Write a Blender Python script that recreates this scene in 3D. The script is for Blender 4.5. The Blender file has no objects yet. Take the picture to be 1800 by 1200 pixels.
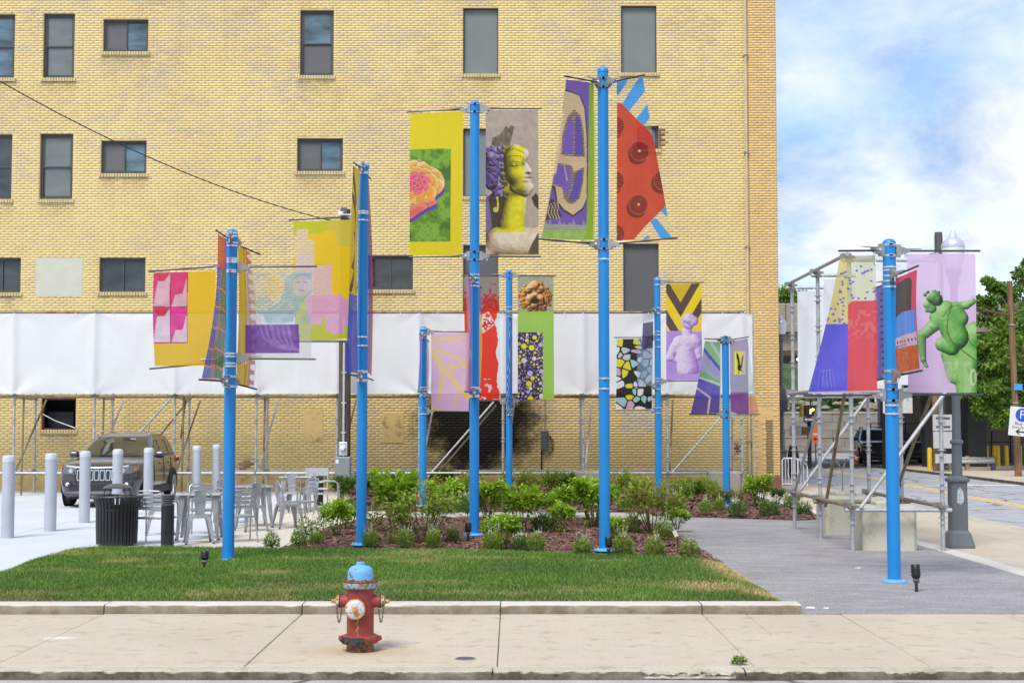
import bpy, math, random
import numpy as np
from mathutils import Vector, Matrix, Euler
random.seed(7); RNG = np.random.default_rng(11)
SC = bpy.context.scene
COL = SC.collection
R = math.radians

# ------------------------------------------------------------------ camera, light, exposure
CH = 1.90                 # eye height above the pavement
PITCH = math.atan(144/2500)
FOC = 2500.0              # focal length in pixels of an 1800 x 1200 frame (50 mm lens)
cam = bpy.data.cameras.new('camera'); cam.lens = 50; cam.sensor_width = 36; cam.clip_end = 3000; cam.clip_start = .05
camo = bpy.data.objects.new('camera', cam); COL.objects.link(camo)
camo.location = (0, 0, CH); camo.rotation_euler = (math.pi/2 + PITCH, 0, 0)
SC.camera = camo

SUN_EL, SUN_AZ = R(54), R(205)       # azimuth clockwise from +Y (north): behind the camera, a little to the left
sun = bpy.data.lights.new('sun', 'SUN'); sun.energy = 1.5; sun.angle = R(24); sun.color = (1, .955, .88)
suno = bpy.data.objects.new('sun', sun); COL.objects.link(suno)
sd = Vector((math.sin(SUN_AZ)*math.cos(SUN_EL), math.cos(SUN_AZ)*math.cos(SUN_EL), math.sin(SUN_EL)))
suno.rotation_euler = sd.to_track_quat('Z', 'Y').to_euler(); suno.location = sd*60

world = bpy.data.worlds.new('World'); SC.world = world; world.use_nodes = True
wt = world.node_tree; wt.nodes.clear()
def wn(t, **k):
    n = wt.nodes.new(t)
    for a, b in k.items(): setattr(n, a, b)
    return n
sky = wn('ShaderNodeTexSky', sky_type='NISHITA', sun_disc=False, sun_elevation=SUN_EL, sun_rotation=SUN_AZ, altitude=200, air_density=1.0, dust_density=1.2, ozone_density=1.5)
tc = wn('ShaderNodeTexCoord')
mp = wn('ShaderNodeMapping'); mp.inputs['Scale'].default_value = (1.9, 1.9, 3.3); mp.inputs['Location'].default_value = (5.3, 2.2, .7)
wt.links.new(tc.outputs['Generated'], mp.inputs['Vector'])
n1 = wn('ShaderNodeTexNoise'); n1.inputs['Scale'].default_value = 4.4; n1.inputs['Detail'].default_value = 9; n1.inputs['Roughness'].default_value = .56; n1.inputs['Distortion'].default_value = .35
wt.links.new(mp.outputs[0], n1.inputs['Vector'])
rp = wn('ShaderNodeValToRGB'); e = rp.color_ramp.elements
e[0].position = .40; e[0].color = (0, 0, 0, 1); e[1].position = .60; e[1].color = (1, 1, 1, 1)
wt.links.new(n1.outputs['Fac'], rp.inputs[0])
n2 = wn('ShaderNodeTexNoise'); n2.inputs['Scale'].default_value = 3.4; n2.inputs['Detail'].default_value = 8; n2.inputs['Roughness'].default_value = .60; n2.inputs['Distortion'].default_value = .15
wt.links.new(mp.outputs[0], n2.inputs['Vector'])
rp2 = wn('ShaderNodeValToRGB'); e = rp2.color_ramp.elements      # cloud tone, pale blue-grey to white
e[0].position = .40; e[0].color = (.36, .55, .93, 1); e[1].position = .60; e[1].color = (1.02, 1.05, 1.08, 1)
wt.links.new(n2.outputs['Fac'], rp2.inputs[0])
cs = wn('ShaderNodeVectorMath', operation='SCALE'); cs.inputs['Scale'].default_value = 3.9
wt.links.new(rp2.outputs[0], cs.inputs[0])
mx = wn('ShaderNodeMix', data_type='RGBA')
sm_ = wn('ShaderNodeMath', operation='MULTIPLY'); sm_.inputs[1].default_value = .45
sa_ = wn('ShaderNodeMath', operation='ADD'); sa_.inputs[1].default_value = .52
wt.links.new(rp.outputs[0], sm_.inputs[0]); wt.links.new(sm_.outputs[0], sa_.inputs[0])
wt.links.new(sa_.outputs[0], mx.inputs[0])
wt.links.new(sky.outputs[0], mx.inputs[6]); wt.links.new(cs.outputs[0], mx.inputs[7])
bg = wn('ShaderNodeBackground'); bg.inputs['Strength'].default_value = .10
wo = wn('ShaderNodeOutputWorld')
wt.links.new(mx.outputs[2], bg.inputs[0]); wt.links.new(bg.outputs[0], wo.inputs[0])

SC.view_settings.view_transform = 'Standard'; SC.view_settings.look = 'None'
SC.view_settings.gamma = 1; SC.view_settings.use_curve_mapping = False
SC.view_settings.exposure = 1.30
SC.render.engine = 'CYCLES'
SC.cycles.transparent_max_bounces = 24; SC.cycles.max_bounces = 8

def at(px, py, Y):                    # the point seen at a pixel of the photograph, at distance Y
    cx, cy = (px-900)/FOC, (600-py)/FOC
    dy = math.cos(PITCH)-math.sin(PITCH)*cy; dz = math.sin(PITCH)+math.cos(PITCH)*cy
    return Vector((cx/dy*Y, Y, CH+dz/dy*Y))
def g(px, py, z=0.0):                 # the ground point seen at a pixel
    cx, cy = (px-900)/FOC, (600-py)/FOC
    dy = math.cos(PITCH)-math.sin(PITCH)*cy; dz = math.sin(PITCH)+math.cos(PITCH)*cy
    t = (z-CH)/dz
    return Vector((cx*t, dy*t, z))
# ------------------------------------------------------------------ mesh helpers
def rotz(a): return Matrix.Rotation(a, 3, 'Z')
class MB:
    def __init__(s): s.v = []; s.f = []
    def add(s, vs, fs):
        o = len(s.v); s.v.extend([tuple(p) for p in vs]); s.f.extend([tuple(i+o for i in f) for f in fs]); return s
    def box(s, c, d, rz=0, rot=None):
        h = [x/2 for x in d]; M_ = rot if rot is not None else rotz(rz); c = Vector(c)
        vs = [c+M_@Vector((sx*h[0], sy*h[1], sz*h[2])) for sz in (-1, 1) for sy in (-1, 1) for sx in (-1, 1)]
        return s.add(vs, [(0, 2, 3, 1), (4, 5, 7, 6), (0, 1, 5, 4), (2, 6, 7, 3), (0, 4, 6, 2), (1, 3, 7, 5)])
    def bbox(s, c, d, b=.01, rz=0):    # a box with chamfered upright and top edges
        x, y, z = d[0]/2, d[1]/2, d[2]/2
        def ring(ix, zz):
            X, Y = x-ix, y-ix
            return [(X-b, -Y, zz), (X, -Y+b, zz), (X, Y-b, zz), (X-b, Y, zz), (-X+b, Y, zz), (-X, Y-b, zz), (-X, -Y+b, zz), (-X+b, -Y, zz)]
        return s.loft([[Vector(c)+rotz(rz)@Vector(p) for p in r] for r in (ring(0, -z), ring(0, z-b), ring(b*.7, z))])
    def loft(s, rings, closed=True, caps=True):
        n = len(rings[0]); vs = [p for r in rings for p in r]; fs = []
        m = n if closed else n-1
        for k in range(len(rings)-1):
            for i in range(m):
                j = (i+1) % n; fs.append((k*n+i, k*n+j, (k+1)*n+j, (k+1)*n+i))
        if caps and closed:
            fs.append(tuple(range(n-1, -1, -1))); fs.append(tuple((len(rings)-1)*n+i for i in range(n)))
        return s.add(vs, fs)
    def path(s, pts, r, n=8, caps=True):
        pts = [Vector(p) for p in pts]; rr = r if isinstance(r, (list, tuple)) else [r]*len(pts)
        rings = []; up = None
        for i, p in enumerate(pts):
            t = (pts[min(i+1, len(pts)-1)]-pts[max(i-1, 0)])
            if t.length < 1e-9: t = Vector((0, 0, 1))
            t.normalize()
            if up is None: up = Vector((0, 0, 1)) if abs(t.z) < .9 else Vector((1, 0, 0))
            a = t.cross(up)
            if a.length < 1e-6: a = t.orthogonal()
            a.normalize(); b = a.cross(t).normalized(); up = b
            rings.append([p+rr[i]*(math.cos(2*math.pi*k/n)*a+math.sin(2*math.pi*k/n)*b) for k in range(n)])
        return s.loft(rings, True, caps)
    def tube(s, p0, p1, r, n=10, r1=None): return s.path([p0, p1], [r, r if r1 is None else r1], n)
    def lathe(s, prof, n=24, c=(0, 0, 0), M_=None, caps=True):
        c = Vector(c); rings = []
        for r, z in prof:
            ring = [Vector((r*math.cos(2*math.pi*k/n), r*math.sin(2*math.pi*k/n), z)) for k in range(n)]
            rings.append([c+(M_@p if M_ is not None else p) for p in ring])
        return s.loft(rings, True, caps)
    def prism(s, poly, z0, z1):
        n = len(poly)
        area = sum(poly[i][0]*poly[(i+1) % n][1]-poly[(i+1) % n][0]*poly[i][1] for i in range(n))
        if area < 0: poly = poly[::-1]
        return s.loft([[Vector((p[0], p[1], z0)) for p in poly], [Vector((p[0], p[1], z1)) for p in poly]])
    def plate(s, poly, nrm, th):       # a flat 3-D outline given thickness along nrm
        nrm = Vector(nrm).normalized()*th
        return s.loft([[Vector(p) for p in poly], [Vector(p)+nrm for p in poly]])
    def quad(s, a, b, c, d): return s.add([a, b, c, d], [(0, 1, 2, 3)])
    def xf(s, M_, o=(0, 0, 0)):
        o = Vector(o); s.v = [tuple(M_@Vector(p)+o) for p in s.v]; return s

def origin(o):
    v = Vector((0, 0, 0))
    while o is not None: v = v+o.location; o = o.parent
    return v
def finish(name, me, mat, parent=None, smooth=True, ang=38):
    if mat is not None: me.materials.append(mat)
    if smooth and len(me.polygons):
        me.polygons.foreach_set('use_smooth', [True]*len(me.polygons)); me.set_sharp_from_angle(angle=R(ang))
    o = bpy.data.objects.new(name, me); COL.objects.link(o)
    if parent is not None: o.parent = parent
    return o
def build(name, mb, mat, parent=None, local=False, smooth=True, ang=38, fix=True):
    vs = mb.v
    if parent is not None and not local:
        q = origin(parent); vs = [(p[0]-q.x, p[1]-q.y, p[2]-q.z) for p in vs]
    me = bpy.data.meshes.new(name); me.from_pydata(vs, [], mb.f)
    if fix:
        import bmesh
        b = bmesh.new(); b.from_mesh(me); bmesh.ops.recalc_face_normals(b, faces=b.faces); b.to_mesh(me); b.free()
    me.update()
    return finish(name, me, mat, parent, smooth, ang)
def np_mesh(name, V, F, mat, parent=None, cols=None, attr='tint', smooth=False, extra=None):
    me = bpy.data.meshes.new(name); V = np.ascontiguousarray(V, dtype=np.float32); F = np.ascontiguousarray(F, dtype=np.int32)
    k = F.shape[1]
    me.vertices.add(len(V)); me.vertices.foreach_set('co', V.ravel())
    me.loops.add(F.size); me.loops.foreach_set('vertex_index', F.ravel())
    me.polygons.add(len(F)); me.polygons.foreach_set('loop_start', np.arange(0, F.size, k, dtype=np.int32))
    me.update(calc_edges=True)
    if cols is not None:
        a = me.attributes.new(attr, 'FLOAT_COLOR', 'POINT')
        c4 = np.ones((len(V), 4), np.float32); c4[:, :cols.shape[1]] = cols; a.data.foreach_set('color', c4.ravel())
    if smooth: me.polygons.foreach_set('use_smooth', [True]*len(F))
    me.validate(); me.update()
    if mat is not None: me.materials.append(mat)
    o = bpy.data.objects.new(name, me); COL.objects.link(o)
    if parent is not None: o.parent = parent
    return o
def tag(o, label=None, cat=None, group=None, kind=None):
    if label: o['label'] = label
    if cat: o['category'] = cat
    if group: o['group'] = group
    if kind: o['kind'] = kind
    return o
def thing(name, label, cat, loc=(0, 0, 0), rz=0, group=None):
    o = bpy.data.objects.new(name, None); COL.objects.link(o); o.empty_display_size = .2
    o.location = loc; o.rotation_euler = (0, 0, rz)
    return tag(o, label, cat, group)
def dup(root, loc, rz=0, label=None, group=None, sc=None, cat=None):
    r = root.copy(); COL.objects.link(r); r.location = loc; r.rotation_euler = (0, 0, rz)
    if sc: r.scale = (sc, sc, sc) if not isinstance(sc, tuple) else sc
    tag(r, label, cat, group)
    for ch in list(root.children):
        c = ch.copy(); COL.objects.link(c); c.parent = r
        for k in list(ch.children):
            d = k.copy(); COL.objects.link(d); d.parent = c
    return r
def struct(o): o['kind'] = 'structure'; return o
def ordinal(i): return ['first', 'second', 'third', 'fourth', 'fifth', 'sixth', 'seventh', 'eighth', 'ninth', 'tenth', 'eleventh', 'twelfth', 'thirteenth', 'fourteenth', 'fifteenth', 'sixteenth', 'seventeenth', 'eighteenth', 'nineteenth', 'twentieth'][i]

# ------------------------------------------------------------------ materials
def s2l(c):
    c = np.asarray(c, float)/255.; return np.where(c <= .04045, c/12.92, ((c+.055)/1.055)**2.4)
def mat_new(name):
    m = bpy.data.materials.new(name); m.use_nodes = True; t = m.node_tree; t.nodes.clear(); return m, t
class G:
    def __init__(s, name): s.m, s.t = mat_new(name); s.out = s.n('ShaderNodeOutputMaterial')
    def n(s, typ, ins=None, **k):
        n = s.t.nodes.new(typ)
        for a, b in k.items(): setattr(n, a, b)
        for a, b in (ins or {}).items():
            if isinstance(b, bpy.types.NodeSocket): s.t.links.new(b, n.inputs[a])
            else: n.inputs[a].default_value = b
        return n
    def obj(s): return s.n('ShaderNodeTexCoord').outputs['Object']
    def noise(s, vec, scale, detail=4, rough=.55, dist=0): return s.n('ShaderNodeTexNoise', {'Vector': vec, 'Scale': scale, 'Detail': detail, 'Roughness': rough, 'Distortion': dist}).outputs['Fac']
    def ramp(s, fac, stops):
        r = s.n('ShaderNodeValToRGB', {0: fac}); el = r.color_ramp.elements
        while len(el) < len(stops): el.new(.5)
        for e_, (p, c) in zip(el, stops):
            e_.position = p; e_.color = (c, c, c, 1) if isinstance(c, (int, float)) else tuple(c)+(1,)
        return r.outputs[0]
    def mix(s, fac, a, b, mode='MIX'):
        m = s.n('ShaderNodeMix', data_type='RGBA', blend_type=mode)
        for i, v in ((0, fac), (6, a), (7, b)):
            if isinstance(v, bpy.types.NodeSocket): s.t.links.new(v, m.inputs[i])
            else: m.inputs[i].default_value = v if i == 0 else tuple(v)+(1,)
        return m.outputs[2]
    def math(s, op, a, b=0.0, clamp=False):
        m = s.n('ShaderNodeMath', operation=op, use_clamp=clamp)
        for i, v in ((0, a), (1, b)):
            if isinstance(v, bpy.types.NodeSocket): s.t.links.new(v, m.inputs[i])
            else: m.inputs[i].default_value = v
        return m.outputs[0]
    def bump(s, h, strength=.3, dist=.01): return s.n('ShaderNodeBump', {'Height': h, 'Strength': strength, 'Distance': dist}).outputs[0]
    def pbr(s, col, rough=.6, metal=0, bump=None, spec=.5, **k):
        ins = {'Base Color': col if isinstance(col, bpy.types.NodeSocket) else tuple(col)+(1,), 'Roughness': rough, 'Metallic': metal, 'Specular IOR Level': spec}
        if bump is not None: ins['Normal'] = bump
        ins.update(k)
        return s.n('ShaderNodeBsdfPrincipled', ins).outputs[0]
    def done(s, sh): s.t.links.new(sh, s.out.inputs[0]); return s.m
def mcol(name, col, rough=.6, metal=0, var=.12, scale=6, bump=.0, bscale=80, spec=.5, dirt=None, **k):
    a = G(name); v = a.obj()
    n_ = a.noise(v, scale, 5, .6)
    col = np.asarray(col, float)
    c = a.mix(a.ramp(n_, [(.3, 0), (.7, 1)]), tuple(np.clip(col*(1-var), 0, 1)), tuple(np.clip(col*(1+var), 0, 1)))
    if dirt is not None:               # (colour, amount threshold, scale)
        d = a.noise(v, dirt[2], 7, .65, .3); c = a.mix(a.ramp(d, [(dirt[1], 0), (dirt[1]+.08, 1)]), c, dirt[0])
    b = a.bump(a.noise(v, bscale, 4), bump, .01) if bump else None
    r_ = a.math('ADD', a.math('MULTIPLY', n_, .2), rough-.1)
    return a.done(a.pbr(c, r_, metal, b, spec, **k))

def concrete(name, c0, c1, stain=(.2, .17, .12), st=.62, speck=.12, bump=.25, rust=None, face=None, extra=None):
    a = G(name); v = a.obj() if not face else a.obj()
    big = a.noise(v, .55, 6, .6, .4); fine = a.noise(v, 45, 3, .7); mid = a.noise(v, 5, 6, .65)
    c = a.mix(a.ramp(big, [(.3, 0), (.7, 1)]), c0, c1)
    c = a.mix(a.math('MULTIPLY', a.ramp(mid, [(st, 0), (st+.16, 1)]), .55), c, stain)
    c = a.mix(a.math('MULTIPLY', a.ramp(fine, [(.34, 1), (.46, 0)]), speck*2.2), c, tuple(np.array(c0)*.45))
    c = a.mix(a.math('MULTIPLY', a.ramp(fine, [(.56, 0), (.7, 1)]), speck*2), c, tuple(np.clip(np.array(c1)*1.25, 0, .9)))
    if rust is not None:               # a rust stain that bled out on to the slab round an iron foot
        vm = a.n('ShaderNodeVectorMath', {0: v, 1: rust}, operation='SUBTRACT').outputs[0]
        vs = a.n('ShaderNodeVectorMath', {0: vm, 1: (.8, 1.5, 1)}, operation='MULTIPLY').outputs[0]
        ln = a.n('ShaderNodeVectorMath', {0: vs}, operation='LENGTH').outputs['Value']
        d = a.math('ADD', ln, a.math('MULTIPLY', a.math('SUBTRACT', mid, .5), .5))
        c = a.mix(a.math('MULTIPLY', a.ramp(d, [(.1, 1), (.55, 0)]), .42), c, (.42, .22, .05))
    if face is not None:               # upright faces turn darker than the tops, in mottles
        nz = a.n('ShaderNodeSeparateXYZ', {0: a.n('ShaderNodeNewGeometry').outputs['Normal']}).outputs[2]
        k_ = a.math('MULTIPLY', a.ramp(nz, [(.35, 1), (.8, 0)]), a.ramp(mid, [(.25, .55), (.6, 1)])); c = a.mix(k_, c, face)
    if extra is not None:              # a whitish spill dried on the slab
        d = a.n('ShaderNodeVectorMath', {0: a.n('ShaderNodeVectorMath', {0: a.n('ShaderNodeVectorMath', {0: v, 1: extra}, operation='SUBTRACT').outputs[0], 1: (3.2, 6, 1)}, operation='MULTIPLY').outputs[0]}, operation='LENGTH').outputs['Value']
        c = a.mix(a.math('MULTIPLY', a.ramp(a.math('ADD', d, a.math('MULTIPLY', mid, .6)), [(.5, 1), (.95, 0)]), .6), c, (.72, .70, .66))
    b = a.bump(a.math('ADD', a.math('MULTIPLY', fine, .6), mid), bump, .006)
    return a.done(a.pbr(c, .88, 0, b, .25))

HYD = g(633, 1143)
M_side = concrete('sidewalk_concrete', (.46, .39, .30), (.53, .455, .36), (.27, .21, .14), .54, .13, .3, rust=tuple(HYD), extra=tuple(g(100, 1121)))
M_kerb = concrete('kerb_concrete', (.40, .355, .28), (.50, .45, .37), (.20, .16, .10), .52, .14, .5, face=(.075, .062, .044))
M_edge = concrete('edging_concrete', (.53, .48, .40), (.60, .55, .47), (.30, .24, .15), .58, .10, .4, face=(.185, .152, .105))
M_plaza = concrete('plaza_concrete', (.50, .53, .57), (.57, .60, .635), (.5, .5, .5), .64, .05, .15)  # bluish cast of the reflected light put into the concrete colour
M_patio = concrete('patio_concrete', (.52, .475, .40), (.60, .55, .475), (.45, .4, .32), .64, .06, .15)
M_block = concrete('ballast_concrete', (.42, .40, .32), (.53, .51, .43), (.25, .24, .13), .53, .12, .5)
M_old = concrete('old_concrete', (.30, .27, .23), (.39, .355, .31), (.15, .13, .10), .54, .12, .5)
M_bridge = concrete('bridge_concrete', (.36, .32, .25), (.44, .40, .33), (.18, .15, .12), .55, .06, .3)
M_strip = concrete('strip_concrete', (.52, .49, .43), (.60, .57, .52), (.4, .36, .3), .62, .08, .2)
def asphalt(name, c0, c1, lines=False, speck=.5):
    a = G(name); v = a.obj()
    f = a.noise(v, 42, 4, .8); big = a.noise(v, .7, 6, .6, .5); mid = a.noise(v, 8, 6, .7)
    st = a.n('ShaderNodeMapping', {'Vector': v, 'Scale': (.8, 2.0, 1)}).outputs[0]
    streak = a.noise(st, 2.2, 6, .68)
    c = a.mix(a.ramp(big, [(.3, 0), (.72, 1)]), c0, c1)
    c = a.mix(a.math('MULTIPLY', a.ramp(streak, [(.44, 0), (.62, 1)]), .42), c, tuple(np.array(c1)*1.35))
    c = a.mix(a.math('MULTIPLY', a.ramp(f, [(.35, 1), (.5, 0)]), speck), c, tuple(np.array(c0)*.35))
    c = a.mix(a.math('MULTIPLY', a.ramp(f, [(.58, 0), (.7, 1)]), speck*.9), c, tuple(np.array(c1)*1.9))
    c = a.mix(a.math('MULTIPLY', a.ramp(mid, [(.6, 0), (.72, 1)]), .22), c, tuple(np.array(c1)*1.6))
    if lines:
        vo = a.n('ShaderNodeTexVoronoi', {'Vector': a.n('ShaderNodeVectorMath', {0: v, 1: a.n('ShaderNodeTexNoise', {'Vector': v, 'Scale': 1.2, 'Detail': 6}).outputs['Color']}, operation='ADD').outputs[0], 'Scale': .33}, feature='DISTANCE_TO_EDGE').outputs['Distance']
        c = a.mix(a.ramp(vo, [(.006, .85), (.016, 0)]), c, (.06, .06, .07))
    b = a.bump(a.math('ADD', f, a.math('MULTIPLY', mid, .7)), .55, .008)
    return a.done(a.pbr(c, .9, 0, b, .25))
M_pad = asphalt('pad_gravel_asphalt', (.24, .226, .23), (.32, .305, .308), False, .8)
M_street = asphalt('street_asphalt', (.30, .305, .32), (.40, .40, .415), True, .4)
M_road = asphalt('road_asphalt', (.30, .30, .315), (.38, .38, .395), True, .25)
M_ground = mcol('ground_earth', (.16, .14, .10), .95, 0, .25, .5)
M_yellowline = mcol('road_paint_yellow', (.74, .50, .13), .7, 0, .1, 3, dirt=((.4, .38, .33), .58, 14))
M_whitepaint = mcol('white_line_paint', (.75, .75, .74), .7, 0, .08, 3)
def galv(name, col=(.50, .51, .53), rough=.42, metal=.85, dirt=((.22, .12, .06), .66, 16)): return mcol(name, col, rough, metal, .18, 9, .1, 50, dirt=dirt)
M_galv = galv('galvanised_steel', (.58, .59, .60), .45, .6)
M_galvd = galv('weathered_steel', (.30, .27, .21), .6, .4, ((.26, .11, .05), .54, 7))
M_clamp = galv('bracket_steel', (.36, .35, .33), .45, .7)
M_rod = mcol('dark_rod', (.055, .055, .06), .4, .3)
M_band = galv('stainless_band', (.72, .73, .75), .28, .9, None)
M_alu = galv('brushed_aluminium', (.40, .41, .43), .38, .7, None)
M_chair = galv('painted_silver_metal', (.33, .34, .36), .42, .45, None)
M_blue = mcol('blue_enamel', (.006, .21, .56), .36, 0, .05, 2, dirt=None, spec=.5)
M_blueflange = mcol('light_blue_enamel', (.11, .38, .78), .5, 0, .06, 3)
M_bollard = mcol('silver_grey_paint', (.44, .46, .51), .42, .25, .07, 3, dirt=((.33, .34, .38), .64, 12))
M_black = mcol('black_paint', (.010, .010, .011), .42, 0, .2, 5)
M_blackm = mcol('black_matt', (.02, .02, .021), .7, 0, .2, 5)
M_dkgrey = mcol('dark_grey_paint', (.085, .09, .098), .5, 0, .1, 3)
M_lampgrey = mcol('lamp_post_grey', (.115, .13, .145), .5, .1, .08, 3, dirt=((.2, .2, .2), .68, 20))
M_wood = None
def wood(name, c0, c1):
    a = G(name); v = a.n('ShaderNodeMapping', {'Vector': a.obj(), 'Scale': (14, 14, .5)}).outputs[0]
    f = a.noise(v, 2.2, 6, .65, .5)
    c = a.mix(a.ramp(f, [(.34, 0), (.66, 1)]), c0, c1)
    return a.done(a.pbr(c, .85, 0, a.bump(f, .5, .02), .2))
M_wood = wood('weathered_pole_wood', (.10, .055, .03), (.33, .21, .12))
M_white = mcol('white_paint', (.66, .67, .68), .5, 0, .04, 4)
M_yel = mcol('yellow_bollard_paint', (.72, .46, .02), .5, 0, .08, 4)
M_orange = mcol('orange_sign', (.80, .16, .03), .5, 0, .06, 4)
M_lenswhite = mcol('frosted_globe', (.72, .73, .74), .25, 0, .05, 4)
def leafmat(name, gain=1.0, trans=.35):
    a = G(name); at_ = a.n('ShaderNodeAttribute', attribute_name='tint').outputs['Color']
    d = a.pbr(at_, .55, 0, None, .35)
    t = a.n('ShaderNodeBsdfTranslucent', {'Color': a.mix(1.0, at_, (1.2, 1.25, .55), 'MULTIPLY')}).outputs[0]
    return a.done(a.n('ShaderNodeMixShader', {0: trans, 1: d, 2: t}).outputs[0])
M_leaf = leafmat('leaf')
M_stem = mcol('stem_bark', (.13, .085, .05), .9, 0, .25, 20)
M_bark = mcol('tree_bark', (.10, .08, .06), .95, 0, .3, 6, .8, 20)
def vcol(name, rough=.85, spec=.3, bumpk=.0):
    a = G(name); at_ = a.n('ShaderNodeAttribute', attribute_name='tint').outputs['Color']; v = a.obj()
    c = a.mix(a.noise(v, 30, 4, .7), a.mix(1.0, at_, (.8, .8, .8), 'MULTIPLY'), a.mix(1.0, at_, (1.18, 1.18, 1.18), 'MULTIPLY'))
    return a.done(a.pbr(c, rough, 0, a.bump(a.noise(v, 60, 4), bumpk, .004) if bumpk else None, spec))
M_vcol = vcol('tinted_bits')
# ------------------------------------------------------------------ ground, pavements, roads
def sheet(name, poly, z0, z1, mat, parent=None):
    return build(name, MB().prism([(p[0], p[1]) for p in poly], z0, z1), mat, parent, smooth=False)
YF, YK, YE, YE2 = 11.10, 11.28, 14.35, 14.63    # kerb front, kerb back, lawn edging front and back
SX = 9.25                                        # kerb line of the side street
struct(sheet('ground', [(-400, -200), (400, -200), (400, 900), (-400, 900)], -1.2, -.30, M_ground))
struct(sheet('street', [(-90, -30), (90, -30), (90, YF-.004), (-90, YF-.004)], -.28, -.072, M_street))
struct(sheet('side_street', [(SX+.16, YF), (16.6, YF), (16.6, 60), (16.6, 150), (SX+.16, 150)], -.28, -.076, M_road))
walk = struct(sheet('sidewalk', [(-40, YK), (SX, YK), (SX, YE+.2), (-40, YE+.2)], -.26, -.03, M_old))
xs = [-24.0, -22.0, -20.0, -18, -16, -14, -12.05, -10.05, -8.06, -6.07, -4.08, -2.10, -.115, 1.90, 3.28, 5.0, 6.75, SX]
rs = random.Random(3)
def slab(x0, x1, y0, y1, mat, parent, top=0.0, name='paving_slab', gap=.0032, gy=.008, b=.008):
    d = rs.uniform(-.0025, .0025)
    o = build(name, MB().bbox(((x0+x1)/2, (y0+y1)/2, (top-.05+top+d)/2), (x1-x0-gap*2, y1-y0-gy*2, .05+d), b), mat, parent, smooth=False)
    return o
for a, b in zip(xs[:-1], xs[1:]):
    if b <= 1.95: slab(a, b, YK, YE, M_side, walk)
    else:
        slab(a, b, YK, 12.94, M_side, walk)
        if abs(a-1.9) < .01: slab(a, 2.34, 12.94, YE, M_side, walk); slab(2.34, b, 12.94, YE, M_side, walk)
        else: slab(a, b, 12.94, YE, M_side, walk)
# kerb stones with worn, chipped arrises
kerb = struct(sheet('kerb', [(-40, YF+.02), (SX, YF+.02), (SX, YK), (-40, YK)], -.27, -.05, M_old))
def rough_block(name, x0, x1, y0, y1, z0, z1, mat, parent, amp=.006, nx=40, chips=()):
    prof = [(y0, z0), (y0-.002, (z0+z1)/2), (y0, z1-.022), (y0+.008, z1-.007), (y0+.024, z1), ((y0+y1)/2, z1), (y1, z1), (y1, z0)]
    rings = []; q = random.Random(int(x0*100)+5)
    for i in range(nx+1):
        x = x0+(x1-x0)*i/nx; ring = []
        for k, (y, z) in enumerate(prof):
            e_ = amp if 1 <= k <= 4 else amp*.25
            dy = q.uniform(0, e_); dz = -q.uniform(0, e_*.7) if k >= 2 else 0
            for c0, c1, dep in chips:
                if c0 < x < c1 and 2 <= k <= 5: dz -= dep*q.uniform(.4, 1); dy += dep*q.uniform(.3, .9)
            ring.append((x, y+dy, z+dz))
        rings.append(ring)
    return build(name, MB().loft(rings), mat, parent, ang=30)
kx = [-24, -20, -16, -12.1, -8.3, -4.1, -.15, 1.80, 5.4, SX]
for a, b in zip(kx[:-1], kx[1:]):
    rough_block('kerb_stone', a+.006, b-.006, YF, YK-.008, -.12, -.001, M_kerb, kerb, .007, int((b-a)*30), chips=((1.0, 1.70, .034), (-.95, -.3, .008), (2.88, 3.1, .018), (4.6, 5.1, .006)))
# lawn edging wall
edging = struct(sheet('lawn_edging', [(-40, YE+.03), (2.86, YE+.03), (2.86, YE2-.03), (-40, YE2-.03)], -.2, .02, M_old))
ex = [-40+1.73*i for i in range(0, 0)]
exs = [-15.3, -13.3, -11.3, -9.31, -7.55, -5.82, -4.08, -2.10, -.115, 1.90, 2.90]
for a, b in zip(exs[:-1], exs[1:]):
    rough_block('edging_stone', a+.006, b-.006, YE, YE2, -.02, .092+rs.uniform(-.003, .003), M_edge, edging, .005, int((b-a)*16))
# plaza, patio, gravelled pad, path, strip and side pavement
struct(sheet('parking_plaza', [(-40, YE2), (SX-2.6, YE2), (SX-2.6, 60), (-40, 60)], -.24, -.012, M_plaza))
q = struct(sheet('plaza_paving', [(-40, YE2), (-6.2, YE2), (-6.2, 40), (-40, 40)], -.2, -.03, M_old))
for i in range(9):
    for j in range(6): slab(-5.15-(i+1)*3.4, -5.15-i*3.4, 14.66+j*4.3, 14.66+(j+1)*4.3, M_plaza, q, .0, 'plaza_slab', .005)
q = struct(sheet('patio', [(-5.1, 15.3), (-2.0, 15.3), (-2.0, 40.1), (-5.1, 40.1)], -.2, -.008, M_old))
for j in range(9):
    for i in range(2): slab(-5.14+i*1.6, -5.14+(i+1)*1.6, 15.5+j*2.7, 15.5+(j+1)*2.7, M_patio, q, .004, 'patio_slab', .005)
struct(sheet('garden_path', [(-2.1, 28.2), (2.9, 28.2), (2.9, 30.6), (-2.1, 30.6)], -.2, .010, concrete('path_concrete', (.36, .34, .31), (.44, .42, .39))))
padp = [(2.84, YE), (6.35, YE), (6.35, 28.4), (5.6, 28.0), (2.9, 29.4), (2.6, 30.4), (2.4, 28.6), (2.84, 24)]
struct(sheet('gravel_pad', padp, -.2, .004, M_pad))
strip = struct(sheet('edging_strip', [(6.37, YE), (6.63, YE), (6.63, 33), (6.37, 33)], -.2, -.02, M_old))
for j in range(10): slab(6.36, 6.64, YE+j*1.85, YE+(j+1)*1.85, M_strip, strip, .012, 'strip_stone', .004)
sw = struct(sheet('side_pavement', [(6.64, YE), (SX, YE), (SX, 150), (6.64, 150)], -.2, -.03, M_old))
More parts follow.
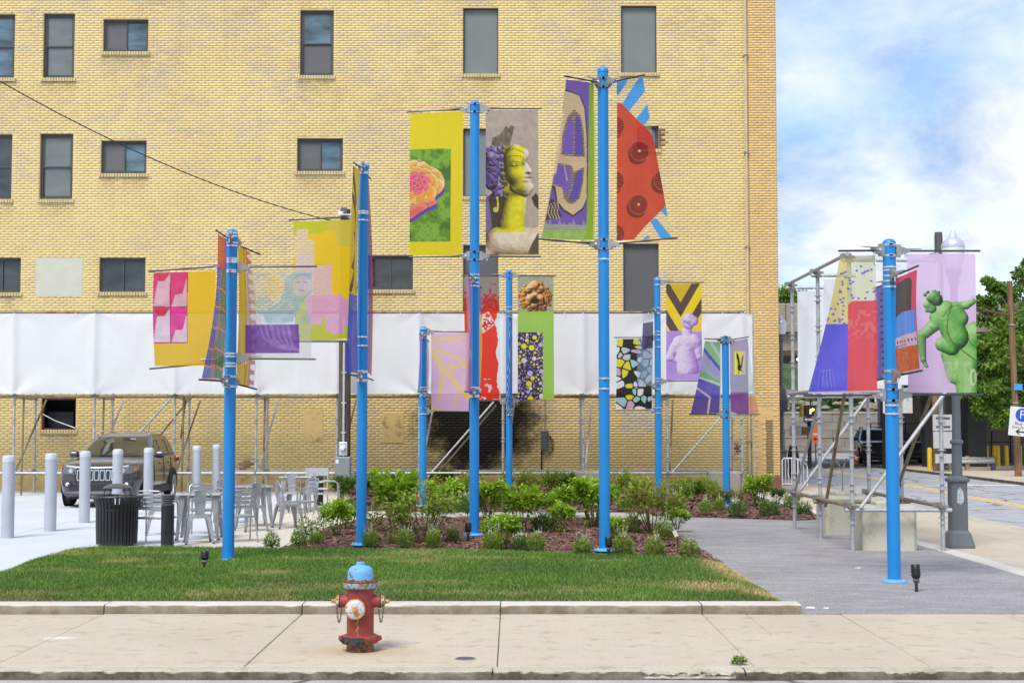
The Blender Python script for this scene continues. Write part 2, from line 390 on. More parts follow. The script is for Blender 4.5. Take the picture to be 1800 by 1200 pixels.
for j in range(14):
    y0 = YE+j*2.2
    for x0, x1 in ((6.645, 7.98), (7.98, SX-.16)): slab(x0, x1, y0, y0+2.2, M_side, sw, .002, 'paving_slab', .006)
build('slab_run', MB().box((7.97, 98, -.02), (2.6, 105, .04)), M_side, sw, smooth=False)
for j in range(16):
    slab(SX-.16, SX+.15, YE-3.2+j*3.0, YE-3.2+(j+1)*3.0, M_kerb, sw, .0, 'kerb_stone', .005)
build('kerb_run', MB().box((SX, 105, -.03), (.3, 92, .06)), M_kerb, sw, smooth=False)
fp = struct(sheet('far_pavement', [(16.6, 43), (60, 43), (60, 64), (16.6, 64)], -.26, .02, M_side))
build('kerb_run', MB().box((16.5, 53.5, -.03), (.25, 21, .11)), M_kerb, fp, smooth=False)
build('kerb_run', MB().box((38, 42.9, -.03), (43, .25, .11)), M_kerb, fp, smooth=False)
struct(sheet('cross_street', [(16.62, 20), (60, 20), (60, 42.7), (16.62, 42.7)], -.28, -.08, M_road))
struct(sheet('far_lot', [(16.62, 64.02), (60, 64.02), (60, 100), (16.62, 100)], -.26, .01, M_road))
m = MB()
for off in (-.13, .10):
    for (xa, ya), (xb, yb) in (((11.9, 24), (12.35, 38.6)), ((12.35, 38.6), (13.4, 60)), ((13.4, 60), (14.2, 80))):
        m.box(((xa+xb)/2+off, (ya+yb)/2, -.073), (.11, math.hypot(xb-xa, yb-ya), .006), math.atan2(yb-ya, xb-xa)-math.pi/2)
struct(build('yellow_centre_line', m, M_yellowline, smooth=False))
struct(build('white_stop_line', MB().box((15.0, 46, -.0735), (2.6, .3, .005)), M_whitepaint, smooth=False))
m = MB(); rs2 = random.Random(9)
# small iron valve cover, litter, weed in the kerb joint
vc = thing('valve_cover', 'small round iron valve cover set in the sidewalk right of the hydrant', 'valve cover', g(818, 1157))
build('cover_ring', MB().lathe([(.085, -.01), (.085, .004), (.072, .005), (.072, -.01)], 24), M_clamp, vc, local=True)
build('cover_lid', MB().lathe([(.068, -.01), (.068, .003), (.05, .0045), (.02, .003), (.0, .003)], 24), mcol('cast_iron', (.12, .11, .12), .6, .5, .2, 40), vc, local=True)
M_litter = mcol('paper_litter', (.72, .71, .68), .8)
for k, (px, py, s, lab) in enumerate([(1425, 1068, .07, 'crumpled white paper scrap by the end of the lawn edging'), (1452, 1069, .035, 'tiny white paper scrap on the gravel just right of the edging end'), (851, 1076, .06, 'flat white paper scrap at the foot of the lawn edging mid picture'), (1508, 998, .05, 'white scrap of paper lying alone on the gravel pad'), (1258, 1073, .09, 'torn white paper strip at the foot of the right lawn edging')]):
    q = g(px, py, .006); mm = MB(); n = 7
    ring = [(math.cos(i*2*math.pi/n)*s*rs2.uniform(.5, 1), math.sin(i*2*math.pi/n)*s*.5*rs2.uniform(.5, 1), rs2.uniform(0, .012)) for i in range(n)]
    mm.loft([[(x, y, 0) for x, y, z in ring], [(x*.8, y*.8, z+.006) for x, y, z in ring]])
    o = build('paper_scrap', mm, M_litter, None); o.location = q; tag(o, lab, 'litter', 'paper litter on the ground')
def vn(x, y, seed=0):                  # lattice value noise
    x = np.asarray(x, float); y = np.asarray(y, float); xi = np.floor(x).astype(np.int64); yi = np.floor(y).astype(np.int64)
    fx = x-xi; fy = y-yi; fx = fx*fx*(3-2*fx); fy = fy*fy*(3-2*fy)
    def h(a, b):
        n = (a*374761393+b*668265263+seed*974634777) & 0xffffffff
        n = ((n ^ (n >> 13))*1274126177) & 0xffffffff
        return ((n ^ (n >> 16)) & 0xffff)/65535.
    return (h(xi, yi)*(1-fx)+h(xi+1, yi)*fx)*(1-fy)+(h(xi, yi+1)*(1-fx)+h(xi+1, yi+1)*fx)*fy
def fbm(x, y, seed=0, oct=4, g_=.5):
    s = 0; a = 1; t = 0
    for k in range(oct): s = s+a*vn(x*2**k, y*2**k, seed+k*17); t += a; a *= g_
    return s/t
def inpoly(X, Y, poly):
    r = np.zeros(X.shape, bool); n = len(poly)
    for i in range(n):
        x0, y0 = poly[i][0], poly[i][1]; x1, y1 = poly[(i+1) % n][0], poly[(i+1) % n][1]
        if y0 == y1: continue
        r ^= ((y0 > Y) != (y1 > Y)) & (X < (x1-x0)*(Y-y0)/(y1-y0)+x0)
    return r
def edge_dist(X, Y, poly):
    d = np.full(X.shape, 1e9); n = len(poly)
    for i in range(n):
        ax, ay = poly[i][0], poly[i][1]; bx, by = poly[(i+1) % n][0], poly[(i+1) % n][1]
        l2 = (bx-ax)**2+(by-ay)**2
        t = np.clip(((X-ax)*(bx-ax)+(Y-ay)*(by-ay))/max(l2, 1e-9), 0, 1)
        d = np.minimum(d, np.hypot(X-ax-t*(bx-ax), Y-ay-t*(by-ay)))
    return d
LAWN = [(-15, 14.64), (2.88, 14.64), (2.87, 16.5), (2.85, 19.25)] + [tuple(g(x, y, .05)[:2]) for x, y in ((1130, 977), (900, 971), (640, 967), (470, 965), (300, 963), (180, 963), (105, 969), (45, 985), (0, 1003), (-60, 1022))]+[(-8.6, 14.64+1.2), (-15, 15.0)]
BED1 = [(2.86, 19.2), (2.84, 23), (2.75, 26.2), (2.35, 28.3), (-2.6, 28.35), (-3.05, 27.9), (-3.35, 26), (-3.3, 23.5), (-3.5, 21.6)] + [tuple(g(x, y, .05)[:2]) for x, y in ((510, 966), (640, 967), (900, 971), (1130, 977))]
BED2 = [(-3.5, 31.2), (-2.2, 30.6), (2.5, 30.45), (2.95, 29.5), (5.6, 28.1), (6.3, 28.3), (6.34, 31), (6.3, 36), (6.6, 40.1), (-5.0, 40.1), (-4.3, 36)]
def mound(name, poly, h, mat, falloff=.6, step=.16, seed=1):
    P = np.array(poly); x0, y0 = P.min(0); x1, y1 = P.max(0)
    xs_ = np.arange(x0, x1+step, step); ys_ = np.arange(y0, y1+step, step); X, Y = np.meshgrid(xs_, ys_)
    ins = inpoly(X, Y, poly); d = edge_dist(X, Y, poly)
    Z = np.where(ins, h*np.clip(d/falloff, 0, 1)**.6+.02*fbm(X*1.5, Y*1.5, seed)*np.clip(d/.2, 0, 1), -.06)+.008
    idx = np.arange(X.size).reshape(X.shape)
    near = ins | (d < step*.9)
    k = near[:-1, :-1] & near[1:, :-1] & near[:-1, 1:] & near[1:, 1:]
    F = np.stack([idx[:-1, :-1][k], idx[:-1, 1:][k], idx[1:, 1:][k], idx[1:, :-1][k]], 1)
    o = np_mesh(name, np.stack([X.ravel(), Y.ravel(), Z.ravel()], 1), F, mat, smooth=True)
    return o
def ground_z(X, Y, poly, h, falloff=.6, seed=1):
    d = edge_dist(X, Y, poly); return h*np.clip(d/falloff, 0, 1)**.6+.02*fbm(X*1.5, Y*1.5, seed)*np.clip(d/.2, 0, 1)+.008
M_soil = mcol('lawn_soil', (.075, .062, .03), .95, 0, .3, 8, .5, 40)
M_mulch = mcol('mulch_base', (.10, .052, .040), .95, 0, .45, 26, .9, 60)
struct(mound('lawn_soil', LAWN, .065, M_soil, .4))
struct(mound('mulch_bed', BED1, .05, M_mulch, .8, seed=2))
struct(mound('mulch_bed', BED2, .06, M_mulch, .8, seed=3))
# bark chips lying on the beds
def chips(name, poly, h, n, seed, smin=.018, smax=.05):
    r = np.random.default_rng(seed); P = np.array(poly); lo, hi = P.min(0), P.max(0)
    X = r.uniform(lo[0], hi[0], n*3); Y = r.uniform(lo[1], hi[1], n*3); k = inpoly(X, Y, poly)
    X, Y = X[k][:n], Y[k][:n]; n = len(X); Z = ground_z(X, Y, poly, h, .8, seed)
    a = r.uniform(0, 2*math.pi, n); L = r.uniform(smin, smax, n); W = L*r.uniform(.25, .6, n); T = r.uniform(.006, .016, n); tl = r.normal(0, .35, n)
    cx, sy = np.cos(a), np.sin(a); V = np.zeros((n, 5, 3))
    for i, (u, w, t) in enumerate(((-1, -1, 0), (1, -.8, 0), (.9, 1, 0), (-.8, .9, 0), (.1, 0, 1))):
        V[:, i, 0] = X+cx*u*L-sy*w*W; V[:, i, 1] = Y+sy*u*L+cx*w*W; V[:, i, 2] = Z+.004+T*t+u*tl*L*.6+abs(tl)*L*.5
    F = np.array([(0, 1, 4), (1, 2, 4), (2, 3, 4), (3, 0, 4)])
    F = (F[None]+np.arange(n)[:, None, None]*5).reshape(-1, 3)
    b = np.array([(.165, .080, .060), (.115, .056, .045), (.22, .120, .088), (.075, .038, .032), (.27, .165, .12)])
    c = b[r.choice(5, n, p=[.34, .3, .18, .12, .06])]*r.uniform(.75, 1.3, (n, 1))
    return tag(np_mesh(name, V.reshape(-1, 3), F, M_vcol, cols=np.repeat(c, 5, 0)), kind='stuff')
tag(chips('bark_mulch', BED1, .05, 15000, 2), 'reddish brown bark mulch covering the planting bed behind the lawn', 'mulch')
tag(chips('bark_mulch', BED2, .06, 16000, 3, .022, .06), 'reddish brown bark mulch covering the bed along the brick wall', 'mulch')
# ------------------------------------------------------------------ yellow brick building
WY = 40.2; BX0, BX1, BZ = -19.0, 7.55, 16.5; PILX = 6.76
def wx(px): return (px-900)/FOC*WY*1.0
def wz(py): return at(900, py, WY).z
bld = thing('brick_building', 'tall yellow painted brick building filling the back of the plaza', 'building', (-5, WY, 0))
# window openings: kind, left, top, right, bottom in photograph pixels
WIN = [('hung_sky', -28, 25, 27, 137), ('hung', 75, 24, 132, 137), ('slide', 181, 34, 261, 91), ('hung_glass', 527, 18, 587, 133), ('panel', 814, 14, 876, 130), ('panel', 1092, 10, 1154, 128),
       ('hung_glass', -30, 236, 22, 350), ('hung', 69, 235, 129, 350), ('slide', 177, 247, 258, 305), ('slide', 522, 243, 603, 301), ('panel', 814, 226, 876, 345), ('slide', 1120, 221, 1158, 262),
       ('slide_dark', -34, 453, 37, 514), ('slide_dark', 174, 453, 256, 513), ('slide_dark', 645, 449, 726, 509), ('door', 814, 431, 876, 552), ('door', 1096, 428, 1158, 552), ('broken', 72, 700, 134, 755)]
def wrect(w): 
    _, a, b, c, d = w
    p0, p1 = at(a, d, WY), at(c, b, WY); return (p0.x, p1.x, p0.z, p1.z)
OPEN = [wrect(w) for w in WIN]
PATCH = [at(63, 521, WY), at(146, 453, WY)]     # bricked-up opening, painted grey-white
def soot_nodes(a, v):                            # a soot stain from a fire at the foot of the wall: its own shape, in wall coordinates
    d1 = a.n('ShaderNodeVectorMath', {0: v, 1: (-.95+5, 0, 2.0)}, operation='SUBTRACT').outputs[0]
    w = a.n('ShaderNodeTexNoise', {'Vector': v, 'Scale': 1.7, 'Detail': 8, 'Roughness': .66}).outputs['Color']
    w = a.n('ShaderNodeVectorMath', {0: a.n('ShaderNodeVectorMath', {0: w, 1: (.5, .5, .5)}, operation='SUBTRACT').outputs[0], 1: (1.9, 0, 1.9)}, operation='MULTIPLY').outputs[0]
    d1 = a.n('ShaderNodeVectorMath', {0: d1, 1: w}, operation='ADD').outputs[0]
    d1 = a.n('ShaderNodeVectorMath', {0: d1, 1: (.46, 0, .47)}, operation='MULTIPLY').outputs[0]
    return a.ramp(a.n('ShaderNodeVectorMath', {0: d1}, operation='LENGTH').outputs['Value'], [(.52, 1), (.68, .8), (.84, .22), (1.0, 0)])
def brick_mat(name, attr=True, base=(.72, .55, .24), worn=(.46, .40, .29)):
    a = G(name); v = a.obj()
    c = a.n('ShaderNodeAttribute', attribute_name='tint').outputs['Color'] if attr else None
    if c is None:
        r_ = a.n('ShaderNodeObjectInfo').outputs['Random']
        c = a.mix(r_, tuple(np.array(base)*.9), tuple(np.array(base)*1.08))
    big = a.noise(v, .35, 7, .66, .6); mid = a.noise(v, 2.2, 7, .7, .5); fine = a.noise(v, 38, 4, .7)
    c = a.mix(a.math('MULTIPLY', a.ramp(mid, [(.52, 0), (.72, 1)]), .26), c, worn)
    c = a.mix(a.math('MULTIPLY', a.ramp(big, [(.42, 0), (.62, 1)]), .16), c, (.50, .30, .12))
    c = a.mix(a.math('MULTIPLY', a.ramp(fine, [(.28, 1), (.40, 0)]), .22), c, (.34, .25, .12))
    if attr:
        st = a.n('ShaderNodeMapping', {'Vector': v, 'Scale': (3.2, 1, .22)}).outputs[0]
        c = a.mix(a.math('MULTIPLY', a.ramp(a.noise(st, 1.2, 6, .6), [(.55, 0), (.72, 1)]), .22), c, (.36, .28, .13))
        c = a.mix(a.math('MULTIPLY', soot_nodes(a, v), .985), c, (.007, .0065, .006))
        xyz = a.n('ShaderNodeSeparateXYZ', {0: v}).outputs; w_ = a.math('MULTIPLY', a.math('SUBTRACT', mid, .5), .12)
        dx = a.math('ABSOLUTE', a.math('SUBTRACT', a.math('ADD', xyz[0], w_), 12.25)); k_ = a.math('MULTIPLY', a.ramp(dx, [(.085, 1), (.125, 0)]), a.math('LESS_THAN', xyz[2], 2.0)); c = a.mix(a.math('MULTIPLY', k_, .78), c, (.16, .095, .06))
    return a.done(a.pbr(c, .82, 0, a.bump(a.math('ADD', fine, mid), .2, .004), .2))
M_brick = brick_mat('yellow_brick'); M_brick1 = brick_mat('yellow_brick_single', False, (.62, .42, .18))
M_mortar = None
def mortar_mat():
    a = G('mortar'); v = a.obj(); mid = a.noise(v, 1.3, 8, .72, .5)
    pill = a.ramp(a.n('ShaderNodeSeparateXYZ', {0: v}).outputs[0], [(.0, 0), (1, 0)])
    c = a.mix(a.ramp(mid, [(.40, 0), (.66, 1)]), (.71, .555, .265), (.50, .385, .20))
    c = a.mix(a.math('MULTIPLY', soot_nodes(a, v), .985), c, (.005, .005, .005))
    return a.done(a.pbr(c, .9, 0, a.bump(a.noise(v, 60, 4), .4, .004), .2))
M_mortar = mortar_mat()
M_paintbrick = mcol('smooth_painted_brick', (.56, .40, .16), .8, 0, .12, 2.5, .3, 30, dirt=((.33, .22, .1), .55, 3))
# mortar backing as a wall with real openings
XC = sorted({BX0, BX1, PILX} | {v for o in OPEN for v in o[:2]}); ZC = sorted({-.3, BZ} | {v for o in OPEN for v in o[2:]})
m = MB()
for x0, x1 in zip(XC[:-1], XC[1:]):
    for z0, z1 in zip(ZC[:-1], ZC[1:]):
        cx, cz = (x0+x1)/2, (z0+z1)/2
        if any(o[0] < cx < o[1] and o[2] < cz < o[3] for o in OPEN): continue
        m.quad((x0, WY, z0), (x1, WY, z0), (x1, WY, z1), (x0, WY, z1))
for o in OPEN:
    a, b, c, d = o; y1 = WY+.22
    m.quad((a, WY, c), (a, y1, c), (a, y1, d), (a, WY, d)); m.quad((b, WY, c), (b, WY, d), (b, y1, d), (b, y1, c))
    m.quad((a, WY, c), (b, WY, c), (b, y1, c), (a, y1, c)); m.quad((a, WY, d), (a, y1, d), (b, y1, d), (b, WY, d))
build('wall', m, M_mortar, bld, smooth=False, fix=False)
m = MB(); D = 16.5
m.quad((BX1, WY, -.3), (BX1, WY+D, -.3), (BX1, WY+D, BZ), (BX1, WY, BZ)); m.quad((BX0, WY+D, -.3), (BX0, WY, -.3), (BX0, WY, BZ), (BX0, WY+D, BZ))
m.quad((BX1, WY+D, -.3), (BX0, WY+D, -.3), (BX0, WY+D, BZ), (BX1, WY+D, BZ))
def sidebrick():
    a = G('side_wall_brick'); v = a.n('ShaderNodeMapping', {'Vector': a.obj(), 'Rotation': (math.pi/2, 0, math.pi/2)}).outputs[0]
    b = a.n('ShaderNodeTexBrick', {'Vector': v, 'Color1': (.66, .47, .2, 1), 'Color2': (.58, .41, .17, 1), 'Mortar': (.3, .22, .1, 1), 'Scale': 1, 'Mortar Size': .008, 'Brick Width': .213, 'Row Height': .0725})
    return a.done(a.pbr(b.outputs[0], .85, 0, a.bump(b.outputs[1], -.4, .01), .2))
build('side_wall', m, sidebrick(), bld, smooth=False, fix=False)
build('roof', MB().box(((BX0+BX1)/2, WY+D/2, BZ+.1), (BX1-BX0+.2, D+.2, .2)), M_old, bld, smooth=False)
# bricks: every course laid brick by brick, cut at the openings
CW, CHT, J, JV = .2135, .0725, .0058, .0032
rects = []
def blocked(z0, z1):
    out = []
    for o in OPEN:
        if o[2]-.105 < z1-.01 and o[3] > z0+.01:
            sill = o[2] > z0+.01                      # course beside the sill bricks
            pad = .06 if z1 <= o[2]+.02 else 0.0
            out.append((o[0]-pad, o[1]+pad))
    return sorted(out)
PLZ = .44
for k in range(int((BZ-.0)/CHT)):
    z0 = k*CHT; z1 = z0+CHT-J
    if z1 < PLZ: continue
    for xa, xb, yy in ((BX0, PILX, 0), (PILX, BX1, 1)):
        cuts = blocked(z0, z1) if yy == 0 else []
        segs = []; cur = xa
        for c0, c1 in cuts:
            if c0 > cur: segs.append((cur, min(c0, xb)))
            cur = max(cur, c1)
        if cur < xb: segs.append((cur, xb))
        for s0, s1 in segs:
            off = (CW/2 if k % 2 else 0)+.03*math.sin(k*1.7)*(.25)
            x = math.floor((s0-off)/CW)*CW+off
            while x < s1:
                a_, b_ = max(x, s0), min(x+CW-JV, s1)
                if b_-a_ > .025: rects.append((a_, b_, z0, z1, yy))
                x += CW
RB = np.array(rects); nb = len(RB)
r = np.random.default_rng(4)
cx = (RB[:, 0]+RB[:, 1])/2; cz = (RB[:, 2]+RB[:, 3])/2
pal = np.array((.735, .575, .268)); col = pal*r.uniform(.95, 1.04, (nb, 1))  # added dark wall; its colour holds the shade under the deck
n_a = fbm(cx*.7+9, cz*1.0, 21, 6, .7); n_b = fbm(cx*2.6, cz*5.0, 33, 4, .65); hgt = np.clip((cz-6)/8, 0, 1)
wornm = np.clip((n_a*.58+n_b*.42-.53+.055*hgt)/.16, 0, 1)*np.clip(r.normal(.8, .18, nb), 0, 1)
col = col*(1-wornm[:, None]*.6)+np.array((.50, .44, .36))*wornm[:, None]*.6
red = np.clip((fbm(cx*.8+40, cz*.9, 55, 5, .6)-.60)/.08+np.clip((cz-13.25)/.5, 0, 1)*.5*(fbm(cx*1.2, cz*2, 66, 4) > .47), 0, 1)*(r.random(nb) < .6)*np.clip((cz-6)/8, 0, 1)
col = col*(1-red[:, None]*.34)+np.array((.45, .28, .19))*red[:, None]*.34
pl = RB[:, 4] > .5
col[pl] = np.array((.70, .48, .21))*r.uniform(.9, 1.06, (pl.sum(), 1))
low = np.clip((4.6-cz)/.6, 0, 1)*(~pl); col = col*(1-low[:, None]*.12*np.array((1, 1.05, 1.25)))  # wall below the tarpaulin top darkened: scaffold shade put into the brick colour
gp = (cx > PATCH[0].x) & (cx < PATCH[1].x) & (cz > PATCH[0].z) & (cz < PATCH[1].z); col[gp] = np.array((.56, .56, .47))*r.uniform(.97, 1.02, (gp.sum(), 1))
build('patch_render', MB().box(((PATCH[0].x+PATCH[1].x)/2, WY-.0035, (PATCH[0].z+PATCH[1].z)/2), (PATCH[1].x-PATCH[0].x, .011, PATCH[1].z-PATCH[0].z)), mcol('patch_render', (.52, .52, .43), .85, 0, .05, 3), bld, smooth=False)
w0, w1 = at(1094, 762, WY), at(1152, 722, WY)
gp2 = (cx > w0.x+.1*np.sin(cz*31)) & (cx < w1.x) & (cz > w0.z+.1*np.sin(cx*23)) & (cz < w1.z); col[gp2] = np.array((.50, .46, .36))*r.uniform(.9, 1.05, (gp2.sum(), 1))
strp0, strp1 = at(1344, 862, WY), at(1358, 738, WY)    # dark worn strip low on the corner pier
gs = (cx > strp0.x) & (cx < strp1.x+.05) & (cz < strp1.z); gsm = gs.copy()
for (a_, b_, c_, d_) in OPEN:           # rain stains below the sills, bare brick where paint has gone
    f = np.clip((cx-a_+.12)/.1, 0, 1)*np.clip((b_+.12-cx)/.1, 0, 1)*np.clip((c_-.09-cz)/.02, 0, 1)*np.exp(-np.clip(c_-.1-cz, 0, 9)/.28)*np.clip((fbm(cx*4, cz*1.3, 61, 4)-.35)*4, 0, 1)
    col = col*(1-.55*f[:, None])+np.array((.20, .14, .07))*.45*f[:, None]
for px, py, rx, rz_ in ((437, 822, .26, .22), (452, 828, .15, .12), (1296, 795, .12, .3), (1160, 240, .16, .42), (1148, 262, .1, .1), (620, 505, .4, .1)):
    q_ = at(px, py, WY); f = np.exp(-((cx-q_.x)/rx)**2-((cz-q_.z)/rz_)**2)*np.clip((fbm(cx*5, cz*6, 71, 4)-.36)*6, 0, 1); f = np.clip(f*1.5, 0, 1)[:, None]; col = col*(1-f)+np.array((.15, .08, .055))*f
pr = r.uniform(.0012, .0036, nb)+np.where(pl, .0445, 0)
single = pl & (cz < 2.4) & (RB[:, 1]-RB[:, 0] > CW-JV-.002) & ~gsm
idx = np.where(single)[0]
idx = idx[np.argsort(cz[idx])][:110]; sel = np.zeros(nb, bool); sel[idx] = True
def brick_mesh(name, B, c, p, parent):
    n = len(B); V = np.zeros((n, 8, 3)); b = .0012
    x0, x1, z0, z1 = B[:, 0], B[:, 1], B[:, 2], B[:, 3]; yb = np.full(n, WY+.01); yf = WY-p
    for i, (xx, zz, yy, ins) in enumerate(((x0, z0, yb, 0), (x1, z0, yb, 0), (x1, z1, yb, 0), (x0, z1, yb, 0), (x0+b, z0+b, yf, 0), (x1-b, z0+b, yf, 0), (x1-b, z1-b, yf, 0), (x0+b, z1-b, yf, 0))):
        V[:, i, 0], V[:, i, 1], V[:, i, 2] = xx, yy, zz
    V[:, 4:, 1] += np.random.default_rng(8).uniform(-.0015, .0015, (n, 4))
    F = np.array([(4, 5, 6, 7), (0, 1, 5, 4), (1, 2, 6, 5), (2, 3, 7, 6), (3, 0, 4, 7)])
    F = (F[None]+np.arange(n)[:, None, None]*8).reshape(-1, 4)
    q = origin(parent); V = V.reshape(-1, 3)-np.array(q)
    return np_mesh(name, V, F, M_brick, parent, np.repeat(c, 8, 0))
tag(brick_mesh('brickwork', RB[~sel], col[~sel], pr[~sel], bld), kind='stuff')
bm_ = MB().bbox((0, 0, 0), (CW-JV, .075, CHT-J), .003)
unit = None
for i in np.where(sel)[0]:
    if unit is None: unit = build('brick', bm_, M_brick1, bld, local=True, smooth=False); o = unit
    else: o = unit.copy(); COL.objects.link(o)
    o.parent = bld; o.location = (cx[i]+5, -pr[i]+.0375, cz[i])
# pier return face, plinth, corner pier base
build('pier', MB().box(((PILX+BX1)/2, WY-.022, BZ/2), (BX1-PILX-.012, .044, BZ)), M_mortar, bld, smooth=False)
build('plinth', MB().bbox(((BX0+PILX)/2, WY-.02, PLZ/2-.1), (PILX-BX0-.01, .06, PLZ+.2), .02), M_paintbrick, bld, smooth=False)
build('pier_base', MB().bbox(((PILX+BX1)/2, WY-.045, PLZ/2-.1), (BX1-PILX+.02, .11, PLZ+.18), .02), mcol('red_brown_base', (.22, .10, .06), .85, 0, .2, 8), bld, smooth=False)
for px0, py0, px1, py1 in ((533, 718, 568, 776), (672, 724, 710, 778)):   # smooth bricked-up openings
    a, b = at(px0, py1, WY), at(px1, py0, WY)
    build('blocked_opening', MB().bbox(((a.x+b.x)/2, WY+.01, (a.z+b.z)/2), (b.x-a.x, .05, b.z-a.z), .008), M_paintbrick, bld, smooth=False)
# windows
M_frame = mcol('bronze_window_frame', (.075, .072, .07), .45, .2, .1, 4)
def pane_mat(name, col, rough=.08, spec=.5, var=.25):
    a = G(name); v = a.obj(); n_ = a.noise(a.n('ShaderNodeMapping', {'Vector': v, 'Scale': (.8, 1, 2.2)}).outputs[0], 1.3, 6, .55, .1)
    c = a.mix(a.ramp(n_, [(.35, 0), (.65, 1)]), tuple(np.array(col)*(1-var)), tuple(np.array(col)*(1+var)))
    return a.done(a.pbr(c, rough, 0, a.bump(a.noise(v, 1.3, 2), .03, .05), spec))
M_pg = pane_mat('shaded_pane', (.15, .172, .172), .25, .4, .14); M_psky = pane_mat('painted_reflection_pane', (.075, .125, .16), .05, .8, .55); M_pdark = pane_mat('dark_pane', (.035, .045, .052), .06, .7, .5)  # blotches in the sky pane paint its reflection into the colour
M_panel = mcol('grey_window_panel', (.165, .185, .18), .5, 0, .08, 1.2); M_door = mcol('dark_grey_shutter', (.088, .09, .096), .55, 0, .06, 1.5); M_screen = mcol('insect_screen', (.115, .112, .122), .8, 0, .1, 3)
M_hole = mcol('near_black_room', (.012, .012, .014), .9)  # near-black sheet set behind the broken window
M_sill = brick_mat('sill_brick_paint', False, (.60, .49, .26))
sillu = None
for w, o in zip(WIN, OPEN):
    a, b, c, d = o; k = w[0]; W, H = b-a, d-c; cx_, cz_ = (a+b)/2, (c+d)/2; yf = WY+.10
    fw = .055
    def fr(x0, x1, z0, z1, m, t=fw, y=yf, dp=.09):
        m.box(((x0+x1)/2, y+dp/2, z0+t/2), (x1-x0, dp, t)); m.box(((x0+x1)/2, y+dp/2, z1-t/2), (x1-x0, dp, t))
        m.box((x0+t/2, y+dp/2, (z0+z1)/2), (t, dp, z1-z0-2*t)); m.box((x1-t/2, y+dp/2, (z0+z1)/2), (t, dp, z1-z0-2*t))
    m = MB()
    def pane(x0, x1, z0, z1, mat, par, y=.05): build('pane', MB().box(((x0+x1)/2, yf+y, (z0+z1)/2), (x1-x0, .012, z1-z0)), mat, par, smooth=False)
    if k.startswith('hung'):
        fr(a, b, c, d, m, .07); f = build('window', m, M_frame, bld, smooth=False)
        for z0, z1, yy in ((c+.07, cz_+.02, yf+.045), (cz_-.02, d-.07, yf+.012)):
            m2 = MB(); fr(a+.07, b-.07, z0, z1, m2, .04, yy, .035); build('sash', m2, M_frame, f, smooth=False)
        up, lo = {'hung': (M_pg, M_pg), 'hung_glass': (M_psky, M_screen) if w[1] > 100 else (M_pdark, M_pdark), 'hung_sky': (M_psky, M_psky)}[k]
        pane(a+.11, b-.11, cz_+.02, d-.11, up, f, .03); pane(a+.11, b-.11, c+.11, cz_-.02, lo, f, .06)
    elif k.startswith('slide'):
        fr(a, b, c, d, m, .06); f = build('window', m, M_frame, bld, smooth=False)
        for x0, x1, yy in ((a+.06, cx_+.02, yf+.012), (cx_-.02, b-.06, yf+.045)):
            m2 = MB(); fr(x0, x1, c+.06, d-.06, m2, .035, yy, .035); build('sash', m2, M_frame, f, smooth=False)
        dk = k == 'slide_dark'
        pane(a+.09, cx_-.01, c+.09, d-.09, M_pdark if dk else M_screen, f, .03); pane(cx_+.015, b-.09, c+.09, d-.09, M_pdark if dk else M_psky, f, .06)
    elif k == 'panel':
        fr(a, b, c, d, m, .035); f = build('window', m, M_frame, bld, smooth=False); pane(a+.03, b-.03, c+.03, d-.03, M_panel, f, .03)
    elif k == 'door':
        fr(a, b, c, d, m, .03); f = build('window_shutter', m, M_door, bld, smooth=False); pane(a+.03, b-.03, c+.03, d-.03, M_door, f, .03)
    else:
        fr(a, b, c, d, m, .045); f = build('window', m, mcol('rusty_frame', (.13, .06, .035), .8, .2, .4, 9), bld, smooth=False)
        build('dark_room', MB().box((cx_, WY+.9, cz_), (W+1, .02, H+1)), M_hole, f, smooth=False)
        build('hanging_strip', MB().path([(a+.03, WY+.03, c+.44), (cx_-.1, WY+.04, c+.25), (b-.03, WY+.03, c+.05)], .012, 6), M_galv, f)
        build('inner_board', MB().box((cx_-.1, WY+.5, cz_-.15), (W*.75, .03, H*.5)), mcol('navy_board', (.02, .03, .05), .6), f, smooth=False)
    if k != 'door':                    # brick sill laid on edge, brick by brick
        n = max(4, int(round((W+.12)/.078))); st = (W+.12)/n
        for i in range(n):
            if sillu is None: sillu = build('sill_brick', MB().bbox((0, 0, 0), (.064, .15, .096), .004), M_sill, bld, local=True, smooth=False); s_ = sillu
            else: s_ = sillu.copy(); COL.objects.link(s_)
            s_.parent = bld; s_.location = (a-.06+st*(i+.5)+5, .02+random.uniform(-.004, .004), c-.052); s_.rotation_euler = (R(4), 0, R(random.uniform(-1.5, 1.5)))
# downspout and conduits
m = MB(); x = wx(1316)-.01
m.path([(x, WY-.06, 15.9), (x, WY-.06, .3)], .042, 10)
ds = build('downspout', m, mcol('cream_downspout', (.52, .43, .25), .5, 0, .15, 2), bld)
m = MB()
for z in (1.4, 4.2, 6.9, 9.6, 12.4, 15.2): m.box((x, WY-.05, z), (.13, .12, .035))
build('pipe_strap', m, M_galvd, ds, smooth=False)
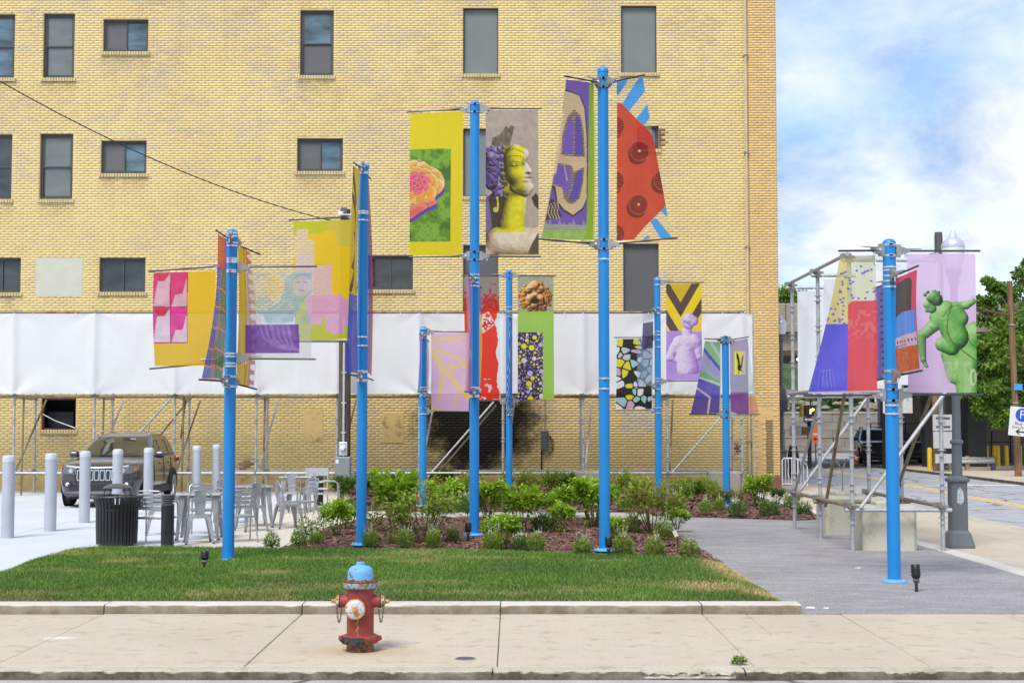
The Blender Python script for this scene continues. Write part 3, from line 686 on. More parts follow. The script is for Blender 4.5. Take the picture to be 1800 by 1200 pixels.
# wooden pole in front of the tarpaulin carrying the meter, cabinet and camera
PY = 37.0
def px_(px): return (px-900)/FOC*PY
def pz_(py): return at(606, py, PY).z
post = thing('utility_pole', 'dark weathered wooden utility pole standing before the white tarpaulin', 'utility pole', (px_(606), PY, 0))
build('pole', MB().path([(px_(606), PY, -.1), (px_(606), PY, 4), (px_(605), PY, pz_(369))], [.165, .155, .135], 16), mcol('dark_timber', (.085, .07, .045), .85, 0, .25, 3, .4, 14), post)
build('conduit', MB().path([(px_(606), PY-.185, pz_(560)), (px_(606), PY-.185, pz_(840))], .03, 8), M_galv, post)
m = MB()
for py in (600, 655, 708, 760): m.box((px_(606), PY-.18, pz_(py)), (.12, .06, .03))
build('conduit_clip', m, M_galv, post, smooth=False)
mt = thing('electricity_meter', 'grey electricity meter with round glass dial on the dark wooden pole', 'meter', (px_(606), PY-.2, 1.2))
build('meter_box', MB().bbox((px_(606), PY-.25, pz_(788)), (.22, .12, .34), .012), M_galv, mt, smooth=False)
build('meter_dial', MB().lathe([(.075, 0), (.075, .05), (.05, .085), (.0, .09)], 20, (px_(606), PY-.31, pz_(787)), Matrix.Rotation(math.pi/2, 3, 'X')), M_lenswhite, mt)
cb = thing('electrical_cabinet', 'grey steel electrical cabinet low on the dark wooden pole', 'cabinet', (px_(606), PY-.3, .5))
M_cab = mcol('cabinet_grey', (.22, .24, .26), .5, .1, .06, 3)
build('cabinet_body', MB().bbox((px_(606), PY-.29, pz_(821)), (.41, .2, .56), .015), M_cab, cb, smooth=False)
build('cabinet_door', MB().bbox((px_(606), PY-.395, pz_(821)), (.37, .02, .51), .006), M_cab, cb, smooth=False)
build('warning_label', MB().box((px_(597), PY-.408, pz_(810)), (.08, .004, .10)), M_white, cb, smooth=False)
gb = thing('wall_box', 'narrow dark grey utility box on the sooty wall with loose cables', 'utility box', (wx(957), WY-.1, 1.9))
p = at(957, 773, WY)
build('box_body', MB().bbox((p.x, WY-.09, p.z), (.215, .16, .56), .03), M_dkgrey, gb, smooth=False)
build('conduit', MB().path([(p.x, WY-.06, p.z+.27), (p.x+.01, WY-.06, p.z+1.2)], .014, 6), M_galvd, gb)
m = MB()
for k in range(3): m.path([(p.x+.1, WY-.05, p.z+.15), (p.x+.19+.03*k, WY-.05, p.z+.02), (p.x+.2+.02*k, WY-.05, p.z-.3), (p.x+.12, WY-.04, p.z-.34-.04*k)], .007, 5)
m.path([(p.x-.08, WY-.04, p.z-.27), (p.x-.085, WY-.04, p.z-.95)], .022, 6)
build('loose_cable', m, M_blackm, gb)
# camera and overhead cable
fx = thing('security_camera', 'small white security camera near the top of the dark wooden pole', 'camera', (px_(605), PY-.2, 7.3))
p = at(603, 374, PY-.25); WC = PY
build('bracket', MB().box((p.x+.02, WC-.17, p.z+.03), (.16, .12, .22)), M_dkgrey, fx, smooth=False)
build('camera_head', MB().lathe([(.0, -.06), (.06, -.05), (.075, 0), (.06, .05), (0, .07)], 14, (p.x-.05, WC-.30, p.z-.03)), M_lenswhite, fx)
build('arm', MB().path([(p.x-.18, WC-.32, p.z+.02), (p.x+.06, WC-.2, p.z+.02)], .018, 6), M_galv, fx)
pts = []
A_, B_ = at(-60, 108, 30.5), at(603, 393, PY-.1)
for i in range(49):
    t = (i-24)/24; q_ = B_+(A_-B_)*(1-t); q_.z -= 1.656*t*(1-t); pts.append(q_)
tag(build('overhead_cable', MB().path(pts, .013, 6), M_blackm), 'black overhead cable sloping down across the yellow wall', 'cable')
# ------------------------------------------------------------------ scaffolding along the wall with its white sheet
YFR, YBK = 37.7, 39.35
scf = thing('wall_scaffold', 'long galvanised tube scaffold standing along the yellow brick wall', 'scaffold', (-3, YFR, 0))
SXs = [(px-900)/FOC*YFR for px in (-116, 26, 167, 308, 451, 593, 737, 884, 1025, 1173, 1303)]
M_tube = galv('scaffold_tube', (.45, .455, .465), .5, .55, ((.24, .15, .09), .62, 5))
M_tubed = galv('old_scaffold_tube', (.25, .215, .15), .6, .4, ((.20, .10, .05), .54, 4))
def standard_mesh(x, y, z0, z1, r=.031, step=.50, nros=99):
    m = MB(); m.tube((x, y, z0), (x, y, z1), r, 10)
    z = z0+.42; k = 0
    while z < z1-.05 and k < nros:
        for dz in (0, .085): m.lathe([(r, -.008), (r+.030, -.006), (r+.030, .006), (r, .008)], 12, (x, y, z+dz))
        z += step; k += 1
    m.box((x, y, z0+.006), (.15, .15, .012)); m.tube((x, y, z0), (x, y, z0+.2), .02, 8)
    return m
ZB, ZL, ZT = .60, 2.62, 4.84
for x in SXs:
    build('standard', standard_mesh(x, YFR, .0, 4.92), M_tube, scf); build('standard', standard_mesh(x+.01, YBK, .0, 4.9), M_tube, scf)
def coupler(m, p): m.box(p, (.11, .11, .10), R(20)); m.box((p[0]+.03, p[1]-.03, p[2]+.02), (.13, .05, .05), R(40))
for y in (YFR-.06, YBK):
    for z, mt_ in ((ZB, M_tube), (ZL, M_tubed), (ZT, M_tubed)):
        for a, b in zip(SXs[:-1], SXs[1:]): build('ledger', MB().tube((a+.02, y, z), (b-.02, y, z), .027, 8), mt_, scf)
m = MB()
for x in SXs:
    for y in (YFR, YBK):
        for z in (ZB, ZL, ZT): coupler(m, (x, y, z))
    for z in (ZB, ZL, ZT): m.tube((x+.05, YFR, z-.05), (x+.05, YBK, z-.05), .025, 8)
tag(build('couplers', m, M_clamp, scf, smooth=False), kind='stuff')
for i, x in enumerate(SXs[:-1]):       # raking braces front to back and dark props
    build('brace', MB().tube((x+.05, YFR+.02, .62), (x+.32, YBK-.05, ZL-.08), .027, 8), M_tubed if i % 2 else M_tube, scf)
    if i in (1, 2, 3, 4): build('prop', MB().tube((x+.17, YFR+.15, 0), (x+.20, YFR+.15, ZL), .028, 8), M_tubed, scf)
for (pxa, pya, pxb, pyb, Y, mm) in ((182, 830, 303, 697, YFR-.03, M_tube), (228, 832, 332, 702, YBK+.05, M_tubed), (752, 838, 868, 706, YFR-.03, M_tube), (764, 838, 872, 712, YFR+.06, M_tubed), (1180, 832, 1282, 716, YFR-.03, M_tube), (318, 770, 326, 702, YFR+.3, mcol('rusty_tube', (.26, .12, .06), .8, .2, .3, 8))):
    build('brace', MB().tube(at(pxa, pya, Y), at(pxb, pyb, Y), .027, 8), mm, scf)
blk = None
for k, (px, lab) in enumerate([(1028, 'grey concrete ballast block at the wall scaffold behind the tallest blue pole'), (1272, 'grey concrete ballast block at the wall scaffold behind the short pole near the corner')]):
    c = at(px, 865, YFR-.6)
    o = thing('ballast_block', lab, 'concrete block', (c.x, YFR-.55, 0), 0, 'ballast blocks at the wall scaffold')
    m = MB().bbox((0, 0, .33), (.82, .6, .66), .04); m.box((0, 0, .675), (.3, .12, .04))
    build('block_body', m, M_old, o, local=True, smooth=False)
# white sheet: one long tarpaulin lashed to the front
def tarp_mat():
    a = G('white_tarpaulin'); v = a.obj(); n_ = a.noise(v, .8, 5, .6)
    c = a.mix(a.ramp(n_, [(.3, 0), (.7, 1)]), (.72, .74, .78), (.77, .79, .825))
    c = a.mix(a.math('MULTIPLY', a.ramp(a.noise(v, 2.6, 7, .7), [(.58, 0), (.75, 1)]), .2), c, (.62, .6, .58))
    d = a.pbr(c, .5, 0, a.bump(a.math('ADD', a.noise(v, 3, 5, .6, 1.5), a.math('MULTIPLY', a.noise(v, 140, 2), .05)), .14, .06), .4)
    return a.done(a.n('ShaderNodeMixShader', {0: .25, 1: d, 2: a.n('ShaderNodeBsdfTranslucent', {'Color': c}).outputs[0]}).outputs[0])
M_tarp = tarp_mat()
def cloth_grid(name, P00, P10, P01, P11, nx, ny, disp, mat, parent, th=0, nrm=(0, -1, 0)):
    P00, P10, P01, P11 = [np.array(p) for p in (P00, P10, P01, P11)]
    U, V = np.meshgrid(np.linspace(0, 1, nx+1), np.linspace(0, 1, ny+1))
    P = ((1-U)*(1-V))[..., None]*P00+(U*(1-V))[..., None]*P10+((1-U)*V)[..., None]*P01+(U*V)[..., None]*P11
    P = P+disp(U, V, P)[..., None]*np.array(nrm)
    i = np.arange((nx+1)*(ny+1)).reshape(ny+1, nx+1)
    F = np.stack([i[:-1, :-1], i[1:, :-1], i[1:, 1:], i[:-1, 1:]], -1).reshape(-1, 4)
    q = np.array(origin(parent)) if parent is not None else 0
    return np_mesh(name, P.reshape(-1, 3)-q, F, mat, parent, smooth=True)
tx0, tx1 = SXs[0]-.5, (1322-900)/FOC*YFR
ts = thing('white_tarpaulin', 'long white tarpaulin strip lashed across the wall scaffold', 'tarpaulin', (-4, YFR-.1, 2.7))
SXA = np.array(SXs)
def tdisp(U, V, P):
    x, z = P[..., 0], P[..., 2]
    d = np.min(np.abs(x[..., None]-SXA), -1); t = np.clip(d/1.05, 0, 1)
    base = .06*np.exp(-(d/.10)**2)-.03*np.sin(t*math.pi/2)**.7
    # folds radiating from the lashings at the foot and head of each standard
    dx = x[..., None]-SXA; near = np.argmin(np.abs(dx), -1); dxn = np.take_along_axis(dx, near[..., None], -1)[..., 0]
    zb = (1-V)*2.1+.05; ang = np.arctan2(dxn, zb); fold = .034*np.array([.3,1.1,.5,.25,.9,.4,1.0,.3,.8,.5,1.2])[near]*np.sin(ang*(4+near*37%4)+near*1.7)*.6*np.exp(-((1-V)*2.2))*np.clip(d/.12, 0, 1)
    ang2 = np.arctan2(dxn, V*2.1+.05); fold += .018*np.array([.9,.3,.6,1.1,.3,.8,.4,1.0,.2,.9,.6])[near]*np.sin(ang2*(5+near*23%4)+near*2.9)*np.exp(-V*2.6)*np.clip(d/.12, 0, 1)
    return base+fold+.012*(fbm(x*1.2, z*1.5+near, 5, 4)-.5)+.012*np.sin(x*3.1+z*.8)
cloth_grid('sheet', (tx0, YFR-.14, 4.80), (tx1, YFR-.14, 4.80), (tx0, YFR-.14, 2.69), (tx1, YFR-.14, 2.69), 420, 56, tdisp, M_tarp, ts)
m = MB()
for x in SXs:
    for z in (4.80, 2.70):
        for k in range(3): m.path([(x-.5+.5*k, YFR-.2, z-.03), (x-.5+.5*k, YFR-.1, z+.05)], .006, 4)
build('lashing', m, M_whitepaint, ts)
m = MB().tube((tx1+.02, YFR-.1, .0), (tx1+.02, YFR-.1, 4.85), .02, 8)
build('edge_pole', m, M_tube, scf)

# ------------------------------------------------------------------ free-standing scaffold tower by the road
tw = thing('scaffold_tower', 'free standing scaffold tower with ballast blocks on the gravel pad', 'scaffold', (5.75, 23.3, 0))
TX0, TX1, TY = 5.06, 6.40, (21.25, 23.45, 25.6)
for j, y in enumerate(TY):
    for x in (TX0, TX1): build('standard', standard_mesh(x, y, .0, 4.42, .032, .5), M_tube, tw)
zt = 4.36
for y in TY:
    for z, mm in ((.62, M_tubed if y == TY[1] else M_tube), (2.38, M_tube), (zt-.02, M_tube)):
        build('ledger', MB().tube((TX0-.12, y-.05, z), (TX1+.12, y-.05, z), .03, 8), mm, tw)
for x in (TX0, TX1):
    for z, mm in ((.68, M_tubed), (2.44, M_tube), (zt+.06, M_tube)):
        build('transom', MB().tube((x-.06, TY[0]-.15, z), (x-.06, TY[2]+.2, z), .03, 8), mm, tw)
for (a, b, mm) in (((TX0+.02, TY[2]-.1, .62), (TX1-.02, TY[2]-.1, 2.38), M_tube), ((TX0+.1, TY[0]-.1, .66), (TX1+.04, TY[0]-.1, 2.36), M_tube), ((TX0+.06, TY[1]-.1, .55), (TX0+.06, TY[0]+.6, 2.42), M_tubed), ((TX1-.06, TY[1]+.3, .66), (TX1-.02, TY[0]+.3, 2.4), M_tubed), ((TX0, TY[2], .66), (TX0+.05, TY[1], 2.4), M_tube)):
    build('brace', MB().tube(a, b, .028, 8), mm, tw)
m = MB()
for y in TY:
    for x in (TX0, TX1):
        for z in (.64, 2.42, zt): coupler(m, (x, y-.02, z)); coupler(m, (x-.05, y+.02, z+.04))
tag(build('couplers', m, M_clamp, tw, smooth=False), kind='stuff')
tl = ['white sheet on the rear frame of the free standing scaffold tower', 'white sheet on the middle frame of the scaffold tower', 'white sheet on the front frame behind the polka dot banner']
for k, y in enumerate((TY[2]-.12, TY[1]-.12, TY[0]-.12)):
    q = thing('scaffold_sheet', tl[k], 'tarpaulin', (TX0, y, 2.45), 0, 'white sheets on the scaffold tower')
    x0 = TX0+.07
    cloth_grid('sheet', (x0, y, zt-.09), (TX1-.04, y, zt-.09), (x0-.01, y, 2.47), (TX1-.02, y, 2.47), 40, 50, lambda U, V, P: .03*np.sin(U*math.pi)*(1-V*.4)+.025*(fbm(P[..., 0]*2.5+k, P[..., 2]*.9, 8+k, 3)-.5)+.014*np.sin(U*19+V*2), M_tarp, q)
    m = MB()
    for i in range(5):
        xx = x0+(TX1-.04-x0)*i/4; m.path([(xx, y-.012, zt-.10), (xx, y+.07, zt-.01)], .006, 4)
    build('lashing', m, M_whitepaint, q)
for k, (px, py, d, lab) in enumerate([(1491, 940, (.77, .74, .66), 'weathered concrete ballast block under the rear of the scaffold tower'), (1568, 968, (.80, .76, .66), 'weathered concrete ballast block behind the nearest blue pole on the gravel')]):
    c = g(px, py); o = thing('ballast_block', lab, 'concrete block', (c.x, c.y+d[1]/2, 0), R(-3 if k else 2), 'ballast blocks of the scaffold tower')
    m = MB().bbox((0, 0, d[2]/2), d, .05)
    build('block_body', m, M_block, o, local=True, smooth=False)
    build('lifting_key', MB().bbox((0, 0, d[2]+.03), (.34, .5, .07), .02), M_block, o, local=True, smooth=False)
    if not k:
        mm = MB(); mm.path([(0, 0, d[2]+.05), (0, 0, d[2]+.42), (-.12, 0, d[2]+.62)], .012, 6); mm.path([(0, 0, d[2]+.42), (.08, 0, d[2]+.64)], .012, 6); mm.path([(-.12, 0, d[2]+.62), (-.18, 0, d[2]+.8)], .02, 6)
        build('anchor_cable', mm, M_galvd, o, local=True)
# ------------------------------------------------------------------ blue poles
PR = .0785
POLES = {}
for nm, px, pyb, pyt, lab, n_extra in (
    ('a', 401, 985, 404, 'blue banner pole standing in the lawn beside the cafe chairs', [520, 845]),
    ('b', 635, 957, 287, 'blue banner pole at the lawn edge between translucent banner and rose banner', [600, 760]),
    ('c', 833.5, 940, 178, 'blue banner pole carrying the rose banner and the statue head banner', []),
    ('d', 1063, 967, 119, 'tallest blue banner pole carrying the purple letter banner and red stud banner', []),
    ('e', 1572, 1022, 421, 'nearest blue banner pole on the gravel pad with spotlight beside it', []),
    ('f', 743, 889, 574, 'short blue banner pole left of the sooty wall with pink and yellow banner', []),
    ('g', 895, 877, 475, 'blue banner pole carrying the lion banner before the sooty wall', []),
    ('h', 1157.5, 874, 487, 'blue banner pole carrying the yellow and brown chevron banner', []),
    ('i', 1277.5, 889, 590, 'shortest blue banner pole at the right end of the white tarpaulin', [])):
    z0 = {'a': .075, 'b': .085, 'c': .085, 'd': .085}.get(nm, .085 if nm in 'fghi' else .006)
    p = g(px, pyb, z0); zt = at(px, pyt, p.y).z
    o = thing('banner_pole', lab, 'banner pole', (p.x, p.y, z0), 0, 'blue banner poles on the plaza')
    h = zt-z0
    build('shaft', MB().lathe([(PR, -.25), (PR, h-.065)], 32), M_blue, o, local=True)
    build('cap', MB().lathe([(PR+.005, h-.075), (PR+.005, h-.04), (PR*.86, h-.014), (PR*.5, h+.004), (0, h+.008)], 32), M_blue, o, local=True)
    fl = MB().lathe([(.155, 0), (.155, .012), (.15, .02), (.09, .024), (.086, .03), (PR, .034)], 32)
    f_ = build('base_flange', fl, M_blueflange, o, local=True)
    for k in range(6): build('anchor_bolt', MB().lathe([(.012, .012), (.012, .034), (0, .036)], 6, (.125*math.cos(k*math.pi/3+.3), .125*math.sin(k*math.pi/3+.3), 0)), M_galv, f_, local=True)
    POLES[nm] = dict(o=o, x=p.x, y=p.y, px=px, zt=zt, z0=z0, h=h)
def pole_z(P, py): return at(P['px'], py, P['y']).z-P['z0']
def band(P, z, parent=None):
    b = MB().lathe([(PR+.002, -.010), (PR+.0065, -.010), (PR+.0065, .010), (PR+.002, .010)], 24, (0, 0, z)); 
    b.box((0, -PR-.012, z), (.035, .022, .028))
    return build('band', b, M_band, parent or P['o'], local=True)
def bracket(P, z, az):                # cast bracket clamped to the pole by two bands, pointing along az
    d = Vector((math.cos(az), math.sin(az), 0)); s_ = Vector((-d.y, d.x, 0)); m = MB()
    m.box(d*(PR+.028)+Vector((0, 0, z)), (.056, .06, .15), az)
    rings = []
    for t, w, h_ in ((PR+.05, .03, .055), (PR+.12, .024, .032), (PR+.17, .016, .018)):
        c = d*t+Vector((0, 0, z)); rings.append([c+s_*a_*w+Vector((0, 0, b_*h_)) for a_, b_ in ((-1, -1), (1, -1), (1, 1), (-1, 1))])
    m.loft(rings)
    m.tube(d*(PR+.10)+s_*.02+Vector((0, 0, z+.025)), d*(PR+.33)+s_*.045+Vector((0, 0, z+.03)), .012, 8, .004)
    o = build('banner_bracket', m, M_clamp, P['o'], local=True, smooth=False)
    mm = MB(); mm.lathe([(.018, -.03), (.018, .03)], 8, d*(PR+.07)+s_*.035+Vector((0, 0, z)), Matrix.Rotation(math.pi/2, 3, 'X')); mm.lathe([(.013, -.05), (.013, .05)], 8, d*(PR+.12)+Vector((0, 0, z-.03)))
    build('bracket_bolt', mm, M_band, o, local=True)
    for dz in (-.066, .066): band(P, z+dz, o)
    return o
for nm, ys in (('a', [455]), ('b', [376]), ('d', [456, 665, 683]), ('e', [470, 712, 727]), ('f', [717]), ('g', [540]), ('h', [583, 610, 670])):
    for y in ys: band(POLES[nm], pole_z(POLES[nm], y))
# ------------------------------------------------------------------ printed mesh banners
def banner_mat():
    a = G('printed_mesh_fabric')
    c = a.n('ShaderNodeAttribute', attribute_name='print').outputs['Color']
    op = a.n('ShaderNodeAttribute', attribute_name='opacity').outputs['Fac']
    v = a.obj(); w = a.noise(a.n('ShaderNodeMapping', {'Vector': v, 'Scale': (26, 26, .7)}).outputs[0], 1, 4, .6)
    cc = a.mix(a.math('MULTIPLY', w, .22), c, a.mix(1.0, c, (.72, .72, .72), 'MULTIPLY'))
    b = a.bump(a.noise(v, 7, 3), .18, .02)
    d = a.pbr(cc, .58, 0, b, .25)
    s_ = a.n('ShaderNodeMixShader', {0: .38, 1: d, 2: a.n('ShaderNodeBsdfTranslucent', {'Color': cc}).outputs[0]}).outputs[0]
    return a.done(a.n('ShaderNodeMixShader', {0: op, 1: a.n('ShaderNodeBsdfTransparent').outputs[0], 2: s_}).outputs[0])
M_print = banner_mat()
class Art:
    def __init__(s, w, h, crop, bg, op=.95, dens=.9):
        s.nx, s.ny = max(10, int(w*dens)), max(20, int(h*dens)); s.asp = h/w
        s.U, s.V = np.meshgrid(np.linspace(0, 1, s.nx+1), np.linspace(0, 1, s.ny+1))
        s.C = np.zeros(s.U.shape+(3,))+np.array(bg); s.O = np.zeros(s.U.shape)+op
        (s.TL, s.TR, s.BR, s.BL) = crop
        l = np.array(s.TL)*(1-s.V[..., None])+np.array(s.BL)*s.V[..., None]; r_ = np.array(s.TR)*(1-s.V[..., None])+np.array(s.BR)*s.V[..., None]
        P = l*(1-s.U[..., None])+r_*s.U[..., None]; s.X, s.Y = P[..., 0], P[..., 1]
    def put(s, m, c, op=None, k=1.0):
        m = np.asarray(m, float)*k; s.C = s.C*(1-m[..., None])+np.asarray(c, float)*m[..., None]
        if op is not None: s.O = s.O*(1-m)+op*m
        return s
    def poly(s, pts): return inpoly(s.X, s.Y, pts)
    def ell(s, x, y, rx, ry=None): return ((s.X-x)/rx)**2+((s.Y-y)/(ry or rx))**2 < 1
    def rect(s, x0, y0, x1, y1): return (s.X >= x0) & (s.X < x1) & (s.Y >= y0) & (s.Y < y1)
    def line(s, pts, w):
        d = np.full(s.X.shape, 1e9)
        for (ax, ay), (bx, by) in zip(pts[:-1], pts[1:]):
            t = np.clip(((s.X-ax)*(bx-ax)+(s.Y-ay)*(by-ay))/((bx-ax)**2+(by-ay)**2+1e-9), 0, 1)
            d = np.minimum(d, np.hypot(s.X-ax-t*(bx-ax), s.Y-ay-t*(by-ay)))
        return d < w/2
    def relief(s, parts, pal, k=10., amb=.0, light=(-.45, -.6, .66), rough=0., rs_=.05, seed=3, gain=1.0, clip=None):
        '''paints a photographed sculpture: rounded masses lit from one side'''
        H = np.full(s.X.shape, -1e3)
        for p in parts:
            x0, y0, r0 = p[:3]; x1, y1, r1 = p[3:] if len(p) > 3 else p
            t = np.clip(((s.X-x0)*(x1-x0)+(s.Y-y0)*(y1-y0))/((x1-x0)**2+(y1-y0)**2+1e-6), 0, 1); r_ = r0+(r1-r0)*t
            q = 1-((s.X-x0-t*(x1-x0))**2+(s.Y-y0-t*(y1-y0))**2)/r_**2
            h = np.where(q > 0, r_*np.sqrt(np.clip(q, 0, 1)), -60*np.abs(q)); m_ = np.maximum(H, h); H = m_+k*np.log(np.exp(np.clip((H-m_)/k, -50, 0))+np.exp(np.clip((h-m_)/k, -50, 0)))*(m_ > 0)
        m = H > k*.75
        if clip is not None: m &= clip
        Hn = np.where(H > 0, H, 0)+rough*(fbm(s.X*rs_, s.Y*rs_, seed, 5, .6)-.5)
        gy = np.gradient(Hn, axis=0)/(np.abs(np.gradient(s.Y, axis=0))+1e-6); gx = np.gradient(Hn, axis=1)/(np.abs(np.gradient(s.X, axis=1))+1e-6)
        n = np.sqrt(gx**2+gy**2+1); l = np.array(light)/np.linalg.norm(light)
        L = np.clip((-gx*l[0]-gy*l[1]+l[2])/n*gain+amb, 0, 1)+.10*(fbm(s.X*rs_*2, s.Y*rs_*2, seed+4, 4)-.5)
        L = .45*L+.55*np.floor(L*6+.5+.5*(fbm(s.X*.12, s.Y*.12, seed+9, 3)-.5))/6; st = np.linspace(0, 1, len(pal)); c = np.stack([np.interp(L, st, [q_[i] for q_ in pal]) for i in range(3)], -1)
        s.C = np.where(m[..., None], c, s.C); s.O = np.where(m, .95, s.O); s.L = L; return m
    def soft(s, x, y, rx, ry, c, k=.8):
        w = np.exp(-((s.X-x)/rx)**2-((s.Y-y)/ry)**2); s.C = s.C*(1-w[..., None]*k)+np.array(c)*w[..., None]*k
    def shade(s, m, amp, sc, seed=1, sx=1):
        n = fbm(s.X*sc*sx, s.Y*sc, seed, 5, .6)-.5; s.C = np.clip(s.C+(np.asarray(m, float)*n*amp)[..., None], 0, 255); return s
FULL = ((0, 0), (1, 0), (1, 1), (0, 1))
def B_out(lab, pole, tl, tr, br, bl, art, rods, bulge=(.03, 0), pair=None, wave=.02):
    P = POLES[pole]; Y = P['y']
    K = [np.array(at(p[0], p[1], Y+(p[2] if len(p) > 2 else 0))) for p in (tl, tr, br, bl)]
    left = (tl[0]+tr[0])/2 < P['px'] if pair is None else pair == 'L'
    o = thing('hanging_banner', lab, 'banner', (float((K[0][0]+K[1][0])/2), Y, float(K[0][2])), 0, 'printed banners hung from the blue poles')
    U, V = art.U, art.V
    L = K[0]*(1-V[..., None])+K[3]*V[..., None]; R_ = K[1]*(1-V[..., None])+K[2]*V[..., None]
    G_ = L*(1-U[..., None])+R_*U[..., None]
    d = (K[1]-K[0])+(K[2]-K[3]); n = np.cross(d, (0, 0, 1)); n = n/np.linalg.norm(n)
    s_ = sum(map(ord, lab)) % 50
    env = np.sin(V*math.pi)
    off = bulge[0]*env*(.4+.6*(1-U if left else U))+wave*env*(np.sin(U*5.2+V*2.3+s_)+.6*np.sin(U*11+s_*2-V*1.7))*.6
    G_ = G_+n*off[..., None]
    if bulge[1]: G_[..., 0] += bulge[1]*env
    i = np.arange(U.size).reshape(U.shape)
    F = np.stack([i[:-1, :-1], i[1:, :-1], i[1:, 1:], i[:-1, 1:]], -1).reshape(-1, 4)
    ob = np_mesh('fabric', G_.reshape(-1, 3)-np.array(origin(o)), F, M_print, o, s2l(np.clip(art.C, 0, 255)).reshape(-1, 3)*.9, 'print', smooth=True)
    a = ob.data.attributes.new('opacity', 'FLOAT', 'POINT'); a.data.foreach_set('value', np.clip(art.O, .0, 1).ravel().astype(np.float32))
    for (pin, pout) in rods:           # the rod leaves the pole and carries the hem
        A = at(P['px'], pin, Y); Bq = at(pout[0], pout[1], Y+(pout[2] if len(pout) > 2 else 0)); dr = (Bq-A).normalized()
        build('rod', MB().tube(A+dr*(PR+.09), Bq, .0125, 8), M_rod, o)
        az = math.atan2(dr.y, dr.x); bracket(P, A.z-P['z0'], az)
    return o

# --- pole a
cr = ((75, 375), (470, 372), (470, 982), (80, 985))
A = Art(105, 165, cr, (241, 196, 24), .94)
A.put(A.rect(70, 370, 293, 835), (222, 48, 120))
for dy, c1, c2, c3 in ((0, (228, 178, 196), (214, 44, 84), (224, 44, 122)), (232, (236, 208, 226), (212, 44, 70), (232, 50, 150))):
    A.put(A.rect(185, 375+dy, 293, 600+dy), c3); A.put(A.rect(70, 375+dy, 183, 600+dy), c3, k=.8)
    A.put(A.poly([(78, 597+dy), (104, 430+dy), (150, 428+dy), (181, 378+dy), (181, 597+dy)]), c1); A.put(A.poly([(90, 378+dy), (168, 378+dy), (146, 430+dy), (106, 430+dy)]), c2)
    A.put(A.poly([(190, 597+dy), (216, 520+dy), (262, 516+dy), (286, 420+dy), (290, 597+dy)]), c1)
A.shade(A.rect(70, 370, 293, 835), 50, .02, 3); A.put(A.line([(183, 372), (183, 835)], 5) | A.line([(75, 602), (293, 602)], 5) | A.line([(75, 835), (293, 835)], 4) | A.line([(292, 372), (292, 835)], 4), (168, 20, 86))
B_out('yellow banner with four pink facet tiles on the left pole', 'a', (270, 480, .1), (379, 476, 0), (379, 642, 0), (272, 643, .1), A, [(467, (261, 477, .15)), (635, (263, 648, .12))], (.03, 0))
A = Art(34, 258, FULL, (92, 98, 186), .88, 1.6)
u, v = A.X, A.Y; w = .03*np.sin(v*22)
A.put(u > .46+w, (100, 128, 74)); A.put(u > .94, (190, 190, 160), .5)
A.put(v < .225, (234, 96, 42)); A.put((v < .225) & (u > .72), (196, 70, 140)); A.shade(v >= .225, 90, 9, 4, 3)
for q in (.37, .50, .645, .79, .91): A.put(np.abs(v-q-.025*(u-.5)-.008*np.sin(u*9)) < .007, (236, 128, 74))
A.put(np.abs(u-.44-w-.1*np.sin(v*13)) < .05, (226, 120, 86), k=.7*(v > .225)); A.put(v > .988, (235, 200, 190))
B_out('edge on banner of blue and green grid with orange top on the left pole', 'a', (383, 412, -.75), (399, 421, -.12), (393, 667, -.12), (354, 667, -.68), A, [(419, (380, 405, -.8)), (670, (350, 667, -.75))], (.06, 0), 'L')
A = Art(34, 250, FULL, (246, 202, 22), .94, 1.4)
u, v = A.X, A.Y
A.put((u > .40) & (u < .50), (236, 150, 20)); A.put(u > .58, (208, 66, 56), .8); A.put(u > .92, (225, 215, 210), .4)
for k in range(14):
    A.put((((u-.84)/.16)**2+((v-.04-k*.074)/.022)**2) < 1, (238, 226, 214), .5)
B_out('edge on yellow and red polka dot banner behind the left pole', 'a', (418, 430, .12), (441, 445, .75), (448, 682, .75), (415, 673, .12), A, [(424, (457, 447, .85)), (671, (451, 684, .85))], (.05, 0), 'R')
cr = ((6, 580), (340, 580), (335, 1025), (6, 1025))
A = Art(116, 156, cr, (208, 206, 205), .42)
m_ = A.rect(56, 600, 340, 858); n_ = fbm(A.X*.012, A.Y*.012, 4, 5, .6)
A.put(m_ & (n_ > .5), (164, 196, 206), .6); A.put(A.poly([(200, 640), (235, 605), (340, 600), (338, 690), (300, 740), (240, 850), (110, 850), (90, 800), (180, 740)]), (150, 186, 200), .72)
A.put(A.ell(288, 655, 48, 66), (206, 192, 196), .75); A.put(A.ell(150, 660, 52, 60), (232, 205, 150), .5); A.put(A.poly([(235, 600), (340, 600), (338, 640), (290, 612), (248, 640), (238, 720), (210, 800), (190, 800)]), (146, 180, 196), .7)
A.put(A.line([(262, 650), (280, 646)], 6) | A.line([(300, 648), (318, 650)], 6) | A.line([(278, 690), (300, 690)], 6) | A.line([(292, 655), (296, 676)], 3), (128, 140, 160), .75)
A.put(A.line([(120, 640), (146, 636)], 5) | A.line([(130, 690), (156, 684)], 5), (150, 180, 190), .6)
A.shade(m_, 50, .03, 8)
A.put(A.rect(6, 858, 276, 1000), (124, 70, 172), .92)
for k in range(6): A.put(A.line([(80+k*28, 865), (100+k*26, 925+8*math.sin(k)), (150+k*18, 965), (200+k*14, 985)], 7+k % 3*3), (168, 120, 204), .92, .8)
A.shade(A.rect(50, 858, 276, 1000), 60, .03, 2)
B_out('translucent banner with pale blue faces and a purple drapery block', 'a', (432, 474), (548, 472, .05), (547, 629, .05), (431, 629), A, [(470, (557, 468, .08)), (630, (555, 631, .05))], (.02, 0))
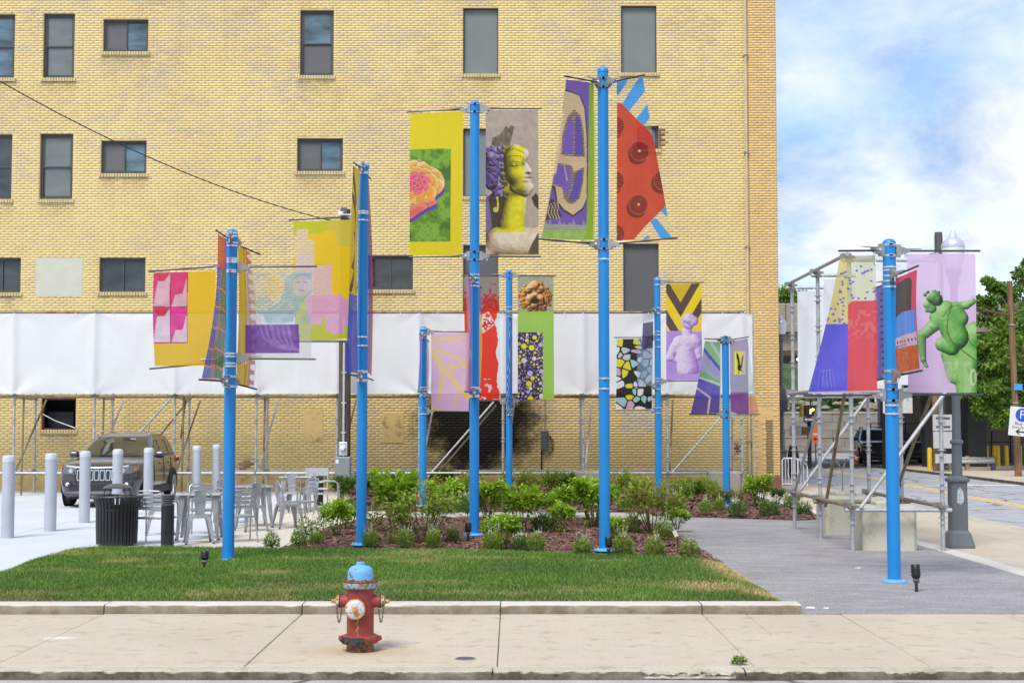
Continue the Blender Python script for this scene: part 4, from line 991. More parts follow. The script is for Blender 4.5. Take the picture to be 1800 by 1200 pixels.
# --- pole b
cr = ((242, 338), (530, 332), (520, 935), (250, 940))
A = Art(104, 210, cr, (200, 204, 28), .93)
A.put(A.rect(410, 325, 540, 475), (214, 200, 70)); A.put(A.poly([(318, 402), (385, 402), (385, 388), (455, 388), (455, 462), (540, 470), (540, 735), (505, 735), (470, 705), (430, 710), (425, 590), (398, 590), (398, 555), (345, 555), (345, 430), (318, 430)]), (242, 204, 12))
A.put(A.rect(238, 410, 258, 600), (228, 205, 140), .45); A.put(A.poly([(258, 375), (315, 375), (315, 430), (345, 430), (345, 560), (420, 560), (420, 650), (430, 710), (475, 708), (505, 735), (508, 860), (488, 862), (486, 902), (425, 902), (420, 885), (398, 885), (392, 815), (380, 815), (378, 858), (315, 858), (315, 700), (260, 700)]), (228, 202, 172), .55)
A.put(A.rect(260, 515, 345, 700), (222, 200, 205), .75); A.put(A.poly([(300, 715), (470, 708), (505, 735), (508, 860), (488, 862), (486, 902), (425, 902), (420, 885), (398, 885), (392, 815), (380, 815), (378, 858), (315, 858)]), (230, 164, 204), .85)
A.put(A.rect(345, 560, 430, 715), (226, 186, 190), .75); A.put(A.rect(238, 515, 256, 600), (236, 200, 30), .9)
B_out('yellow and pink stepped block banner behind the translucent faces banner', 'b', (516, 390, .2), (618, 386, .02), (616, 598, .02), (520, 599, .2), A, [(380, (508, 387, .25)), (600, (516, 600, .22))], (.03, 0))
A = Art(26, 365, FULL, (238, 192, 40), .92, 1.5)
u, v = A.X, A.Y
for k, (c, w_) in enumerate(((.1, .08), (.24, .09), (.42, .09), (.56, .07))): A.put((np.abs(v-c-.05*(u-.5)) < w_) & (np.abs(u-.30-.25*np.sin((v-c)*16+k)) < .13), (92, 74, 66))
A.put(v > .62, (82, 92, 204)); A.put((v > .62) & (u > .5+.1*np.sin(v*20)), (128, 108, 190)); A.shade(v > 0, 40, 8, 5, 2)
B_out('edge on orange and dark striped banner fading to blue on the second pole', 'b', (621, 292, -.65), (633, 299, -.1), (629, 655, -.1), (607, 653, -.65), A, [(296, (622, 286, -.75)), (662, (609, 657, -.75))], (.05, -.045), 'L')
A = Art(8, 350, FULL, (196, 80, 70), .85, 3)
A.put(A.X < .4, (90, 80, 180)); A.shade(A.Y > 0, 90, 14, 6, 1)
B_out('edge on red and blue banner mostly hidden behind the second pole', 'b', (644, 303, .14), (648, 314, .8), (653, 660, .8), (645, 653, .14), A, [(298, (652, 315, .85)), (660, (656, 668, .85))], (.05, 0), 'R')
# --- pole c
cr = ((80, 150), (437, 148), (437, 1118), (80, 1118))
A = Art(92, 251, cr, (237, 217, 26), .95, 1.1)
m_ = A.rect(80, 398, 358, 1024); A.put(m_, (96, 150, 42)); n_ = fbm(A.X*.012, A.Y*.012, 14, 5, .6)
A.put(m_ & (n_ > .56), (66, 116, 36)); A.put(m_ & (n_ < .42), (126, 178, 62)); A.put(m_ & ((np.sin(A.X*.55)*np.sin(A.Y*.55)) > .55) & (n_ > .47), (70, 118, 40))
rose = [(80, 478), (105, 468), (140, 464), (180, 482), (215, 512), (250, 526), (285, 552), (304, 590), (318, 618), (312, 660), (290, 692), (258, 714), (250, 740), (266, 762), (235, 782), (190, 800), (150, 826), (110, 856), (80, 872)]
A.put(A.poly([(x+6 if x > 80 else x, y+26) for x, y in rose]) & m_, (92, 62, 170)); inr = A.poly(rose); A.put(inr, (240, 150, 110))
rr = random.Random(21); wb = (fbm(A.X*.03, A.Y*.03, 24, 4)-.5)
def petal(x, y, rx, ry, rot, c_in, c_out):
    ca, sa = math.cos(rot), math.sin(rot); u_ = ((A.X-x)*ca+(A.Y-y)*sa)/rx; v_ = (-(A.X-x)*sa+(A.Y-y)*ca)/ry; d = np.sqrt(u_**2+v_**2)+wb*.22; m = (d < 1) & inr
    sh = (d < 1.10) & ~m & inr; A.C = np.where(sh[..., None], A.C*.82, A.C); t = np.clip((d-.45)/.5, 0, 1)[..., None]; c = np.array(c_in)*(1-t)+np.array(c_out)*t; A.C = np.where(m[..., None], c, A.C)
for r0, n_p, rx, ry, ci, co in ((150, 9, 70, 54, (246, 176, 78), (250, 226, 176)), (112, 8, 58, 44, (250, 168, 44), (250, 214, 150)), (78, 7, 48, 36, (244, 120, 120), (250, 190, 84)), (48, 6, 36, 27, (236, 70, 150), (246, 140, 150)), (24, 5, 24, 18, (232, 64, 148), (248, 158, 90))):
    for j in range(n_p):
        a_ = 2*math.pi*j/n_p+r0*.7; petal(132+math.cos(a_)*r0*.9, 625+math.sin(a_)*r0*.78+ (18 if r0 > 100 else 0), rx*rr.uniform(.9, 1.15), ry*rr.uniform(.9, 1.15), a_+math.pi/2, ci, co)
petal(170, 790, 120, 40, -.35, (238, 112, 96), (246, 170, 120)); petal(120, 820, 90, 36, -.5, (232, 104, 96), (242, 150, 116))
B_out('yellow banner with an orange and pink rose on a green block', 'c', (721, 200), (814, 196), (812, 449), (720, 449), A, [(191, (715, 197, .08)), (450, (719, 452))], (.02, 0), None, .012)
cr = ((597, 134), (952, 132), (955, 1116), (597, 1118))
A = Art(93, 254, cr, (184, 168, 156), .95, 1.2)
A.shade(A.X > 0, 16, .01, 2)
wing = A.poly([(634, 378), (640, 326), (690, 304), (738, 240), (752, 262), (766, 238), (792, 246), (758, 384), (700, 400)]); A.put(wing, (118, 104, 94)); A.shade(wing, 90, .03, 5, 2)
PAL = [(38, 30, 26), (104, 84, 68), (176, 150, 120), (222, 202, 170), (240, 228, 205)]
A.put(A.poly([(597, 742), (640, 700), (700, 726), (760, 780), (722, 900), (640, 965), (597, 1010)]), (58, 50, 48)); A.put(A.poly([(597, 742), (616, 742), (640, 930), (597, 1000)]), (120, 100, 150))
A.relief([(690, 1040, 110, 900, 1050, 120), (960, 1010, 90), (610, 1110, 80), (800, 740, 78, 770, 920, 92)], PAL, 16, .02, (.4, -.4, .75), 7, .02)
A.put(A.poly([(905, 735), (936, 700), (957, 730), (957, 820), (926, 790)]), (62, 52, 48)); A.put(A.poly([(880, 1118), (905, 1050), (957, 960), (957, 1118)]), (92, 78, 68))
rr = random.Random(11); curls = [(rr.uniform(600, 690)+.15*(y_-390), y_, rr.uniform(14, 26)) for y_ in np.linspace(396, 725, 44)]+[(rr.uniform(600, 720), rr.uniform(390, 520), rr.uniform(14, 24)) for _ in range(24)]
curls += [(690+20*math.sin(k*2.)+k*3.2, 392-6*math.sin(k*.7)+abs(k-8)*1.5, 13) for k in range(16)]
A.relief([(640, 470, 52, 636, 640, 44)]+curls, [(34, 26, 30), (70, 56, 84), (120, 100, 150), (190, 172, 200)], 3, -.02, (.3, -.7, .5), 22, .05)
A.put((fbm(A.X*.03, A.Y*.03, 91, 4) > .5) & (A.X < 716) & (A.Y > 384) & (A.Y < 742), (110, 80, 186), k=.5)
A.relief([(790, 470, 76, 800, 560, 78), (800, 580, 74, 850, 640, 56), (862, 500, 18, 888, 552, 20), (872, 592, 20), (876, 606, 18), (884, 660, 38), (800, 660, 44, 862, 690, 40), (800, 430, 62, 842, 440, 50)], PAL, 12, .03, (.5, -.5, .7), 4, .03)
A.soft(786, 512, 34, 13, (62, 48, 42), .85); A.soft(850, 500, 14, 18, (84, 66, 56), .6); A.soft(882, 566, 16, 7, (44, 34, 30), .9); A.soft(884, 596, 24, 5, (58, 36, 34), .95); A.soft(868, 624, 26, 8, (110, 88, 72), .6); A.soft(800, 706, 70, 20, (86, 68, 56), .75); A.soft(740, 600, 16, 60, (96, 78, 66), .6)
A.put(A.ell(790, 507, 9, 5), (236, 226, 206)); A.put(A.line([(748, 498), (782, 484), (822, 492)], 6), (90, 72, 62), k=.8); A.put(A.line([(712, 480), (770, 446), (830, 450), (884, 498)], 4) | A.line([(716, 432), (790, 398), (858, 428)], 4), (82, 66, 56))
A.shade(A.X > 0, 30, .03, 9)
ov = A.rect(716, 380, 858, 966) | (A.poly([(640, 966), (722, 884), (858, 884), (858, 966)])); L_ = A.C.mean(-1)/215.
A.C = np.where(ov[..., None], np.stack([232*L_, 220*L_, 30*L_], -1), A.C); A.put(A.ell(664, 815, 18) | A.line([(676, 730), (680, 800)], 12), (214, 202, 60))
B_out('sepia banner of a classical stone head looking up with a yellow strip', 'c', (854, 194), (946, 193), (947, 447), (854, 447), A, [(191, (953, 191)), (450, (951, 451))], (.02, 0), None, .012)
A = Art(16, 205, FULL, (226, 146, 188), .85, 2)
A.put(A.X < .3, (214, 196, 200), .5); A.put((A.X > .55), (206, 110, 180)); A.shade(A.X > 0, 70, 6, 6, 3); A.put((np.abs(A.Y-.3-.4*A.X) < .02), (236, 214, 120))
B_out('edge on pink banner low on the centre pole', 'c', (819, 478, -.75), (828, 492, -.12), (828, 688, -.12), (817, 686, -.7), A, [(490, (820, 479, -.8)), (690, (817, 688, -.75))], (.03, 0), 'L')
A = Art(8, 190, FULL, (220, 216, 200), .75, 3)
A.put((A.Y > .25) & (A.X > .5), (242, 216, 90)); A.put(A.Y < .25, (150, 120, 190))
B_out('edge on white and yellow banner behind the centre pole', 'c', (840, 498, .12), (845, 508, .75), (843, 688, .75), (839, 683, .12), A, [(496, (847, 506, .85)), (688, (846, 692, .8))], (.03, 0), 'R')
# --- pole d
cr = ((220, 134), (385, 150), (392, 1096), (76, 1092))
A = Art(92, 290, cr, (118, 84, 192), .92, 1.2)
cream = (222, 194, 152); dk = (62, 44, 74)
A.put(A.poly([(218, 190), (245, 205), (300, 222), (332, 300), (344, 470), (344, 850), (320, 915), (262, 962), (205, 930), (160, 880), (140, 800), (110, 780), (150, 600), (190, 330)]), dk)
A.put(A.poly([(214, 208), (245, 212), (296, 230), (326, 306), (338, 470), (338, 850), (314, 905), (262, 948), (210, 915), (168, 868), (150, 780), (112, 770), (155, 600), (196, 330)]), cream, .72)
A.put(A.poly([(182, 592), (186, 480), (222, 362), (265, 312), (304, 352), (322, 450), (328, 604)]), dk); A.put(A.poly([(192, 582), (197, 480), (230, 372), (240, 360), (262, 400), (258, 580)]), (128, 92, 206), .92); A.put(A.poly([(268, 420), (275, 340), (300, 380), (312, 470), (318, 588), (268, 590)]), (92, 72, 182), .92)
A.put(A.poly([(136, 640), (250, 650), (262, 690), (322, 660), (318, 740), (296, 850), (262, 882), (232, 880), (205, 845), (196, 788), (118, 770)]), dk); A.put(A.poly([(148, 648), (242, 656), (248, 760), (232, 830), (206, 800), (200, 778), (124, 762)]), (128, 92, 206), .92); A.put(A.poly([(270, 700), (314, 672), (308, 760), (286, 846), (258, 870), (232, 862), (255, 800)]), (92, 72, 182), .92)
A.put(A.rect(140, 600, 330, 642), cream, .72); A.put(A.line([(205, 660), (225, 740)], 8), cream)
A.put(A.poly([(108, 860), (140, 855), (200, 960), (90, 985)]), dk)
for k in range(4): A.put(A.line([(106+k*20, 890-k*6), (122+k*18, 900), (112+k*18, 935), (130+k*18, 970)], 6), cream)
A.put(A.Y > 1008, (150, 208, 92), .85); w = np.sin(A.X*.09)*14+np.sin(A.X*.23)*12; A.put((A.Y > 1000+w) & (A.Y < 1040), (160, 150, 190), .8, .7); A.shade(A.Y > 1000, 60, .03, 3)
A.put(A.U > .83, (156, 198, 34), .94); A.put((A.U > .965), (200, 210, 120), .7)
A.put(A.U < .02+.05*(A.V > .2)*(A.V < .6), (226, 206, 166), .5)
B_out('purple and cream banner with a large painted letter on the tallest pole', 'd', (994, 140, -.55), (1044, 146, -.07), (1045, 422, -.05), (950, 419, -.45), A, [(147, (992, 134, -.62)), (430, (944, 420, -.48))], (.05, 0), None, .02)
cr = ((521, 148), (690, 126), (868, 1086), (526, 1102))
A = Art(92, 286, cr, (226, 206, 164), .34, 1.2)
for p in ([(518, 148), (602, 138), (524, 242)], [(554, 290), (668, 124), (700, 120), (710, 205), (606, 332)], [(652, 375), (722, 286), (745, 362), (692, 422)], [(733, 985), (772, 968), (872, 1088), (800, 1090)], [(798, 928), (838, 892), (862, 975)], [(688, 1097), (722, 1068), (738, 1088)]): A.put(A.poly(p), (58, 166, 240), .93)
red = A.poly([(522, 276), (552, 282), (690, 410), (758, 482), (802, 680), (838, 892), (692, 1032), (630, 1102), (522, 1102)]); A.put(red, (216, 72, 52), .94); A.shade(red, 22, .01, 4)
for x, y, r_ in ((672, 570, 60), (512, 418, 60), (512, 748, 62), (818, 742, 62), (664, 888, 60), (520, 1062, 58)):
    A.put(A.ell(x-14, y+20, r_*1.02) & red, (130, 26, 30)); A.put(A.ell(x, y, r_) & red, (150, 34, 36)); A.put((A.ell(x, y, r_) & ~A.ell(x, y, r_*.93)) & red, (196, 84, 70))
    t_ = np.sin(np.arctan2(A.Y-y, A.X-x)*9); A.put(A.ell(x, y, r_*.9) & (t_ > .5) & red, (122, 24, 30), k=.6); A.put(A.ell(x+2, y, 8) & red, (236, 190, 176))
B_out('clear banner with a red studded panel and sky blue stripes on the tallest pole', 'd', (1084, 143, -.07), (1130, 136, -.55), (1181, 418, -.45), (1084, 423, -.05), A, [(147, (1133, 132, -.62)), (430, (1191, 418, -.48))], (.05, .015), None, .02)
# --- pole e
cr = ((345, 160), (590, 158), (606, 1122), (122, 1128))
A = Art(128, 248, cr, (226, 226, 152), .56, .95)
A.put((A.X < 398) & (A.Y < 660), (240, 218, 92), .8); A.put(A.V < .03, (206, 198, 140), .7)
rr = random.Random(5)
for k in range(95):
    x, y = rr.uniform(230, 600), rr.uniform(210, 640)
    A.put((((A.X-x)/10)**2+((A.Y-y)/8)**2 < 1) & ~((A.X > 395) & (A.Y > 478)), (116, 106, 214), .9)
A.put((A.Y > 640), (106, 100, 232), .96); A.shade(A.Y > 640, 26, .012, 3)
redm = ((A.X > 396) & (A.Y > 520)) | ((A.X > 438) & (A.Y > 478)) | A.ell(438, 520, 42, 42); A.put(redm, (244, 92, 104), .97)
q = (vn(A.X*.055, A.Y*.045, 3) > .52) & (A.Y < 800) & (vn(A.X*.012, A.Y*.012, 8) > .3); A.put(redm & q, (250, 138, 136), k=.7*np.clip((820-A.Y)/150, 0, 1))
for k in range(4): A.put(A.line([(190+k*32, 1080), (200+k*24, 980-k*8), (225+k*22, 960), (235+k*24, 1075)], 5) & (A.X < 380), (150, 150, 244), k=.7)
A.put(A.V > .985, (220, 215, 220), .8)
B_out('polka dot banner with blue and coral blocks on the nearest pole', 'e', (1477, 450, -.15), (1538, 449, 0), (1542, 690, 0), (1420, 692, -.1), A, [(440, (1474, 441, -.2)), (694, (1413, 695, -.12))], (.04, 0), None, .02)
cr = ((808, 145), (1298, 142), (1310, 1118), (818, 1120))
A = Art(122, 245, cr, (234, 198, 240), .92, 1.0)
A.put((A.Y < 480), (236, 206, 242), .86)
GP = [(36, 74, 40), (64, 120, 58), (96, 162, 76), (136, 194, 100), (186, 222, 150)]
A.relief([(1180, 770, 92, 1262, 880, 104), (1300, 712, 92), (1240, 940, 100, 1262, 1140, 96), (1110, 850, 60, 1160, 990, 70)], GP, 16, .0, (-.35, -.45, .75), 8, .012)
A.relief([(1080, 560, 88, 1160, 730, 92), (1150, 545, 62, 1190, 600, 60), (1030, 590, 62), (1060, 780, 52, 1130, 800, 60), (1040, 540, 34, 1006, 520, 32), (1150, 512, 34, 1236, 506, 28), (1236, 506, 27, 1280, 480, 22), (1248, 476, 8, 1240, 432, 6), (1262, 470, 8, 1260, 424, 6), (1276, 470, 8, 1284, 424, 6), (1026, 625, 50, 938, 702, 40), (908, 716, 38, 924, 880, 22), (926, 890, 20, 950, 934, 13), (944, 930, 9, 968, 946, 6), (930, 930, 8, 926, 962, 6)], GP, 10, .0, (-.35, -.5, .72), 6, .012)
rr = random.Random(3); A.relief([(965, 500, 36, 985, 530, 34), (936, 506, 14, 944, 512, 14), (952, 540, 18)], GP, 6, .05, (-.5, -.6, .5), 5, .04)
A.relief([(1005, 455, 46, 1020, 470, 44)]+[(1005+math.cos(a_)*rr.uniform(10, 52), 455+math.sin(a_)*rr.uniform(10, 50), rr.uniform(9, 16)) for a_ in np.linspace(0, 12.5, 46)]+[(938, 432, 14), (958, 412, 13)], [(20, 44, 26), (48, 90, 42), (92, 150, 70), (150, 200, 110)], 2, .0, (-.4, -.6, .5), 10, .06)
for ln, w in (([(1128, 500), (1100, 590), (1092, 690), (1130, 765), (1210, 826), (1310, 900)], 9), ([(1180, 505), (1110, 520), (1062, 590)], 6), ([(1232, 690), (1262, 770), (1310, 812)], 7), ([(1000, 690), (974, 655)], 8)): A.put(A.line(ln, w), (44, 88, 46), k=.6)
A.put((fbm(A.X*.02, A.Y*.008, 4, 4) > .52) & (A.X > 1060) & (A.Y > 900), (200, 222, 170), k=.45); fade = np.clip((A.Y-860)/160, 0, 1)*np.clip((1150-A.X)/80, 0, 1); A.put(fade*(A.X > 1000), (232, 206, 234)); A.put(A.ell(1282, 1010, 24, 58) & ~A.ell(1286, 1010, 13, 44), (214, 220, 176))
B_out('lilac banner with a green classical statue reaching out on the nearest pole', 'e', (1594, 447), (1714, 446), (1717, 690), (1596, 690), A, [(441, (1723, 441)), (694, (1728, 693))], (.02, 0), None, .012)
A = Art(20, 165, FULL, (112, 92, 192), .93, 2)
A.shade(A.X > 0, 36, 9, 3, 2)
for k in range(13): A.put((((A.X-.62)/.12)**2+((A.Y-.09-k*.07)/.013)**2) < 1, (40, 36, 80))
A.put((fbm(A.X*6, A.Y*30, 3) > .60) & (A.X < .25) & (A.Y > .6), (226, 220, 236))
B_out('edge on violet banner with dark dots left of the nearest pole', 'e', (1538, 507, .8), (1558, 498, .12), (1560, 662, .12), (1541, 667, .8), A, [(495, (1535, 507, .88)), (662, (1541, 668, .85))], (.02, 0), 'L')
cr = ((738, 330), (885, 262), (912, 958), (750, 982))
A = Art(42, 178, cr, (240, 78, 104), .95, 1.6)
A.put(A.poly([(730, 400), (748, 366), (815, 322), (842, 320), (856, 345), (856, 540), (770, 572), (745, 600), (742, 680), (730, 680)]), (82, 72, 58)); A.put(A.poly([(746, 600), (770, 572), (880, 535), (895, 745), (730, 790), (742, 680)]), (98, 158, 236))
for k in range(6): A.put(A.line([(760+k*22, 580), (764+k*22, 760)], 6) & (A.Y > 575+.0*A.X), (128, 168, 240), k=.5)
A.put(A.poly([(730, 740), (895, 690), (900, 780), (730, 812)]), (226, 196, 210))
for k in range(8): A.put(A.line([(742+k*20, 762-k*4), (742+k*20, 776-k*4)], 7) | A.line([(742+k*12, 792-k*3), (742+k*12, 802-k*3)], 6), (40, 36, 36))
A.put(A.poly([(730, 810), (895, 780), (930, 990), (730, 990)]), (216, 108, 38)); A.shade(A.Y > 810, 60, .06, 7, 2); A.put(A.V > .985, (220, 190, 190), .8)
B_out('edge on banner with dark arch, blue and orange bands beside the green statue', 'e', (1575, 489, -.1), (1612, 474, -.75), (1617, 650, -.72), (1577, 659, -.1), A, [(485, (1614, 467, -.82)), (661, (1621, 651, -.78))], (.03, 0), 'R')
# --- pole f
cr = ((168, 545), (450, 540), (448, 1116), (170, 1118))
A = Art(66, 136, cr, (228, 186, 222), .86, 1.3)
for ln, w in (([(168, 690), (450, 1030)], 30), ([(168, 660), (300, 700), (450, 775)], 22), ([(240, 620), (235, 1000)], 14), ([(300, 780), (210, 1060)], 12), ([(330, 790), (360, 1060)], 12), ([(170, 600), (450, 560)], 18), ([(170, 560), (450, 640)], 10), ([(168, 1090), (240, 1118)], 20), ([(300, 790), (450, 790)], 20)): A.put(A.line(ln, w), (244, 212, 70), k=.75)
B_out('lilac banner with yellow crossing beams on the short pole', 'f', (758, 586), (825, 584), (824, 722), (758, 722), A, [(583, (828, 583)), (722, (827, 723))], (.02, 0), None, .012)
A = Art(12, 110, FULL, (206, 132, 186), .8, 2.4)
A.C = A.C*(1-A.Y[..., None])+np.array((122, 128, 212))*A.Y[..., None]; A.shade(A.X > 0, 50, 8, 3, 2)
B_out('edge on pink to blue banner on the short pole', 'f', (737, 589, -.72), (741, 594, -.12), (738, 690, -.12), (734, 687, -.72), A, [(590, (737, 587, -.8)), (690, (734, 688, -.8))], (.02, 0), 'L')
A = Art(8, 100, FULL, (170, 200, 70), .85, 3); A.put(A.Y < .4, (210, 210, 90)); A.put(A.X > .6, (226, 170, 200))
B_out('edge on lime green banner behind the short pole', 'f', (748, 592, .12), (753, 600, .75), (752, 690, .75), (747, 686, .12), A, [(590, (754, 600, .8)), (686, (753, 692, .8))], (.02, 0), 'R')
# --- pole g
cr = ((405, 108), (665, 106), (685, 1036), (430, 1038))
A = Art(63, 217, cr, (150, 140, 136), .9, 1.3)
n_ = fbm(A.X*.035, A.Y*.035, 5, 5, .7); t = np.clip((A.Y-140)/260, 0, 1); A.put(n_ > .75-t*.5, (196, 40, 34)); A.put((A.Y > 365+14*np.sin(A.X*.05)), (236, 52, 24), .97)
A.put(A.poly([(590, 375), (642, 468), (548, 540), (480, 430)]), (240, 226, 224)); A.put(A.poly([(590, 380), (636, 466), (550, 532), (486, 430)]) & (vn(A.X*.09, A.Y*.09, 4) > .48), (222, 46, 40))
A.put((A.Y > 880) & (fbm(A.X*.03, A.Y*.03, 9, 4) > .62), (246, 210, 204)); A.put((A.U > .93-.03*np.sin(A.Y*.03)-.05*vn(A.X*0, A.Y*.05, 2)) & (A.Y > 380), (230, 226, 228), .5)
B_out('grey to bright red banner with a white flecked square, half behind the centre pole', 'g', (815, 486), (877, 485), (881, 702), (819, 702), A, [(484, (811, 485)), (704, (814, 704))], (.02, 0), None, .012)
cr = ((815, 112), (1078, 112), (1080, 1034), (815, 1034))
A = Art(63, 217, cr, (166, 172, 148), .94, 1.5)
n_ = fbm(A.X*.03, A.Y*.024, 15, 5, .65)
rr = random.Random(8); LP = [(46, 28, 24), (120, 70, 40), (204, 130, 58), (236, 178, 98), (246, 216, 160)]
top_ = A.Y < 377
A.relief([(942+math.cos(a_)*rr.uniform(60, 92), 262+math.sin(a_)*rr.uniform(56, 92), rr.uniform(11, 20), 942+math.cos(a_+.2)*rr.uniform(90, 122), 275+math.sin(a_+.2)*rr.uniform(88, 122), rr.uniform(9, 15)) for a_ in np.linspace(0, 12.56, 70)], LP, 2, -.04, (-.5, -.6, .45), 10, .08, clip=top_)
A.relief([(900, 215, 32), (982, 215, 32), (940, 185, 40), (940, 230, 24, 940, 256, 32), (905, 285, 34, 895, 310, 26), (980, 285, 34, 990, 310, 26), (942, 330, 30)], LP, 7, .06, (-.45, -.65, .5), 8, .05, clip=top_)
A.put(A.poly([(908, 296), (928, 276), (956, 276), (978, 296), (968, 316), (942, 322), (916, 316)]), (30, 18, 20)); A.soft(942, 296, 30, 16, (24, 14, 16), 1.0); A.soft(940, 246, 22, 12, (250, 206, 140), .7); A.soft(944, 356, 50, 12, (50, 34, 28), .8); A.soft(902, 210, 12, 6, (40, 26, 22), .9); A.soft(980, 212, 12, 6, (40, 26, 22), .9); A.soft(940, 262, 16, 6, (90, 40, 30), .7)
A.shade(top_, 40, .06, 3)
A.put(A.Y > 377, (162, 206, 82), .96); A.put(A.rect(815, 532, 998, 1040), (54, 44, 78), .97)
rr = random.Random(2); circ = []
for k in range(900):
    x, y = rr.uniform(812, 1000), rr.uniform(530, 1036); r_ = rr.choice([21, 16, 13, 10, 8, 6, 5, 4]) if k < 500 else rr.choice([6, 5, 4])
    if all(math.hypot(x-a_, y-b_) > r_+c_+2 for a_, b_, c_ in circ): circ.append((x, y, r_))
for x, y, r_ in circ: A.put(A.ell(x, y, r_) & A.rect(815, 532, 998, 1040), rr.choice([(240, 228, 40), (240, 228, 40), (206, 186, 236), (206, 186, 236), (226, 222, 226), (214, 208, 110)]) if r_ > 7 else rr.choice([(200, 184, 226), (212, 205, 120), (120, 100, 190)]))
B_out('lime green banner with a stone lion head and yellow lilac bubbles', 'g', (910, 485), (973, 485), (974, 702), (910, 702), A, [(484, (977, 485)), (704, (977, 704))], (.02, 0), None, .012)
A = Art(14, 165, FULL, (220, 214, 226), .85, 2)
A.put(np.sin(A.Y*46+A.X*9+3*np.sin(A.Y*9)) > .0, (74, 62, 110)); A.shade(A.X > 0, 40, 9, 3, 2)
B_out('edge on striped dark violet banner in front of the lion banner pole', 'g', (893, 556, -.85), (896, 560, -.14), (892, 722, -.14), (889, 719, -.85), A, [(552, (893, 550, -.92)), (724, (890, 727, -.9))], (.04, 0), 'L')
# --- pole h
def vor(A, n, pal, seed, scx, edge):
    r_ = np.random.default_rng(seed); gx_ = int(round((n/scx)**.5)); P_ = np.array([((i_+.5+r_.uniform(-.55, .55))/gx_, (j_+.5+r_.uniform(-.42, .42))/(gx_*scx)) for j_ in range(int(gx_*scx)) for i_ in range(gx_)]); n = len(P_); uu = A.U; vv = A.V*scx; P_[:, 1] *= scx
    d = np.sqrt((uu[..., None]-P_[:, 0])**2+(vv[..., None]-P_[:, 1])**2); o_ = np.argsort(d, -1); d1 = np.take_along_axis(d, o_[..., :1], -1)[..., 0]; d2 = np.take_along_axis(d, o_[..., 1:2], -1)[..., 0]
    pal = np.array(pal)[r_.integers(0, len(pal), n)]; return pal[o_[..., 0]], (d2-d1) < edge
PALV = [(232, 234, 238), (232, 234, 238), (214, 166, 210), (160, 206, 206), (226, 222, 40), (196, 206, 218), (20, 20, 22)]
A = Art(62, 125, FULL, (20, 20, 22), .97, 1.7)
cv, ed = vor(A, 50, PALV, 6, 2.0, .034); A.C = np.where(ed[..., None], np.array((18, 18, 20)), cv); A.O = np.where((A.U > .56) & (A.V < .66), .92, .97); A.put((A.U > .56) & (A.V < .66) & ed, (78, 104, 146)); A.put((A.U > .56) & (A.V < .66) & ~ed, (176, 196, 222), k=.5); A.put(A.U > .97, (220, 220, 225), .5)
B_out('black banner of white, pink, teal and yellow mosaic shards', 'h', (1084, 596), (1148, 595), (1148, 719), (1083, 719), A, [(593, (1079, 593)), (721, (1079, 721))], (.02, 0), None, .012)
A = Art(36, 128, FULL, (178, 198, 218), .34, 1.6)
A.put((A.X > .05) & (A.Y > .13) & (A.Y < .50), (70, 50, 130), .88); A.shade((A.Y > .13) & (A.Y < .5), 130, 14, 4, 1); A.put((A.X > .5) & (A.Y > .13) & (A.Y < .5), (54, 56, 76), .85, .8)
A.put((A.Y > .5) & (np.abs((A.X*.8+A.Y*2.2) % .35) < .035), (96, 120, 160), .6)
B_out('small clear bluish banner with a dark purple block over the mosaic banner', 'h', (1130, 552, -.55), (1149, 548, -.1), (1146, 676, -.1), (1120, 678, -.55), A, [(546, (1128, 549, -.6)), (679, (1112, 680, -.55))], (.02, 0), 'L')
cr = ((494, 130), (765, 128), (766, 876), (495, 876))
A = Art(62, 169, cr, (242, 212, 20), .95, 1.6)
f_ = (480-A.Y)-np.abs(A.X-604)*1.72; kk = np.floor(f_/ 92.) % 2
A.put((f_ > -400) & (((f_ > 92) & (f_ < 205)) | ((f_ < -36) & (f_ > -150)) ), (84, 64, 70)); A.put(f_ > 205, (212, 182, 30))
A.put(A.Y > 497, (186, 146, 226))
SP = [(150, 112, 186), (176, 140, 210), (206, 178, 226), (228, 208, 240), (242, 230, 248)]
A.relief([(650, 500, 40, 660, 560, 44), (600, 590, 60, 700, 580, 62), (640, 660, 74, 660, 790, 86), (560, 620, 40, 522, 700, 30), (520, 705, 28, 640, 730, 24), (730, 590, 44, 740, 690, 36), (735, 640, 30, 690, 625, 22)], SP, 10, .02, (-.5, -.5, .6), 8, .04, clip=A.Y < 828)
A.relief([(656, 425, 46, 664, 440, 44), (640, 452, 20), (634, 436, 9)], SP, 6, .05, (-.5, -.5, .6), 6, .04); rr = random.Random(4)
A.relief([(668, 400, 44, 700, 420, 40)]+[(672+math.cos(a_)*rr.uniform(14, 52), 404+math.sin(a_)*rr.uniform(10, 44), rr.uniform(8, 13)) for a_ in np.linspace(2.4, 7.5, 34)], SP, 2, -.03, (-.5, -.5, .6), 8, .06)
A.soft(640, 424, 9, 5, (150, 110, 186), .8); A.soft(636, 458, 8, 3, (140, 100, 176), .8)
A.put(A.Y > 828, (190, 152, 230))
A.put(A.ell(636, 420, 6, 4) | A.line([(628, 446), (640, 448)], 4) | A.line([(628, 424), (622, 438)], 3), (160, 120, 190))
B_out('yellow and brown chevron banner with a lilac statue bust', 'h', (1171, 499), (1233, 498), (1234, 668), (1171, 668), A, [(496, (1238, 496)), (670, (1238, 669))], (.02, 0), None, .012)
